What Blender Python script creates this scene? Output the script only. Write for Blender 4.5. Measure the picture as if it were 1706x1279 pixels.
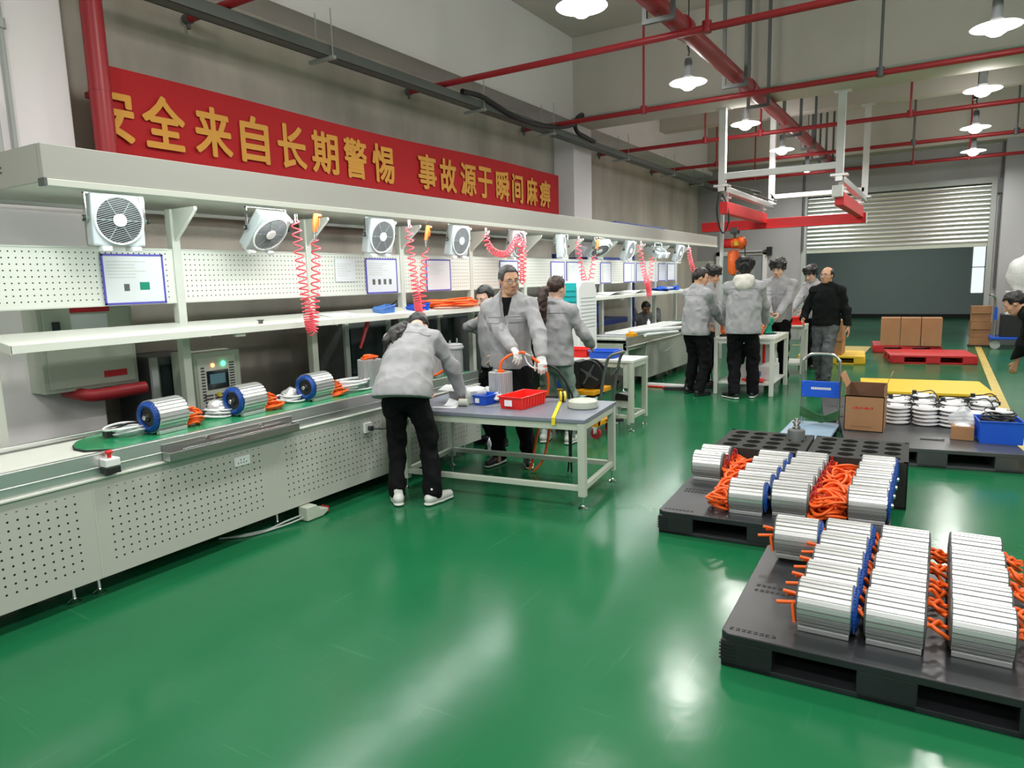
import bpy, bmesh, math, random
import numpy as np
from mathutils import Vector, Matrix, Quaternion
for o in list(bpy.data.objects): bpy.data.objects.remove(o)
SC = bpy.context.scene
COL = SC.collection
random.seed(7)
PI = math.pi
# ------------------------------------------------------------------ camera
CX, CY, FPX = 853.0, 639.5, 1155.18
AX = np.array([[0.8512, 0.5243, -0.0268], [0.0545, -0.1400, -0.9887], [-0.5221, 0.8400, -0.1480]])
_y = np.array([1574 - CX, 447 - CY, FPX]); _y /= np.linalg.norm(_y)
_x = -np.array([-1030 - CX, 519 - CY, FPX]); _x /= np.linalg.norm(_x)
_z = np.cross(_x, _y); _z /= np.linalg.norm(_z)
if _z[1] > 0: _z = -_z
_y = np.cross(_z, _x) * np.sign(np.dot(np.cross(_z, _x), _y))
AX = np.stack([_x, _y, _z], 1)          # rows: image right, image down, forward (in world axes)
EYE = Vector((0, 0, 1.65))
cam = bpy.data.cameras.new('camera'); camo = bpy.data.objects.new('camera', cam); COL.objects.link(camo)
cam.sensor_width = 36; cam.lens = FPX / 1706 * 36; cam.clip_start = .05; cam.clip_end = 120
R = Matrix((AX[0], -AX[1], -AX[2])).transposed()
camo.matrix_world = Matrix.Translation(EYE) @ R.to_4x4()
SC.camera = camo
def atx(u, v, x):
    d = AX.T @ np.array([u - CX, v - CY, FPX]); return Vector(np.array(EYE) + d * (x / d[0]))
def aty(u, v, y):
    d = AX.T @ np.array([u - CX, v - CY, FPX]); return Vector(np.array(EYE) + d * (y / d[1]))
def atz(u, v, z):
    d = AX.T @ np.array([u - CX, v - CY, FPX]); return Vector(np.array(EYE) + d * ((z - 1.65) / d[2]))
# ------------------------------------------------------------------ world, exposure, room lights
W = bpy.data.worlds.new('hall_ambient'); SC.world = W; W.use_nodes = True
W.node_tree.nodes['Background'].inputs[0].default_value = (.80, .92, .90, 1)
W.node_tree.nodes['Background'].inputs[1].default_value = .40
SC.view_settings.view_transform = 'Standard'; SC.view_settings.look = 'None'
SC.view_settings.gamma = 1; SC.view_settings.exposure = 0.0
try:
    SC.cycles.use_denoising = True; SC.cycles.max_bounces = 7; SC.cycles.diffuse_bounces = 4; SC.cycles.glossy_bounces = 4
    SC.cycles.caustics_reflective = False; SC.cycles.caustics_refractive = False; SC.cycles.sample_clamp_indirect = 6
except Exception: pass
LAMP_W, TUBE_W = 39.0, 4.0
def area_light(name, loc, sx, sy, power, color=(1, 1, 1), rot=(0, 0, 0), shape='RECTANGLE', spread=PI, parent=None):
    L = bpy.data.lights.new(name, 'AREA'); L.shape = shape; L.size = sx; L.size_y = sy; L.energy = power; L.color = color; L.spread = spread
    o = bpy.data.objects.new(name, L); COL.objects.link(o); o.location = loc; o.rotation_euler = rot
    if parent: o.parent = parent
    return o
# hall lamps beyond the frame (the rows of high bay lamps go on behind and to the right of the camera)
for lx, ys in ((-2.7, (2.84, 0.05, -2.74)), (.3, (5.62, 2.84, 0.05, -2.74)), (3.3, (16.8, 14, 11.2, 8.4, 5.6, 2.84, 0.05, -2.74)), (6.3, (14, 8.4, 2.84))):
    for ly in ys:
        area_light('hall_lamp_light', (lx, ly, 3.86), .42, .42, LAMP_W, (1, .97, .92), shape='DISK', spread=2.9)
        if ly < 6 and lx < 3:
            P = bpy.data.lights.new('ceiling_fill_light', 'POINT'); P.energy = LAMP_W * .9; P.shadow_soft_size = .1; P.color = (1, .97, .93)  # added fill light above each lamp, brightens ceiling and left pillar
            po = bpy.data.objects.new('ceiling_fill_light', P); COL.objects.link(po); po.location = (lx, ly, 4.1)
# two lines of led tubes under the workstation canopy
for k in range(10):
    area_light('canopy_tube_light', (-3.925, 2.4 + 1.17 * k, 2.199), .06, 1.1, TUBE_W, (.95, 1, .98))
# unseen area light added to brighten the room beyond the roller shutter
area_light('store_room_fill', (-1.5, 23.5, 3.9), 2.5, 2.5, 95, (.92, 1, .98))
# ------------------------------------------------------------------ helpers: meshes
class MB:
    """collects shapes into one mesh"""
    def __init__(s): s.v = []; s.f = []; s.m = []
    def add(s, vs, fs, mi=0):
        n = len(s.v); s.v += [tuple(v) for v in vs]
        for f in fs: s.f.append([i + n for i in f]); s.m.append(mi)
        return s
    def box(s, c, d, rz=0, mi=0, rot=None):
        x, y, z = d[0] / 2, d[1] / 2, d[2] / 2
        M = rot if rot is not None else Matrix.Rotation(rz, 3, 'Z')
        vs = [Vector(c) + M @ Vector((a * x, b * y, e * z)) for a in (-1, 1) for b in (-1, 1) for e in (-1, 1)]
        return s.add(vs, [(0, 1, 3, 2), (4, 6, 7, 5), (0, 4, 5, 1), (2, 3, 7, 6), (0, 2, 6, 4), (1, 5, 7, 3)], mi)
    def bb(s, a, b, mi=0):
        return s.box([(a[i] + b[i]) / 2 for i in range(3)], [abs(b[i] - a[i]) for i in range(3)], 0, mi)
    def tube(s, pts, r, seg=8, closed=False, mi=0, cap=True):
        P = [Vector(p) for p in pts]; n = len(P)
        rr = r if hasattr(r, '__len__') else [r] * n
        T = []
        for i in range(n):
            a = P[(i - 1) % n] if (closed or i > 0) else P[i]; b = P[(i + 1) % n] if (closed or i < n - 1) else P[i]
            t = (b - a); T.append(t.normalized() if t.length > 1e-9 else Vector((0, 0, 1)))
        up = Vector((0, 0, 1)) if abs(T[0].z) < .9 else Vector((1, 0, 0))
        N = (up - T[0] * up.dot(T[0])).normalized(); vs = []; 
        for i in range(n):
            if i: 
                N = N - T[i] * N.dot(T[i])
                N = N.normalized() if N.length > 1e-6 else T[i].orthogonal().normalized()
            B = T[i].cross(N)
            for k in range(seg):
                a = 2 * PI * k / seg; vs.append(P[i] + (N * math.cos(a) + B * math.sin(a)) * rr[i])
        fs = []
        for i in range(n if closed else n - 1):
            j = (i + 1) % n
            for k in range(seg):
                l = (k + 1) % seg; fs.append((i * seg + k, i * seg + l, j * seg + l, j * seg + k))
        if cap and not closed: fs.append(tuple(range(seg))[::-1]); fs.append(tuple((n - 1) * seg + k for k in range(seg)))
        return s.add(vs, fs, mi)
    def cyl(s, a, b, r, seg=16, mi=0, r2=None): return s.tube([a, b], [r, r if r2 is None else r2], seg, mi=mi)
    def lathe(s, prof, seg=24, c=(0, 0, 0), axis='Z', mi=0, rot=None):
        vs = []; fs = []; n = len(prof); c = Vector(c)
        for r, h in prof:
            for k in range(seg):
                a = 2 * PI * k / seg; p = Vector((r * math.cos(a), r * math.sin(a), h))
                if axis == 'X': p = Vector((p.z, p.x, p.y))
                elif axis == 'Y': p = Vector((p.y, p.z, p.x))
                if rot is not None: p = rot @ p
                vs.append(c + p)
        for i in range(n - 1):
            for k in range(seg):
                l = (k + 1) % seg; fs.append((i * seg + k, i * seg + l, (i + 1) * seg + l, (i + 1) * seg + k))
        if prof[0][0] > 1e-5: fs.append(tuple(range(seg))[::-1])
        if prof[-1][0] > 1e-5: fs.append(tuple((n - 1) * seg + k for k in range(seg)))
        return s.add(vs, fs, mi)
    def prism(s, poly, a, b, axis='X', mi=0):
        """poly in the plane across AXIS: X -> (y,z), Y -> (x,z), Z -> (x,y)"""
        def mk(p, h): return {'X': (h, p[0], p[1]), 'Y': (p[0], h, p[1]), 'Z': (p[0], p[1], h)}[axis]
        n = len(poly); vs = [mk(p, a) for p in poly] + [mk(p, b) for p in poly]
        fs = [tuple(range(n))[::-1], tuple(range(n, 2 * n))] + [(i, (i + 1) % n, n + (i + 1) % n, n + i) for i in range(n)]
        return s.add(vs, fs, mi)
    def ell(s, c, r, seg=14, rings=8, mi=0, rot=None):
        pr = [(math.sin(PI * i / rings), -math.cos(PI * i / rings)) for i in range(rings + 1)]
        vs = []; fs = []; c = Vector(c)
        for a, h in pr:
            for k in range(seg):
                p = Vector((a * math.cos(2 * PI * k / seg) * r[0], a * math.sin(2 * PI * k / seg) * r[1], h * r[2]))
                vs.append(c + (rot @ p if rot is not None else p))
        for i in range(rings):
            for k in range(seg):
                l = (k + 1) % seg; fs.append((i * seg + k, i * seg + l, (i + 1) * seg + l, (i + 1) * seg + k))
        return s.add(vs, fs, mi)
    def grid(s, fn, nu, nv, mi=0):
        vs = [fn(i / nu, j / nv) for i in range(nu + 1) for j in range(nv + 1)]
        fs = [(i * (nv + 1) + j, (i + 1) * (nv + 1) + j, (i + 1) * (nv + 1) + j + 1, i * (nv + 1) + j + 1) for i in range(nu) for j in range(nv)]
        return s.add(vs, fs, mi)
def link_mesh(name, me, mats, parent=None, world=False):
    o = bpy.data.objects.new(name, me); COL.objects.link(o)
    for m in (mats if isinstance(mats, (list, tuple)) else [mats]): me.materials.append(m)
    if parent is not None:
        o.parent = parent
        if world: o.matrix_parent_inverse = parent.matrix_basis.inverted() if parent.parent is None else (parent.parent.matrix_basis @ parent.matrix_parent_inverse @ parent.matrix_basis).inverted()
    return o
def obj(name, mb, mats, parent=None, world=False, smooth=None, bevel=0, solid=0, seg=2):
    me = bpy.data.meshes.new(name); me.from_pydata([tuple(v) for v in mb.v], [], mb.f)
    me.polygons.foreach_set('material_index', mb.m)
    bm = bmesh.new(); bm.from_mesh(me)
    bmesh.ops.remove_doubles(bm, verts=bm.verts, dist=1e-6) if smooth else None
    bmesh.ops.recalc_face_normals(bm, faces=bm.faces); bm.to_mesh(me); bm.free()
    o = link_mesh(name, me, mats, parent, world)
    if smooth:
        me.polygons.foreach_set('use_smooth', [True] * len(me.polygons))
        ang = math.radians(smooth if smooth > 1 else 40)
        try:
            me.set_sharp_from_angle(angle=ang)
        except Exception: pass
    if solid: md = o.modifiers.new('solid', 'SOLIDIFY'); md.thickness = solid; md.offset = 0
    if bevel:
        md = o.modifiers.new('edge', 'BEVEL'); md.width = bevel; md.segments = seg; md.limit_method = 'ANGLE'; md.angle_limit = .6; md.harden_normals = False
    return o
def tag(o, label=None, cat=None, group=None, kind=None):
    if label: o['label'] = label
    if cat: o['category'] = cat
    if group: o['group'] = group
    if kind: o['kind'] = kind
    return o
def thing(name, label, cat, loc=(0, 0, 0), rz=0, group=None):
    o = bpy.data.objects.new(name, None); COL.objects.link(o); o.empty_display_size = .1
    o.location = loc; o.rotation_euler = (0, 0, rz); return tag(o, label, cat, group)
def struct(name, mb, mats, **k): 
    o = obj(name, mb, mats, **k); o['kind'] = 'structure'; return o
def dup(root, loc=None, rz=None, label=None, group=None, rot=None):
    def cp(o, par):
        c = o.copy(); COL.objects.link(c)
        if par is not None: c.parent = par; c.matrix_parent_inverse = o.matrix_parent_inverse.copy()
        for ch in o.children: cp(ch, c)
        return c
    r = cp(root, None)
    if loc is not None: r.location = loc
    if rz is not None: r.rotation_euler = (0, 0, rz)
    if rot is not None: r.rotation_euler = rot
    if label: r['label'] = label
    if group: r['group'] = group
    return r
# ------------------------------------------------------------------ helpers: materials
def mat(name, col, rough=.5, metal=0, noise=0, nscale=6, bump=0, bscale=60, emit=None, es=0, coat=0, alpha=1, trans=0, ior=1.45, stretch=(1, 1, 1), spec=.5, sheen=0):
    m = bpy.data.materials.new(name); m.use_nodes = True; nt = m.node_tree; b = nt.nodes['Principled BSDF']
    b.inputs['Base Color'].default_value = (*col, 1); b.inputs['Roughness'].default_value = rough; b.inputs['Metallic'].default_value = metal
    b.inputs['Coat Weight'].default_value = coat; b.inputs['Alpha'].default_value = alpha; b.inputs['Transmission Weight'].default_value = trans
    b.inputs['IOR'].default_value = ior; b.inputs['Specular IOR Level'].default_value = spec; b.inputs['Sheen Weight'].default_value = sheen
    if emit: b.inputs['Emission Color'].default_value = (*emit, 1); b.inputs['Emission Strength'].default_value = es
    if noise or bump:
        tc = nt.nodes.new('ShaderNodeTexCoord'); mp = nt.nodes.new('ShaderNodeMapping'); nt.links.new(tc.outputs['Object'], mp.inputs[0]); mp.inputs['Scale'].default_value = stretch
    if noise:
        n = nt.nodes.new('ShaderNodeTexNoise'); n.inputs['Scale'].default_value = nscale; n.inputs['Detail'].default_value = 6; nt.links.new(mp.outputs[0], n.inputs['Vector'])
        r = nt.nodes.new('ShaderNodeValToRGB'); r.color_ramp.elements[0].position = .3; r.color_ramp.elements[1].position = .7
        r.color_ramp.elements[0].color = (*[c * (1 - noise) for c in col], 1); r.color_ramp.elements[1].color = (*[min(1, c * (1 + noise)) for c in col], 1)
        nt.links.new(n.outputs[0], r.inputs[0]); nt.links.new(r.outputs[0], b.inputs['Base Color'])
    if bump:
        n2 = nt.nodes.new('ShaderNodeTexNoise'); n2.inputs['Scale'].default_value = bscale; n2.inputs['Detail'].default_value = 4; nt.links.new(mp.outputs[0], n2.inputs['Vector'])
        bp = nt.nodes.new('ShaderNodeBump'); bp.inputs['Strength'].default_value = bump; bp.inputs['Distance'].default_value = .01
        nt.links.new(n2.outputs[0], bp.inputs['Height']); nt.links.new(bp.outputs[0], b.inputs['Normal'])
    return m
def nmath(nt, op, a, b=None):
    n = nt.nodes.new('ShaderNodeMath'); n.operation = op
    for i, x in enumerate((a, b)):
        if x is None: continue
        if isinstance(x, (int, float)): n.inputs[i].default_value = x
        else: nt.links.new(x, n.inputs[i])
    return n.outputs[0]
def perforated(name, col, pitch, hole, edge0, period, margin, z0, z1, rough=.45):
    """painted sheet with a square grid of holes on the Y,Z plane; no holes within MARGIN of the panel joints (EDGE0 + k*PERIOD)"""
    m = mat(name, col, rough); nt = m.node_tree; b = nt.nodes['Principled BSDF']
    tc = nt.nodes.new('ShaderNodeTexCoord'); sp = nt.nodes.new('ShaderNodeSeparateXYZ'); nt.links.new(tc.outputs['Object'], sp.inputs[0])
    y, z = sp.outputs[1], sp.outputs[2]
    u = nmath(nt, 'ABSOLUTE', nmath(nt, 'SUBTRACT', nmath(nt, 'MODULO', nmath(nt, 'ADD', y, 100 * pitch), pitch), pitch / 2))
    v = nmath(nt, 'ABSOLUTE', nmath(nt, 'SUBTRACT', nmath(nt, 'MODULO', nmath(nt, 'ADD', z, 100 * pitch), pitch), pitch / 2))
    inh = nmath(nt, 'LESS_THAN', nmath(nt, 'ADD', nmath(nt, 'POWER', u, 4), nmath(nt, 'POWER', v, 4)), (hole / 2) ** 4)
    j = nmath(nt, 'ABSOLUTE', nmath(nt, 'SUBTRACT', nmath(nt, 'MODULO', nmath(nt, 'ADD', y, 100 * period + period / 2 - edge0), period), period / 2))
    ok = nmath(nt, 'MULTIPLY', nmath(nt, 'GREATER_THAN', j, margin), nmath(nt, 'MULTIPLY', nmath(nt, 'GREATER_THAN', z, z0), nmath(nt, 'LESS_THAN', z, z1)))
    k = nmath(nt, 'MULTIPLY', inh, ok)
    mx = nt.nodes.new('ShaderNodeMix'); mx.data_type = 'RGBA'; nt.links.new(k, mx.inputs[0]); mx.inputs[6].default_value = (*col, 1); mx.inputs[7].default_value = (.012, .012, .012, 1)
    nt.links.new(mx.outputs[2], b.inputs['Base Color']); return m
M = {}
M['white_paint'] = mat('white_paint', (.66, .68, .62), .42)
M['grey_paint'] = mat('grey_paint', (.50, .54, .46), .45)
M['canopy_paint'] = mat('canopy_paint', (.40, .40, .37), .5)
M['alu'] = mat('brushed_aluminium', (.80, .81, .80), .32, .9, bump=.06, bscale=40, stretch=(1, 1, 20))
M['chrome'] = mat('chrome', (.78, .79, .78), .15, 1)
M['steel'] = mat('stainless_steel', (.55, .55, .54), .3, 1, bump=.05, bscale=30, stretch=(1, 12, 1))
M['dark_steel'] = mat('dark_steel', (.13, .14, .14), .5, .4)
M['black_plastic'] = mat('black_plastic', (.018, .019, .02), .42)
M['pallet_black'] = mat('pallet_black', (.020, .022, .025), .36, noise=.3, nscale=3)
M['pallet_grey'] = mat('pallet_grey', (.055, .058, .062), .3, noise=.25, nscale=3)
M['pallet_red'] = mat('pallet_red', (.50, .02, .025), .45)
M['pallet_yellow'] = mat('pallet_yellow', (.80, .50, .03), .45)
M['foam_black'] = mat('foam_black', (.022, .024, .022), .8, noise=.3, nscale=40)
M['orange_cable'] = mat('orange_cable', (.90, .13, .015), .42)
M['pink_hose'] = mat('pink_hose', (.95, .10, .14), .3, emit=None)
M['blue_plastic'] = mat('blue_plastic', (.015, .10, .62), .35)
M['lightblue_plastic'] = mat('lightblue_plastic', (.10, .24, .60), .35)
M['red_plastic'] = mat('red_plastic', (.80, .02, .015), .35)
M['red_paint'] = mat('red_paint', (.36, .022, .03), .38)
M['crane_red'] = mat('crane_red', (.70, .025, .03), .38)
M['hoist_orange'] = mat('hoist_orange', (.85, .14, .02), .42)
M['winding_blue'] = mat('winding_blue', (.008, .06, .30), .4, bump=.5, bscale=60)
M['green_mat'] = mat('green_mat', (.02, .24, .10), .18, noise=.1, nscale=5)
M['carton'] = mat('carton', (.36, .19, .09), .8, noise=.08, nscale=4)
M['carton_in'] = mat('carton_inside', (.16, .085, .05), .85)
M['white_cable'] = mat('white_cable', (.72, .72, .74), .35)
M['plastic_white'] = mat('plastic_white', (.80, .82, .82), .35)
M['paper'] = mat('paper', (.82, .84, .88), .7)
M['paper_blue'] = mat('sheet_frame_blue', (.10, .09, .50), .5)
M['ink'] = mat('printed_ink', (.08, .08, .09), .8)
M['yellow'] = mat('yellow_plastic', (.78, .62, .03), .4)
M['cart_yellow'] = mat('cart_yellow', (.85, .38, .01), .4)
M['teal'] = mat('teal_plastic', (.01, .40, .42), .4)
M['rubber'] = mat('rubber', (.02, .02, .02), .7)
M['clear'] = mat('clear_film', (.85, .88, .92), .25, alpha=.42)
M['bag'] = mat('thin_bag', (.80, .83, .82), .35, alpha=.82, bump=.8, bscale=22)
M['laminate'] = mat('grey_laminate', (.20, .22, .27), .3, noise=.06, nscale=10)
M['lamp_glow'] = mat('lamp_glow', (1, 1, 1), .5, emit=(1, .98, .94), es=26)
M['tube_glow'] = mat('tube_glow', (1, 1, 1), .5, emit=(.95, 1, .98), es=42)
M['led_green'] = mat('led_green', (.05, .9, .3), .4, emit=(.05, 1, .35), es=7)
M['led_orange'] = mat('led_orange', (.9, .4, .1), .4, emit=(1, .38, .10), es=5)
M['led_red'] = mat('led_red', (.6, .02, .02), .4)
M['screen'] = mat('dark_screen', (.012, .02, .02), .12)
M['screen_on'] = mat('screen_lit', (.05, .10, .12), .2, emit=(.10, .22, .26), es=.35)
M['green_fix'] = mat('green_fixture', (.01, .26, .17), .4)
M['green_rope'] = mat('green_rope', (.02, .09, .03), .7)
M['banner_red'] = mat('banner_red', (.46, .010, .014), .75, noise=.06, nscale=2)
M['banner_gold'] = mat('banner_gold', (.70, .34, .05), .6)
M['sign_red'] = mat('sign_red', (.55, .02, .03), .5)
# ------------------------------------------------------------------ setting
def floor_material():
    m = mat('green_epoxy_floor', (.028, .20, .09), .2); nt = m.node_tree; b = nt.nodes['Principled BSDF']
    tc = nt.nodes.new('ShaderNodeTexCoord')
    def noise(scale, det, st=(1, 1, 1), rz=0):
        mp = nt.nodes.new('ShaderNodeMapping'); nt.links.new(tc.outputs['Object'], mp.inputs[0]); mp.inputs['Scale'].default_value = st; mp.inputs['Rotation'].default_value = (0, 0, rz)
        n = nt.nodes.new('ShaderNodeTexNoise'); n.inputs['Scale'].default_value = scale; n.inputs['Detail'].default_value = det; nt.links.new(mp.outputs[0], n.inputs['Vector']); return n.outputs[0]
    def ramp(x, a, b_, c0, c1):
        r = nt.nodes.new('ShaderNodeValToRGB'); r.color_ramp.elements[0].position = a; r.color_ramp.elements[1].position = b_
        r.color_ramp.elements[0].color = (*c0, 1); r.color_ramp.elements[1].color = (*c1, 1); nt.links.new(x, r.inputs[0]); return r.outputs[0]
    base = ramp(noise(1.1, 6), .3, .75, (.008, .112, .043), (.014, .138, .055))
    scr = ramp(noise(5, 8, (.35, 7, 1), .6), .66, .72, (0, 0, 0), (.5, .5, .5))
    scr2 = ramp(noise(4, 8, (7, .4, 1), .25), .67, .73, (0, 0, 0), (.5, .5, .5))
    k = nmath(nt, 'MULTIPLY', nmath(nt, 'ADD', scr, scr2), .22)
    mx = nt.nodes.new('ShaderNodeMix'); mx.data_type = 'RGBA'; nt.links.new(k, mx.inputs[0]); nt.links.new(base, mx.inputs[6]); mx.inputs[7].default_value = (.10, .30, .17, 1)
    nt.links.new(mx.outputs[2], b.inputs['Base Color'])
    rg = nt.nodes.new('ShaderNodeMapRange'); rg.inputs[1].default_value = .3; rg.inputs[2].default_value = .7; rg.inputs[3].default_value = .16; rg.inputs[4].default_value = .23
    nt.links.new(noise(.9, 3), rg.inputs[0]); nt.links.new(rg.outputs[0], b.inputs['Roughness'])
    bp = nt.nodes.new('ShaderNodeBump'); bp.inputs['Strength'].default_value = .05; bp.inputs['Distance'].default_value = .02
    nt.links.new(noise(7, 3), bp.inputs['Height']); nt.links.new(bp.outputs[0], b.inputs['Normal'])
    b.inputs['Specular IOR Level'].default_value = .34
    return m
M['floor'] = floor_material()
M['concrete'] = mat('raw_concrete_wall', (.50, .465, .405), .85, noise=.22, nscale=1.3, bump=.2, bscale=14, stretch=(1, 1.4, .5))
M['wall_white'] = mat('wall_white_paint', (.86, .83, .84), .7, noise=.04, nscale=.8)
M['ceil'] = mat('ceiling_paint', (.56, .53, .48), .8, noise=.07, nscale=.6)
M['store_wall'] = mat('store_wall', (.36, .40, .39), .7, noise=.05, nscale=.5)
M['store_floor'] = M['floor']
M['shutter'] = mat('shutter_steel', (.62, .64, .63), .34, .85)
M['door'] = mat('door_grey', (.30, .33, .35), .5)
M['line_yellow'] = mat('floor_line_yellow', (.62, .48, .14), .35, noise=.15, nscale=9)
M['window_lit'] = mat('lit_window', (.9, .95, 1), .5, emit=(.85, .95, 1), es=.9)
M['grey_pipe'] = mat('grey_pipe', (.42, .45, .43), .45)
M['tray'] = mat('tray_grey', (.13, .145, .135), .5)
EW = 18.4
struct('floor', MB().bb((-5.6, -5, -.1), (10.5, EW + .25, 0)).bb((-7, EW + .25, -.1), (5, 28, 0)), M['floor'])
struct('wall_left', MB().bb((-5.75, -5, 0), (-5.57, EW + .2, 5.4)), M['concrete'])
# end wall with the shutter opening
OX0, OX1, OZ = -2.95, .81, 3.43
w = MB(); w.bb((-5.6, EW, 0), (OX0, EW + .22, 5.4)); w.bb((OX1, EW, 0), (10.5, EW + .22, 5.4)); w.bb((OX0, EW, OZ), (OX1, EW + .22, 5.4))
M['wall_end'] = mat('end_wall_paint', (.40, .40, .41), .7, noise=.04, nscale=.8)
struct('wall_back', w, M['wall_end'])
struct('ceiling', MB().bb((-5.6, -5, 5.4), (10.5, EW + .2, 5.6)), M['ceil'])
struct('beam', MB().bb((-5.57, 10.45, 4.12), (10.5, 11.12, 5.4)), M['ceil'])
struct('beam', MB().bb((-5.57, 14.45, 4.62), (10.5, 14.8, 5.4)), M['ceil'])
struct('beam', MB().bb((-5.57, 17.9, 4.25), (10.5, EW, 5.4)), M['ceil'])
struct('beam', MB().bb((-5.57, -5, 4.15), (-5.2, EW, 5.4)), M['wall_white'])
struct('pillar', MB().bb((-5.57, 1.95, 0), (-5.2, 2.70, 5.4)), M['wall_white'], bevel=.01)
struct('pillar', MB().bb((-5.57, 10.45, 0), (-5.2, 11.12, 4.2)), M['wall_white'], bevel=.01)
struct('pillar', MB().bb((.95, 17.95, 0), (1.85, EW, 5.4)), M['wall_end'], bevel=.01)
# store room beyond
struct('wall_far', MB().bb((-7, 27.6, .12), (.74, 27.8, 5.4)).bb((1.5, 27.6, .12), (5, 27.8, 5.4)).bb((.74, 27.6, 3.1), (1.5, 27.8, 5.4)).bb((.74, 27.6, .12), (1.5, 27.8, .8)), M['store_wall'])
struct('baseboard_far', MB().bb((-7, 27.57, 0), (5, 27.8, .13)), M['black_plastic'])
struct('wall_store_left', MB().bb((-7.1, EW + .2, 0), (-6.9, 27.8, 5.4)), M['store_wall'])
struct('wall_store_right', MB().bb((4.8, EW + .2, 0), (5, 27.8, 5.4)), M['store_wall'])
struct('ceiling_store', MB().bb((-7, EW + .22, 5.4), (5, 27.8, 5.5)), M['store_wall'])
wn = MB().bb((.74, 27.66, .8), (1.5, 27.70, 3.1)); wo = struct('window_1', wn, M['window_lit'])
fr = MB(); 
for z in (.8, 1.65, 2.4, 3.07): fr.bb((.74, 27.6, z), (1.5, 27.66, z + .03))
for x in (.74, 1.1, 1.47): fr.bb((x, 27.6, .8), (x + .03, 27.66, 3.1))
obj('window_frame', fr, M['plastic_white'], wo)
# roller shutter, half rolled up
sh = tag(bpy.data.objects.new('roller_shutter', None), 'silver corrugated roller shutter half rolled up over the wide doorway in the back wall', 'shutter'); COL.objects.link(sh); sh.location = (0, EW, 2.2)
zs0, zs1 = 2.17, 3.43; n = 13 * 8; prof = []
for i in range(n + 1):
    z = zs0 + (zs1 - zs0) * i / n; prof.append((EW + .10 - .022 * abs(math.sin(PI * 13 * i / n)) ** .7, z))
g = MB(); g.grid(lambda a, b_: Vector((OX0 + (OX1 - OX0) * b_, prof[int(round(a * n))][0], prof[int(round(a * n))][1])), n, 1)
obj('slat_curtain', g, M['shutter'], sh, True, smooth=50)
obj('bottom_bar', MB().bb((OX0 + .03, EW + .06, zs0 - .07), (OX1 - .03, EW + .13, zs0)), M['grey_paint'], sh, True)
for x in (OX0, OX1): obj('guide_rail', MB().bb((x - .05, EW - .03, 0), (x + .05, EW + .14, OZ + .1)), M['grey_pipe'], sh, True)
obj('head_box', MB().bb((OX0 - .05, EW - .03, OZ), (OX1 + .05, EW + .1, OZ + .12)), M['grey_pipe'], sh, True)
# personnel door
d = struct('door_1', MB().bb((-4.98, EW - .03, 0), (-3.9, EW + .02, 2.12)), M['door'])
fr = MB(); fr.bb((-5.06, EW - .06, 0), (-4.97, EW + .02, 2.22)); fr.bb((-3.9, EW - .06, 0), (-3.8, EW + .02, 2.22)); fr.bb((-5.06, EW - .06, 2.12), (-3.8, EW + .02, 2.22))
obj('door_frame', fr, M['wall_white'], d); obj('door_closer', MB().bb((-3.8, EW - .12, 2.1), (-3.68, EW - .02, 2.3)), M['black_plastic'], d)
obj('door_arm', MB().bb((-4.6, EW - .10, 2.17), (-3.8, EW - .05, 2.2)), M['dark_steel'], d)
obj('door_window', MB().bb((-4.75, EW - .035, 1.15), (-4.1, EW - .028, 1.9)), M['store_wall'], d)
# floor markings
struct('trim_1', MB().bb((.63, 5.5, 0), (.74, 17.9, .004)), M['line_yellow'])
struct('trim_2', MB().bb((-2.05, 14.95, 0), (-1.28, 17.0, .004)).bb((-2.9, 16.9, 0), (-1.9, 17.0, .004)), M['line_yellow'])
# ------------------------------------------------------------------ pipes and conduits overhead
def clear_tag(o, *a, **k): return tag(o, *a, **k)
PY = [3.87, 6.71, 9.37, 12.08, 14.77, 17.5]
hang = {0: [-4.2, -1.5, .9], 1: [-1.97, .7, 3], 2: [-3.6, -.75, .95, 3.4], 3: [-3.55, -2.65, -.55, 2.0], 4: [-4.1, -.6, .9, 2.6], 5: [-3.95, -.7, .3]}
words = ['nearest of the six red sprinkler pipes across the hall, ending high above the banner', 'second red sprinkler pipe from the near end, ending above the middle of the banner',
         'third red sprinkler pipe, ending near the white pillar beyond the banner', 'fourth red sprinkler pipe, just beyond the white pillar and first deep beam',
         'fifth red sprinkler pipe across the hall, next to last before the back wall', 'farthest red sprinkler pipe, running close in front of the back wall']
for i, y in enumerate(PY):
    t = thing('sprinkler_pipe', words[i], 'pipe', (-5.48, y, 3.88), 0, 'red sprinkler pipes')
    obj('pipe_run', MB().cyl((-5.48, y, 3.88), (10.4, y, 3.88), .034, 12), M['red_paint'], t, True, smooth=40)
    obj('end_cap', MB().cyl((-5.52, y, 3.88), (-5.46, y, 3.88), .042, 12).cyl((-5.49, y, 3.90), (-5.49, y, 3.80), .016, 8), M['dark_steel'], t, True, smooth=40)
    for x in hang[i]:
        zt = 5.42 if not 10.4 < y < 11.2 else 4.12
        obj('hanger', MB().cyl((x, y, 3.88), (x, y, zt), .016, 8).cyl((x, y, 3.84), (x, y, 3.94), .045, 10), M['red_paint'] if x < -1 or i % 2 else M['dark_steel'], t, True, smooth=40)
t = thing('fire_main_pipe', 'thick dark red fire main running lengthwise under the ceiling toward the back wall', 'pipe', (-2.30, 5, 4.02))
obj('pipe_run', MB().cyl((-2.32, 1.5, 4.03), (-2.24, 17.9, 4.03), .088, 20), M['red_paint'], t, True, smooth=40)
for y in (6.95, 9.6, 12.3, 15.0, 17.3): obj('coupling', MB().cyl((-2.29, y, 4.03), (-2.29, y + .12, 4.03), .108, 18), M['red_paint'], t, True, smooth=40)
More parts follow.
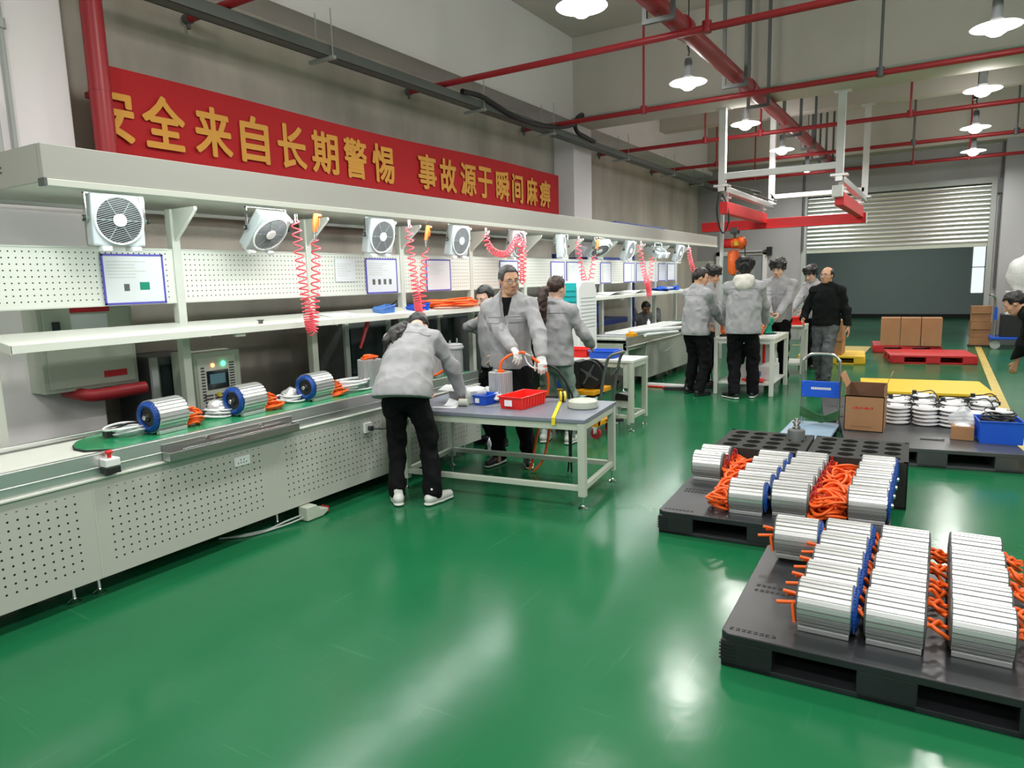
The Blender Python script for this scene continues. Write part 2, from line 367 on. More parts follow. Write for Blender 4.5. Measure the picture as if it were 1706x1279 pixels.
for y in (6.3, 8.95, 10.2, 12.7, 14.2, 15.6, 16.6):
    zt = 5.42; h = MB()
    for s in (-.13, .13): h.bb((-2.28 + s - .02, y - .015, 3.9), (-2.28 + s + .02, y + .015, zt))
    h.bb((-2.43, y - .02, 3.88), (-2.13, y + .02, 3.92)); obj('hanger', h, M['dark_steel'], t, True)
# cable tray along the left wall
t = thing('cable_tray', 'long dark grey cable tray hanging along the concrete wall above the banner', 'cable tray', (-5, 3, 3.76))
tr = MB(); tr.bb((-5.07, 3.0, 3.74), (-4.93, 18.2, 3.755)); tr.bb((-5.075, 3.0, 3.74), (-5.06, 18.2, 3.83)); tr.bb((-4.94, 3.0, 3.74), (-4.925, 18.2, 3.83))
tr.bb((-5.06, 3.0, 3.80), (-4.94, 5.2, 3.84))
obj('channel', tr, M['tray'], t, True)
for y in (4.9, 7.4, 9.2, 12, 14.5, 16.5):
    obj('bracket', MB().bb((-5.2, y, 3.71), (-4.88, y + .04, 3.74)).cyl((-5.1, y + .02, 3.7), (-5.1, y + .02, 4.15), .006, 6).cyl((-4.9, y + .02, 3.7), (-4.9, y + .02, 4.15), .006, 6), M['grey_pipe'], t, True)
hs = [atx(u, v, -4.9) for u, v in ((770, 152), (800, 160), (830, 178), (860, 196), (890, 206), (925, 211), (950, 209), (967, 200), (970, 191), (962, 196), (958, 207), (962, 220), (975, 228), (990, 236))]
def smooth_path(P, n=6, closed=False):
    P = [Vector(p) for p in P]; out = []; N = len(P)
    for i in range(N if closed else N - 1):
        a, b, c, d_ = (P[(i - 1) % N], P[i], P[(i + 1) % N], P[(i + 2) % N]) if closed else (P[max(i - 1, 0)], P[i], P[i + 1], P[min(i + 2, N - 1)])
        for k in range(n):
            s = k / n; out.append(.5 * ((2 * b) + (c - a) * s + (2 * a - 5 * b + 4 * c - d_) * s * s + (3 * b - a - 3 * c + d_) * s ** 3))
    if not closed: out.append(P[-1])
    return out
tag(obj('corrugated_conduit', MB().tube(smooth_path(hs, 8), .032, 10), M['black_plastic'], smooth=40), 'thick black corrugated conduit drooping from the cable tray above the banner end', 'conduit')
# thin conduits across the hall
for k, (zz, yy) in enumerate(((4.63, 10.40), (4.57, 10.42))):
    tag(obj('thin_conduit', MB().cyl((-5.2, yy, zz - .45), (10.4, yy, zz - .45 + .02), .013, 8), M['grey_pipe'], smooth=40), ('upper' if k == 0 else 'lower') + ' of the two thin grey conduits running across the first deep beam', 'conduit')
tag(obj('wall_conduit', MB().cyl((OX1 + .12, EW - .05, 1.2), (OX1 + .12, EW - .05, 5.3), .03, 8).bb((OX1 + .05, EW - .12, 3.2), (OX1 + .19, EW, 3.5)), M['dark_steel'], smooth=40), 'vertical dark conduit beside the right edge of the roller shutter', 'conduit')
tag(obj('wall_conduit', MB().cyl((OX0 - .03, EW - .08, 2.2), (OX0 - .03, EW - .08, 5.3), .03, 8), M['dark_steel'], smooth=40), 'vertical dark conduit rising from the left edge of the roller shutter', 'conduit')
tag(obj('wall_conduit', MB().cyl((-5.5, EW - .05, 4.02), (10.4, EW - .05, 4.02), .016, 8), M['dark_steel'], smooth=40), 'thin horizontal conduit along the back wall high above the shutter', 'conduit')
# left pillar conduits
px = -5.18
tag(obj('pillar_conduit', MB().tube([(px, 2.31, 5.3), (px, 2.31, 2.42)], .016, 8).cyl((px, 2.31, 3.32), (px, 2.31, 3.38), .03, 10), M['grey_pipe'], smooth=40), 'slim grey conduit running down the white pillar left of the banner', 'conduit')
pts = smooth_path([(-5.12, 1.7, 2.92), (-5.12, 1.95, 2.92), (-5.12, 2.12, 2.92), (-5.12, 2.18, 2.86), (-5.12, 2.19, 2.7), (-5.12, 2.19, 2.3)], 6)
tag(obj('bent_pipe', MB().tube(pts, .022, 10), M['grey_pipe'], smooth=40), 'grey pipe bending downward on the white pillar near the canopy end', 'pipe')
# red riser beside the banner
t = thing('red_riser_pipe', 'vertical red riser pipe standing against the pillar at the left end of the banner', 'pipe', (-5.05, 2.825, 2.2))
obj('pipe_run', MB().cyl((-5.05, 2.825, 2.2), (-5.05, 2.825, 5.35), .07, 18), M['red_paint'], t, True, smooth=40)
obj('clamp', MB().cyl((-5.05, 2.825, 3.02), (-5.05, 2.825, 3.06), .072, 18).bb((-5.3, 2.85, 3.02), (-5.05, 2.89, 3.06)), M['red_paint'], t, True, smooth=40)
tag(obj('red_elbow_pipe', MB().tube(smooth_path([(-5.12, 2.40, .98), (-5.0, 2.44, .955), (-4.95, 2.50, .945), (-4.95, 2.64, .945), (-4.95, 2.86, .95)], 6), .045, 12), M['red_paint'], smooth=40), 'dark red pipe with an elbow under the hydrant cabinet', 'pipe')
# ------------------------------------------------------------------ lamps
M['lamp_shade'] = mat('lamp_shade_lit_glass', (.9, .9, .88), .4, emit=(1, .98, .94), es=2.5)
def lamp():
    t = thing('high_bay_lamp', 'x', 'lamp', (0, 0, 3.9))
    obj('shade', MB().lathe([(.04, .045), (.09, .036), (.15, .022), (.205, .010), (.218, .002), (.212, -.004), (.15, .012), (.05, .05)], 28), M['lamp_shade'], t, smooth=60)
    obj('bulb', MB().lathe([(.0, -.085), (.045, -.078), (.085, -.05), (.105, -.012), (.12, .006), (.205, .002), (.15, .016), (.0, .03)], 28), M['lamp_glow'], t, smooth=60)
    obj('ballast', MB().lathe([(.0, .27), (.035, .27), (.045, .24), (.045, .10), (.055, .07), (.0, .07)], 16), M['dark_steel'], t, smooth=40)
    obj('chain', MB().tube([(0, 0, .3), (.01, 0, .34), (0, 0, .38), (-.01, 0, .42), (0, 0, .46)], .012, 6).cyl((0, 0, .46), (0, 0, 1.5), .007, 6).bb((-.06, -.03, .45), (.06, .03, .49)), M['black_plastic'], t)
    return t
L0 = None
lab = [('nearest', 'left'), ('second nearest', 'left'), ('third nearest', 'left'), ('fourth', 'left'), ('farthest', 'left'), ('nearest', 'right'), ('second nearest', 'right'), ('third nearest', 'right'), ('farthest', 'right')]
pos = [(-2.71, 5.63), (-2.70, 8.47), (-2.70, 11.28), (-2.69, 14.03), (-2.69, 16.82), (.292, 8.41), (.29, 11.17), (.30, 14.04), (.35, 16.78)]
for i, (x, y) in enumerate(pos):
    lb = f'glowing high bay lamp, {lab[i][0]} of the row {"beside the red fire main" if lab[i][1] == "left" else "on the right side of the ceiling"}'
    if i == 0: L0 = lamp(); L0.location = (x, y, 3.9); L0['label'] = lb; L0['group'] = 'high bay lamps'; o = L0
    else: o = dup(L0, (x, y, 3.9), label=lb)
    area_light('lamp_light', (x, y, 3.80), .40, .40, LAMP_W, (1, .97, .92), shape='DISK', spread=2.9)
    P = bpy.data.lights.new('ceiling_fill_light', 'POINT'); P.energy = LAMP_W * .36; P.shadow_soft_size = .1; P.color = (1, .97, .94)  # added point light over the shade, lifts the ceiling brightness
    po = bpy.data.objects.new('ceiling_fill_light', P); COL.objects.link(po); po.location = (x, y, 4.12)
# ------------------------------------------------------------------ benches with conveyor
M['bench_panel'] = perforated('bench_perforated_panel', (.47, .475, .435), .0445, .0105, 1.853, 1.17, .078, .165, .60)
M['peg_panel'] = perforated('pegboard_panel', (.80, .82, .76), .036, .0085, 1.74, 1.17, .055, 1.585, 1.905)
def bench(name, label, y0, y1, yp0, seams):
    t = thing(name, label, 'workbench', (-4.1, y0, 0), 0, 'conveyor workbenches')
    obj('front_panel', MB().bb((-3.82, yp0, .112), (-3.80, y1, .66)), M['bench_panel'], t, True)
    for s in seams: obj('panel_seam', MB().bb((-3.80, s - .003, .115), (-3.7985, s + .003, .65)), M['grey_paint'], t, True)
    obj('ledge', MB().bb((-3.86, y0, .655), (-3.785, y1, .668)), M['white_paint'], t, True, bevel=.003)
    obj('side_rail', MB().bb((-3.84, y0, .668), (-3.805, y1, .795)).bb((-3.84, y0, .715), (-3.80, y1, .722)), M['alu'], t, True, bevel=.003)
    obj('back_rail', MB().bb((-4.44, y0, .66), (-4.40, y1, .80)).bb((-4.40, y0, .79), (-4.37, y1, .81)), M['alu'], t, True, bevel=.003)
    obj('conveyor_bed', MB().bb((-4.40, y0, .75), (-3.84, y1, .775)), M['white_paint'], t, True)
    obj('body', MB().bb((-4.42, y0 + .02, .13), (-3.83, y1 - .02, .70)) if yp0 == y0 else MB().bb((-4.42, yp0 + .02, .13), (-3.83, y1 - .02, .70)).bb((-4.42, y0, .60), (-3.83, yp0, .70)), M['grey_paint'], t, True)
    if yp0 != y0:
        for x in (-3.85, -4.38): obj('leg', MB().bb((x - .03, y0, .06), (x + .03, y0 + .06, .7)), M['grey_paint'], t, True)
    ys = [y for y in np.arange(y0 + .3, y1, 1.17)]
    ys = [.72, 1.74, 1.872, 3.09, 4.26, 5.35] if y0 < 2 else [y0 + .03, 10.2, 11.2, 12.4, 13.4]
    for y in ys:
        obj('foot', MB().lathe([(.032, 0), (.034, .006), (.014, .02), (.008, .028), (.008, .14)], 16, (-3.89, y, 0)), M['chrome'], t, True, smooth=40)
        obj('foot', MB().lathe([(.032, 0), (.034, .006), (.014, .02), (.008, .028), (.008, .14)], 16, (-4.36, y, 0)), M['chrome'], t, True, smooth=40)
    return t
b1 = bench('conveyor_bench', 'long low conveyor workbench with perforated grey front panels in the foreground', -.2, 5.51, -.2, [.683, 1.853, 3.023, 4.193, 5.36])
b2 = bench('conveyor_bench', 'farther conveyor workbench beyond the air cooler, with glass sheets lying on it', 9.3, 13.6, 10.03, [10.6, 12.2])
# green mat the length of bench
pm = [(-3.93, 1.98), (-3.99, 1.93), (-4.10, 1.93), (-4.18, 1.965), (-4.26, 2.02), (-4.33, 2.12), (-4.36, 2.25), (-4.36, 5.46), (-3.86, 5.46), (-3.86, 2.12), (-3.88, 2.02)]
t = tag(obj('bench_mat', MB().prism(pm, .775, .792, 'Z'), [M['green_mat']], bevel=.003), 'glossy green rubber mat laid along the near conveyor bench', 'mat')
obj('mat_edge', MB().prism([(x - .003 if x < -4.1 else x, y - .006) for x, y in pm], .7745, .786, 'Z'), M['rubber'], t)
tag(obj('bench_mat', MB().bb((-4.36, 10.2, .775), (-3.86, 13.5, .79)), M['green_mat']), 'pale green glass mat on the farther conveyor bench', 'mat')
# ------------------------------------------------------------------ rack: uprights, pegboards, shelf
PX = -4.5; posts = [1.74 + 1.17 * k for k in range(11)]
t = thing('workstation_rack', 'white steel rack behind the benches with perforated boards and a sloping shelf', 'rack', (PX, 1.7, 0))
for k, y in enumerate(posts):
    u = obj('upright', MB().bb((PX - .035, y - .03, 0), (PX + .025, y + .03, 2.19)), M['white_paint'], t, True, bevel=.003)
    obj('gusset', MB().prism([(PX + .02, 2.19), (PX + .27, 2.19), (PX + .27, 2.17), (PX + .02, 1.97)], y - .012, y + .012, 'Y'), M['white_paint'], u, True)
    if k: obj('shelf_bracket', MB().prism([(PX + .02, 1.41), (PX + .30, 1.36), (PX + .30, 1.325), (PX + .02, 1.34)], y - .006, y + .006, 'Y'), M['white_paint'], u, True)
for k in range(10):
    pb = obj('pegboard', MB().bb((PX + .0, posts[k] + .03, 1.562), (PX + .014, posts[k + 1] - .03, 1.922)), M['peg_panel'], t, True)
    obj('board_flange', MB().bb((PX - .02, posts[k] + .03, 1.915), (PX + .018, posts[k + 1] - .03, 1.925)).bb((PX - .02, posts[k] + .03, 1.558), (PX + .018, posts[k + 1] - .03, 1.566)), M['white_paint'], pb, True)
for k in range(5):
    y0, y1 = 1.72 + 2.31 * k, 1.72 + 2.31 * (k + 1) - .004
    sp = [(-4.19, 1.378), (-4.53, 1.425), (-4.53, 1.415), (-4.205, 1.368), (-4.205, 1.335), (-4.19, 1.335)]
    s = MB().prism([(x, z) for x, z in sp], y0, y1, 'Y'); s.f = s.f; obj('shelf_board', s, M['white_paint'], t, True)
    obj('shelf_end', MB().prism([(-4.19, 1.378), (-4.53, 1.425), (-4.53, 1.375), (-4.19, 1.33)], y0 - .002, y0 + .004, 'Y'), M['white_paint'], t, True) if k == 0 else None
    obj('shelf_hook', MB().bb((-4.24, y0 + 1.4, 1.31), (-4.21, y0 + 1.48, 1.345)), M['white_paint'], t, True)
# canopy
t = thing('light_canopy', 'long grey sheet metal light canopy running above the workbenches under the banner', 'canopy', (-4.3, 1.8, 2.2))
CY0, CY1 = 1.8, 13.83
obj('front_fascia', MB().bb((-3.84, CY0, 2.212), (-3.80, CY1, 2.381)), M['canopy_paint'], t, True, bevel=.004)
obj('lower_lip', MB().bb((-3.845, CY0 + .01, 2.176), (-3.792, CY1, 2.212)), M['white_paint'], t, True, bevel=.003)
obj('hood', MB().bb((-4.95, CY0, 2.37), (-3.84, CY1, 2.381)).bb((-4.95, CY0, 2.2), (-4.93, CY1, 2.37)).bb((-4.93, CY0, 2.2), (-3.84, CY0 + .02, 2.37)).bb((-4.93, CY1 - .02, 2.2), (-3.84, CY1, 2.37)), M['canopy_paint'], t, True)
obj('ceiling_pan', MB().bb((-4.93, CY0 + .02, 2.226), (-3.845, CY1 - .02, 2.232)), M['white_paint'], t, True)
v = MB(); [v.bb((-4.3 - .12 * k, CY0 - .004, 2.275), (-4.22 - .12 * k, CY0 + .001, 2.282)) for k in range(5)]; [v.bb((-4.3 - .12 * k, CY0 - .004, 2.30), (-4.22 - .12 * k, CY0 + .001, 2.307)) for k in range(5)]
obj('vent', v, M['dark_steel'], t, True)
obj('end_cap', MB().bb((-3.85, CY0 - .004, 2.176), (-3.79, CY0 + .01, 2.214)), M['dark_steel'], t, True)
for k in range(10): obj('light_tube', MB().cyl((-3.925, 1.85 + 1.17 * k, 2.212), (-3.925, 2.95 + 1.17 * k, 2.212), .011, 10), M['tube_glow'], t, True, smooth=40)
# ------------------------------------------------------------------ banner
t = thing('banner', 'long red cloth safety banner with golden Chinese characters above the canopy', 'banner', (-5.12, 2.75, 2.4))
BX, B0, B1, BZ0, BZ1 = -5.13, 2.83, 9.77, 2.36, 3.225
def bfn(a, b_):
    y = B0 + (B1 - B0) * a; z = BZ0 + (BZ1 - BZ0) * b_
    z += (.012 * math.sin(a * 9 + 1) - .03 * math.sin(PI * a) * .3) * b_
    return Vector((BX + .006 * math.sin(y * 2.1 + 1.5 * z) + .004 * math.sin(y * 1.3 - z * 14) * (1 - a) * 1.5, y, z))
obj('cloth', MB().grid(bfn, 120, 20), M['banner_red'], t, True, smooth=60)
def text_mesh(txt, size, offset=0, extrude=0):
    cu = bpy.data.curves.new('t', 'FONT'); cu.body = txt; cu.size = size; cu.offset = offset; cu.extrude = extrude; cu.resolution_u = 3; cu.align_x = 'CENTER'
    o = bpy.data.objects.new('t', cu); COL.objects.link(o)
    dg = bpy.context.evaluated_depsgraph_get(); me = bpy.data.meshes.new_from_object(o.evaluated_get(dg))
    bpy.data.objects.remove(o); return me
def put_text(name, txt, size, M4, material, parent, sx=1, extrude=.001, fit=None, bold=0):
    me = text_mesh(txt, size, 0, extrude)
    if fit and len(me.vertices):
        co = np.array([v.co for v in me.vertices]); a, b_ = co.min(0), co.max(0); w_, h_ = max(b_[0] - a[0], 1e-4), max(b_[1] - a[1], 1e-4)
        me.transform(Matrix.Translation((-(a[0] + b_[0]) / 2, -(a[1] + b_[1]) / 2, 0))); me.transform(Matrix.Diagonal(((fit[0] - 2 * bold) / w_, (fit[1] - 2 * bold) / h_, 1, 1)))
    if bold:          # heavy strokes: the outline repeated in a small ring
        bm = bmesh.new()
        for k in range(8):
            c = me.copy(); c.transform(Matrix.Translation((bold * math.cos(k * PI / 4), bold * math.sin(k * PI / 4), .0004 * k))); bm.from_mesh(c)
        bm.to_mesh(me); bm.free()
    me.transform(M4)
    return link_mesh(name, me, material, parent, True)
def facing_x(p): return Matrix.Translation(p) @ Matrix(((0, 0, 1, 0), (1, 0, 0, 0), (0, 1, 0, 0), (0, 0, 0, 1)))      # text read from +X, running along +Y
def facing_my(p): return Matrix.Translation(p) @ Matrix(((1, 0, 0, 0), (0, 0, -1, 0), (0, 1, 0, 0), (0, 0, 0, 1)))    # text read from -Y, running along +X
def cell(u0, v0, u1, v1):      # character cell on the banner from its top-left and bottom-right corner in the photograph
    a, b_ = atx(u0, v0, BX + .03), atx(u1, v1, BX + .03); return a, b_
chars = '安全来自长期警惕事故源于瞬间麻痹'
cx = [(150, 231), (244, 314), (329, 390), (404, 451), (465, 512), (521, 565), (574, 612), (621, 657), (697, 727), (733, 760), (767, 793), (796, 820), (826, 848), (853, 871), (877, 895), (899, 917)]
# common top and bottom of the letters, sampled on the cloth
zt, zb = 3.10, 2.71
def yb(u): return atx(u, 250, BX + .03).y
for ch, (u0, u1) in zip(chars, cx):
    y0, y1 = yb(u0), yb(u1)
    put_text('character', ch, .5, facing_x(((BX + .016), (y0 + y1) / 2, (zt + zb) / 2)), M['banner_gold'], t, fit=(y1 - y0, zt - zb), bold=.010)
    if ch == '安':          # its left half is folded away behind the riser pipe
        me = [c for c in t.children if c.name.startswith('character')][0].data; bm = bmesh.new(); bm.from_mesh(me)
        bmesh.ops.bisect_plane(bm, geom=bm.verts[:] + bm.edges[:] + bm.faces[:], plane_co=(0, 2.86, 0), plane_no=(0, -1, 0), clear_outer=True); bm.to_mesh(me); bm.free()
# ------------------------------------------------------------------ hydrant cabinet on the pillar
t = thing('hydrant_cabinet', 'pale grey fire hydrant cabinet on the pillar seen below the near shelf', 'cabinet', (-5.1, 2.5, .98))
obj('body', MB().bb((-5.2, 2.22, .985), (-5.0, 2.85, 1.56)), M['grey_paint'], t, True, bevel=.004)
obj('door', MB().bb((-5.0, 2.25, 1.01), (-4.985, 2.82, 1.54)), M['grey_paint'], t, True, bevel=.003)
obj('red_label', MB().bb((-4.985, 2.60, 1.055), (-4.981, 2.76, 1.10)), M['sign_red'], t, True)['label'] = 'red label strip on the door'
obj('red_sign', MB().bb((-4.985, 2.42, 1.515), (-4.979, 2.68, 1.55)), M['sign_red'], t, True)
obj('notice', MB().bb((-4.985, 2.42, 1.36), (-4.981, 2.66, 1.50)), M['paper'], t, True)
obj('handle', MB().bb((-4.985, 2.30, 1.37), (-4.96, 2.34, 1.46)), M['black_plastic'], t, True)
# ------------------------------------------------------------------ fans under the canopy
def fan():
    t = thing('box_fan', 'x', 'fan', (0, 0, 0), 0, 'box fans hanging under the canopy')
    # face toward +X; body .30 wide (Y) x .31 high (Z)
    obj('housing', MB().prism([(-.15, -.15), (.15, -.15), (.15, .12), (.12, .15), (-.15, .15)], -.05, .035, 'X'), M['fan_grey'], t, bevel=.012)
    obj('rim', MB().lathe([(.138, .035), (.144, .04), (.140, .05), (.132, .048), (.130, .035)], 40, axis='X'), M['plastic_white'], t, smooth=50)
    obj('dark_throat', MB().lathe([(.0, .0352), (.131, .0352), (.131, .037), (.0, .037)], 36, axis='X'), M['black_plastic'], t)
    g = MB()
    for k in range(-11, 12):
        z = k * .0115; h = math.sqrt(max(.13 ** 2 - z * z, 0)); a = math.radians(18)
        c, s = math.cos(a), math.sin(a)
        g.cyl((.046, -h * c - z * s, -h * s + z * c), (.046, h * c - z * s, h * s + z * c), .0022, 5)
    for a in range(6): g.cyl((.046, 0, 0), (.046, .13 * math.cos(a * PI / 3), .13 * math.sin(a * PI / 3)), .003, 5)
    obj('grille', g, M['fan_grille'], t)
    obj('badge', MB().lathe([(.0, .056), (.034, .056), (.038, .052), (.038, .044)], 24, axis='X'), M['plastic_white'], t, smooth=40)
    obj('knob', MB().lathe([(.0, .05), (.012, .05), (.014, .035)], 12, (0, .13, .125), axis='X'), M['plastic_white'], t, smooth=40)
    for y in (-.085, .085): obj('foot', MB().box((.01, y, -.165), (.10, .055, .03)), M['plastic_white'], t, bevel=.006)
    return t
M['fan_grey'] = mat('fan_housing_grey', (.46, .50, .52), .45); M['fan_grille'] = mat('fan_grille', (.22, .24, .255), .5)
fy = [2.36, 3.45, 4.64, 5.80, 6.93, 8.04, 9.20, 10.29, 11.60, 12.69]
tilt = [-4, -42, -14, -12, -10, 3, -55, -16, 62, -14]; yaw = [-4, 4, -3, 0, 2, 20, -30, 0, -25, 0]
fl = ['nearest box fan under the canopy, facing straight out beside the first sheet', 'second box fan, tipped sharply downward beside the first red coil hose', 'third box fan, hanging above the sheet with four small pictures',
      'fourth box fan, left of the drooping red coil hose', 'fifth box fan, half hidden behind the drooping red coil hose', 'sixth box fan, upright and seen narrow above the cooler', 'seventh box fan, tipped over beside the third orange air gun',
      'eighth box fan, between the tipped fan and the fourth coil hose', 'ninth box fan, tipped upward near the far canopy end', 'last box fan at the far end of the canopy']
F0 = None
for i, y in enumerate(fy):
    rot = (0, -math.radians(tilt[i]), math.radians(yaw[i]))
    z = 2.065 if i != 1 else 2.055
    if F0 is None: F0 = fan(); o = F0; o.location = (-4.2, y, z); o.rotation_euler = rot; o['label'] = fl[i]
    else: o = dup(F0, (-4.2, y, z), rot=rot, label=fl[i])
fbase = None
for i, y in enumerate(fy):
    if fbase is None:
        fbase = thing('fan_bracket', 'x', 'bracket', (-4.2, y, 2.2), 0, 'steel fan brackets under the canopy')
        b_ = MB()
        for s in (-1, 1): b_.bb((-.012, s * .172 - .003, -.14), (.012, s * .172 + .003, .015)); b_.cyl((0, s * .16, -.13), (0, s * .195, -.13), .012, 8)
        b_.bb((-.012, -.175, .008), (.012, .175, .015)); obj('yoke', b_, M['chrome'], fbase); o = fbase
        for s in (-1, 1): obj('thumb_screw', MB().lathe([(.0, 0), (.018, 0), (.018, .012), (.0, .014)], 10, (0, s * .19, -.13), axis='Y'), M['black_plastic'], fbase)
    else: o = dup(fbase, (-4.2, y, 2.2))
    o['label'] = 'steel yoke bracket carrying the ' + ['nearest', 'second', 'third', 'fourth', 'fifth', 'sixth', 'seventh', 'eighth', 'ninth', 'last'][i] + ' box fan under the canopy'
# ------------------------------------------------------------------ instruction sheets
SH = [(2.391, 2.80), (4.357, 4.622), (4.741, 5.166), (5.613, 6.026), (7.0, 7.42), (8.265, 8.66), (8.72, 9.2), (9.854, 10.256), (10.77, 11.237), (11.32, 11.74), (12.407, 12.80), (12.897, 13.32)]
sl = ['nearest blue framed instruction sheet, with one green picture, under the nearest fan', 'pale unframed sheet on the pegboard beside the first coil hose', 'blue framed instruction sheet with four small pictures under the third fan',
      'plain blue framed sheet under the fourth fan, left of the orange cables', 'blue framed sheet behind the head of the man with glasses', 'blue framed sheet above the teal air cooler', 'plain sheet beside the one above the air cooler',
      'first sheet beyond the air cooler, under the tipped seventh fan', 'sheet under the eighth fan', 'sheet behind the fourth coil hose, under the ninth fan', 'next to last sheet at the far end of the pegboard', 'last sheet at the far end of the pegboard']
for i, (y0, y1) in enumerate(SH):
    z0, z1 = (1.565, 1.885) if i != 1 else (1.67, 1.88)
    t = thing('instruction_sheet', sl[i], 'sheet', (PX + .02, (y0 + y1) / 2, z0), 0, 'instruction sheets on the pegboard')
    x = PX + .02
    if i != 1:
        f = MB(); e = .012
        f.bb((x, y0, z0), (x + .006, y0 + e, z1)); f.bb((x, y1 - e, z0), (x + .006, y1, z1)); f.bb((x, y0, z0), (x + .006, y1, z0 + e)); f.bb((x, y0, z1 - e), (x + .006, y1, z1))
        obj('frame', f, M['paper_blue'], t, True)
    obj('page', MB().bb((x, y0 + .008, z0 + .008), (x + .003, y1 - .008, z1 - .008)), M['paper'], t, True)
    if i in (0, 2, 5):
        pic = MB(); h = y1 - y0
        if i == 0:
            obj('picture', MB().bb((x + .003, y0 + .235, z0 + .09), (x + .0045, y0 + .30, z0 + .14)), M['green_fix'], t, True); pic.bb((x + .003, y0 + .13, z0 + .085), (x + .0045, y0 + .165, z0 + .13))
        else:
            for k in range(4): pic.bb((x + .003, y0 + .08 + k * .075, z0 + .08), (x + .0045, y0 + .115 + k * .075, z0 + .13))
        obj('picture', pic, M['dark_steel'], t, True)
    tx = MB()
    for k in range(6): tx.bb((x + .003, y0 + .03, z1 - .05 - k * .02), (x + .0036, y0 + .03 + (y1 - y0) * (.45 if k % 3 else .62), z1 - .047 - k * .02))
    obj('text_lines', tx, M['grey_paint'], t, True)
# ------------------------------------------------------------------ coil hoses and air guns
def helix(path, turns, r, n_per=14, dens=None):
    """coil of radius r(t) along a polyline path"""
    P = smooth_path(path, 12); L = [0]
    for a, b_ in zip(P, P[1:]): L.append(L[-1] + (b_ - a).length)
    out = []; N = int(turns * n_per); tot = L[-1]
    for i in range(N + 1):
        s = i / N; 
        q = s if dens is None else dens(s)
        d_ = q * tot; k = 0
        while k < len(L) - 2 and L[k + 1] < d_: k += 1
        f = (d_ - L[k]) / max(L[k + 1] - L[k], 1e-6); p = P[k].lerp(P[k + 1], f); tg = (P[k + 1] - P[k]).normalized()
        up = Vector((1, 0, 0)); n1 = (up - tg * up.dot(tg)).normalized(); n2 = tg.cross(n1); a = 2 * PI * i / n_per
        out.append(p + (n1 * math.cos(a) + n2 * math.sin(a)) * (r(s) if callable(r) else r))
    return out
def coil_hose(label, pts, turns, r, tail=None, dens=None):
    t = thing('coil_hose', label, 'hose', pts[0], 0, 'red coiled air hoses under the canopy')
    h = helix(pts, turns, r, dens=dens)
    h = [Vector(pts[0]) + Vector((0, 0, .03))] + h
    if tail: h += [Vector(p) for p in tail]
    obj('hose', MB().tube(h, .0055, 7), M['pink_hose'], t, True, smooth=60)
    obj('fitting', MB().cyl(Vector(pts[0]) + Vector((0, 0, .0)), Vector(pts[0]) + Vector((0, 0, .06)), .012, 10), M['chrome'], t, True, smooth=40)
    return t
def air_gun(label, p, lean=.0):
    t = thing('air_gun', label, 'air gun', p, 0, 'orange air guns hooked under the canopy lip')
    x, y, z = p
    obj('body', MB().tube([(x, y, z), (x, y - .01, z - .05), (x, y - .02 - lean, z - .13)], [.018, .02, .016], 10).tube([(x, y, z - .01), (x, y + .045, z - .012)], [.016, .014], 10), M['hoist_orange'], t, True, smooth=50)
    obj('trigger', MB().tube([(x, y + .03, z - .03), (x, y + .02, z - .09)], .006, 6), M['hoist_orange'], t, True)
    obj('nozzle', MB().cyl((x, y - .02 - lean, z - .13), (x, y - .022 - lean, z - .19), .012, 10), M['chrome'], t, True, smooth=40)
    obj('hook', MB().tube([(x, y, z), (x + .02, y, z + .04), (x + .05, y - .01, z + .075), (x + .055, y - .02, z + .11)], .005, 6), M['black_plastic'], t, True)
    return t
cxp = -3.98
def u_path(yl, yr, zl, zr, zb, yb_): return [(cxp, yl, zl), (cxp, yl + .005, (zl + zb) / 2 + .2), (cxp, yb_ - .03, zb + .12), (cxp, yb_, zb), (cxp, yb_ + .03, zb + .12), (cxp, yr - .005, (zr + zb) / 2 + .2), (cxp, yr, zr)]
dn = lambda s: s + .13 * math.sin(2 * PI * s) * (1 if 1 else 0) if False else (s + .10 * math.sin(2 * PI * s))
coil_hose('first red coil hose, hanging in a long loop below the shelf near the second fan', u_path(3.53, 3.70, 2.10, 1.98, 1.31, 3.61), 40, .032, [(cxp, 3.70, 1.99), (cxp, 3.70, 2.04)], lambda s: s + .11 * math.sin(2 * PI * s))
air_gun('first orange air gun, hooked at the canopy beside the first coil hose', (cxp, 3.72, 2.175))
coil_hose('second red coil hose, hanging to the shelf edge above the bending woman', u_path(4.78, 4.98, 2.13, 1.92, 1.34, 4.88), 38, .032, [(cxp, 4.99, 1.92), (cxp, 5.02, 1.93), (cxp, 5.04, 1.96)], lambda s: s + .11 * math.sin(2 * PI * s))
air_gun('second orange air gun, leaning beside the second coil hose', (cxp, 5.04, 2.155), .015)
coil_hose('third red coil hose, sagging sideways between two fans above the man with glasses', [(cxp, 5.98, 2.12), (cxp, 6.0, 2.03), (cxp, 6.12, 1.95), (cxp, 6.35, 1.93), (cxp, 6.52, 2.03), (cxp, 6.62, 2.12), (cxp, 6.66, 2.0), (cxp, 6.66, 1.8), (cxp, 6.68, 1.62), (cxp, 6.72, 1.85), (cxp, 6.72, 2.1)], 40, .032)
coil_hose('fourth red coil hose, hanging in front of the pillar beside the air cooler', u_path(8.10, 8.55, 2.12, 1.95, 1.35, 8.36), 38, .034, None, lambda s: s + .11 * math.sin(2 * PI * s))
air_gun('third orange air gun, hooked left of the tipped seventh fan', (cxp, 8.68, 2.16))
coil_hose('fifth red coil hose, hanging beside the tipped ninth fan', u_path(10.25, 10.72, 2.13, 1.95, 1.34, 10.6), 38, .036, None, lambda s: s + .11 * math.sin(2 * PI * s))
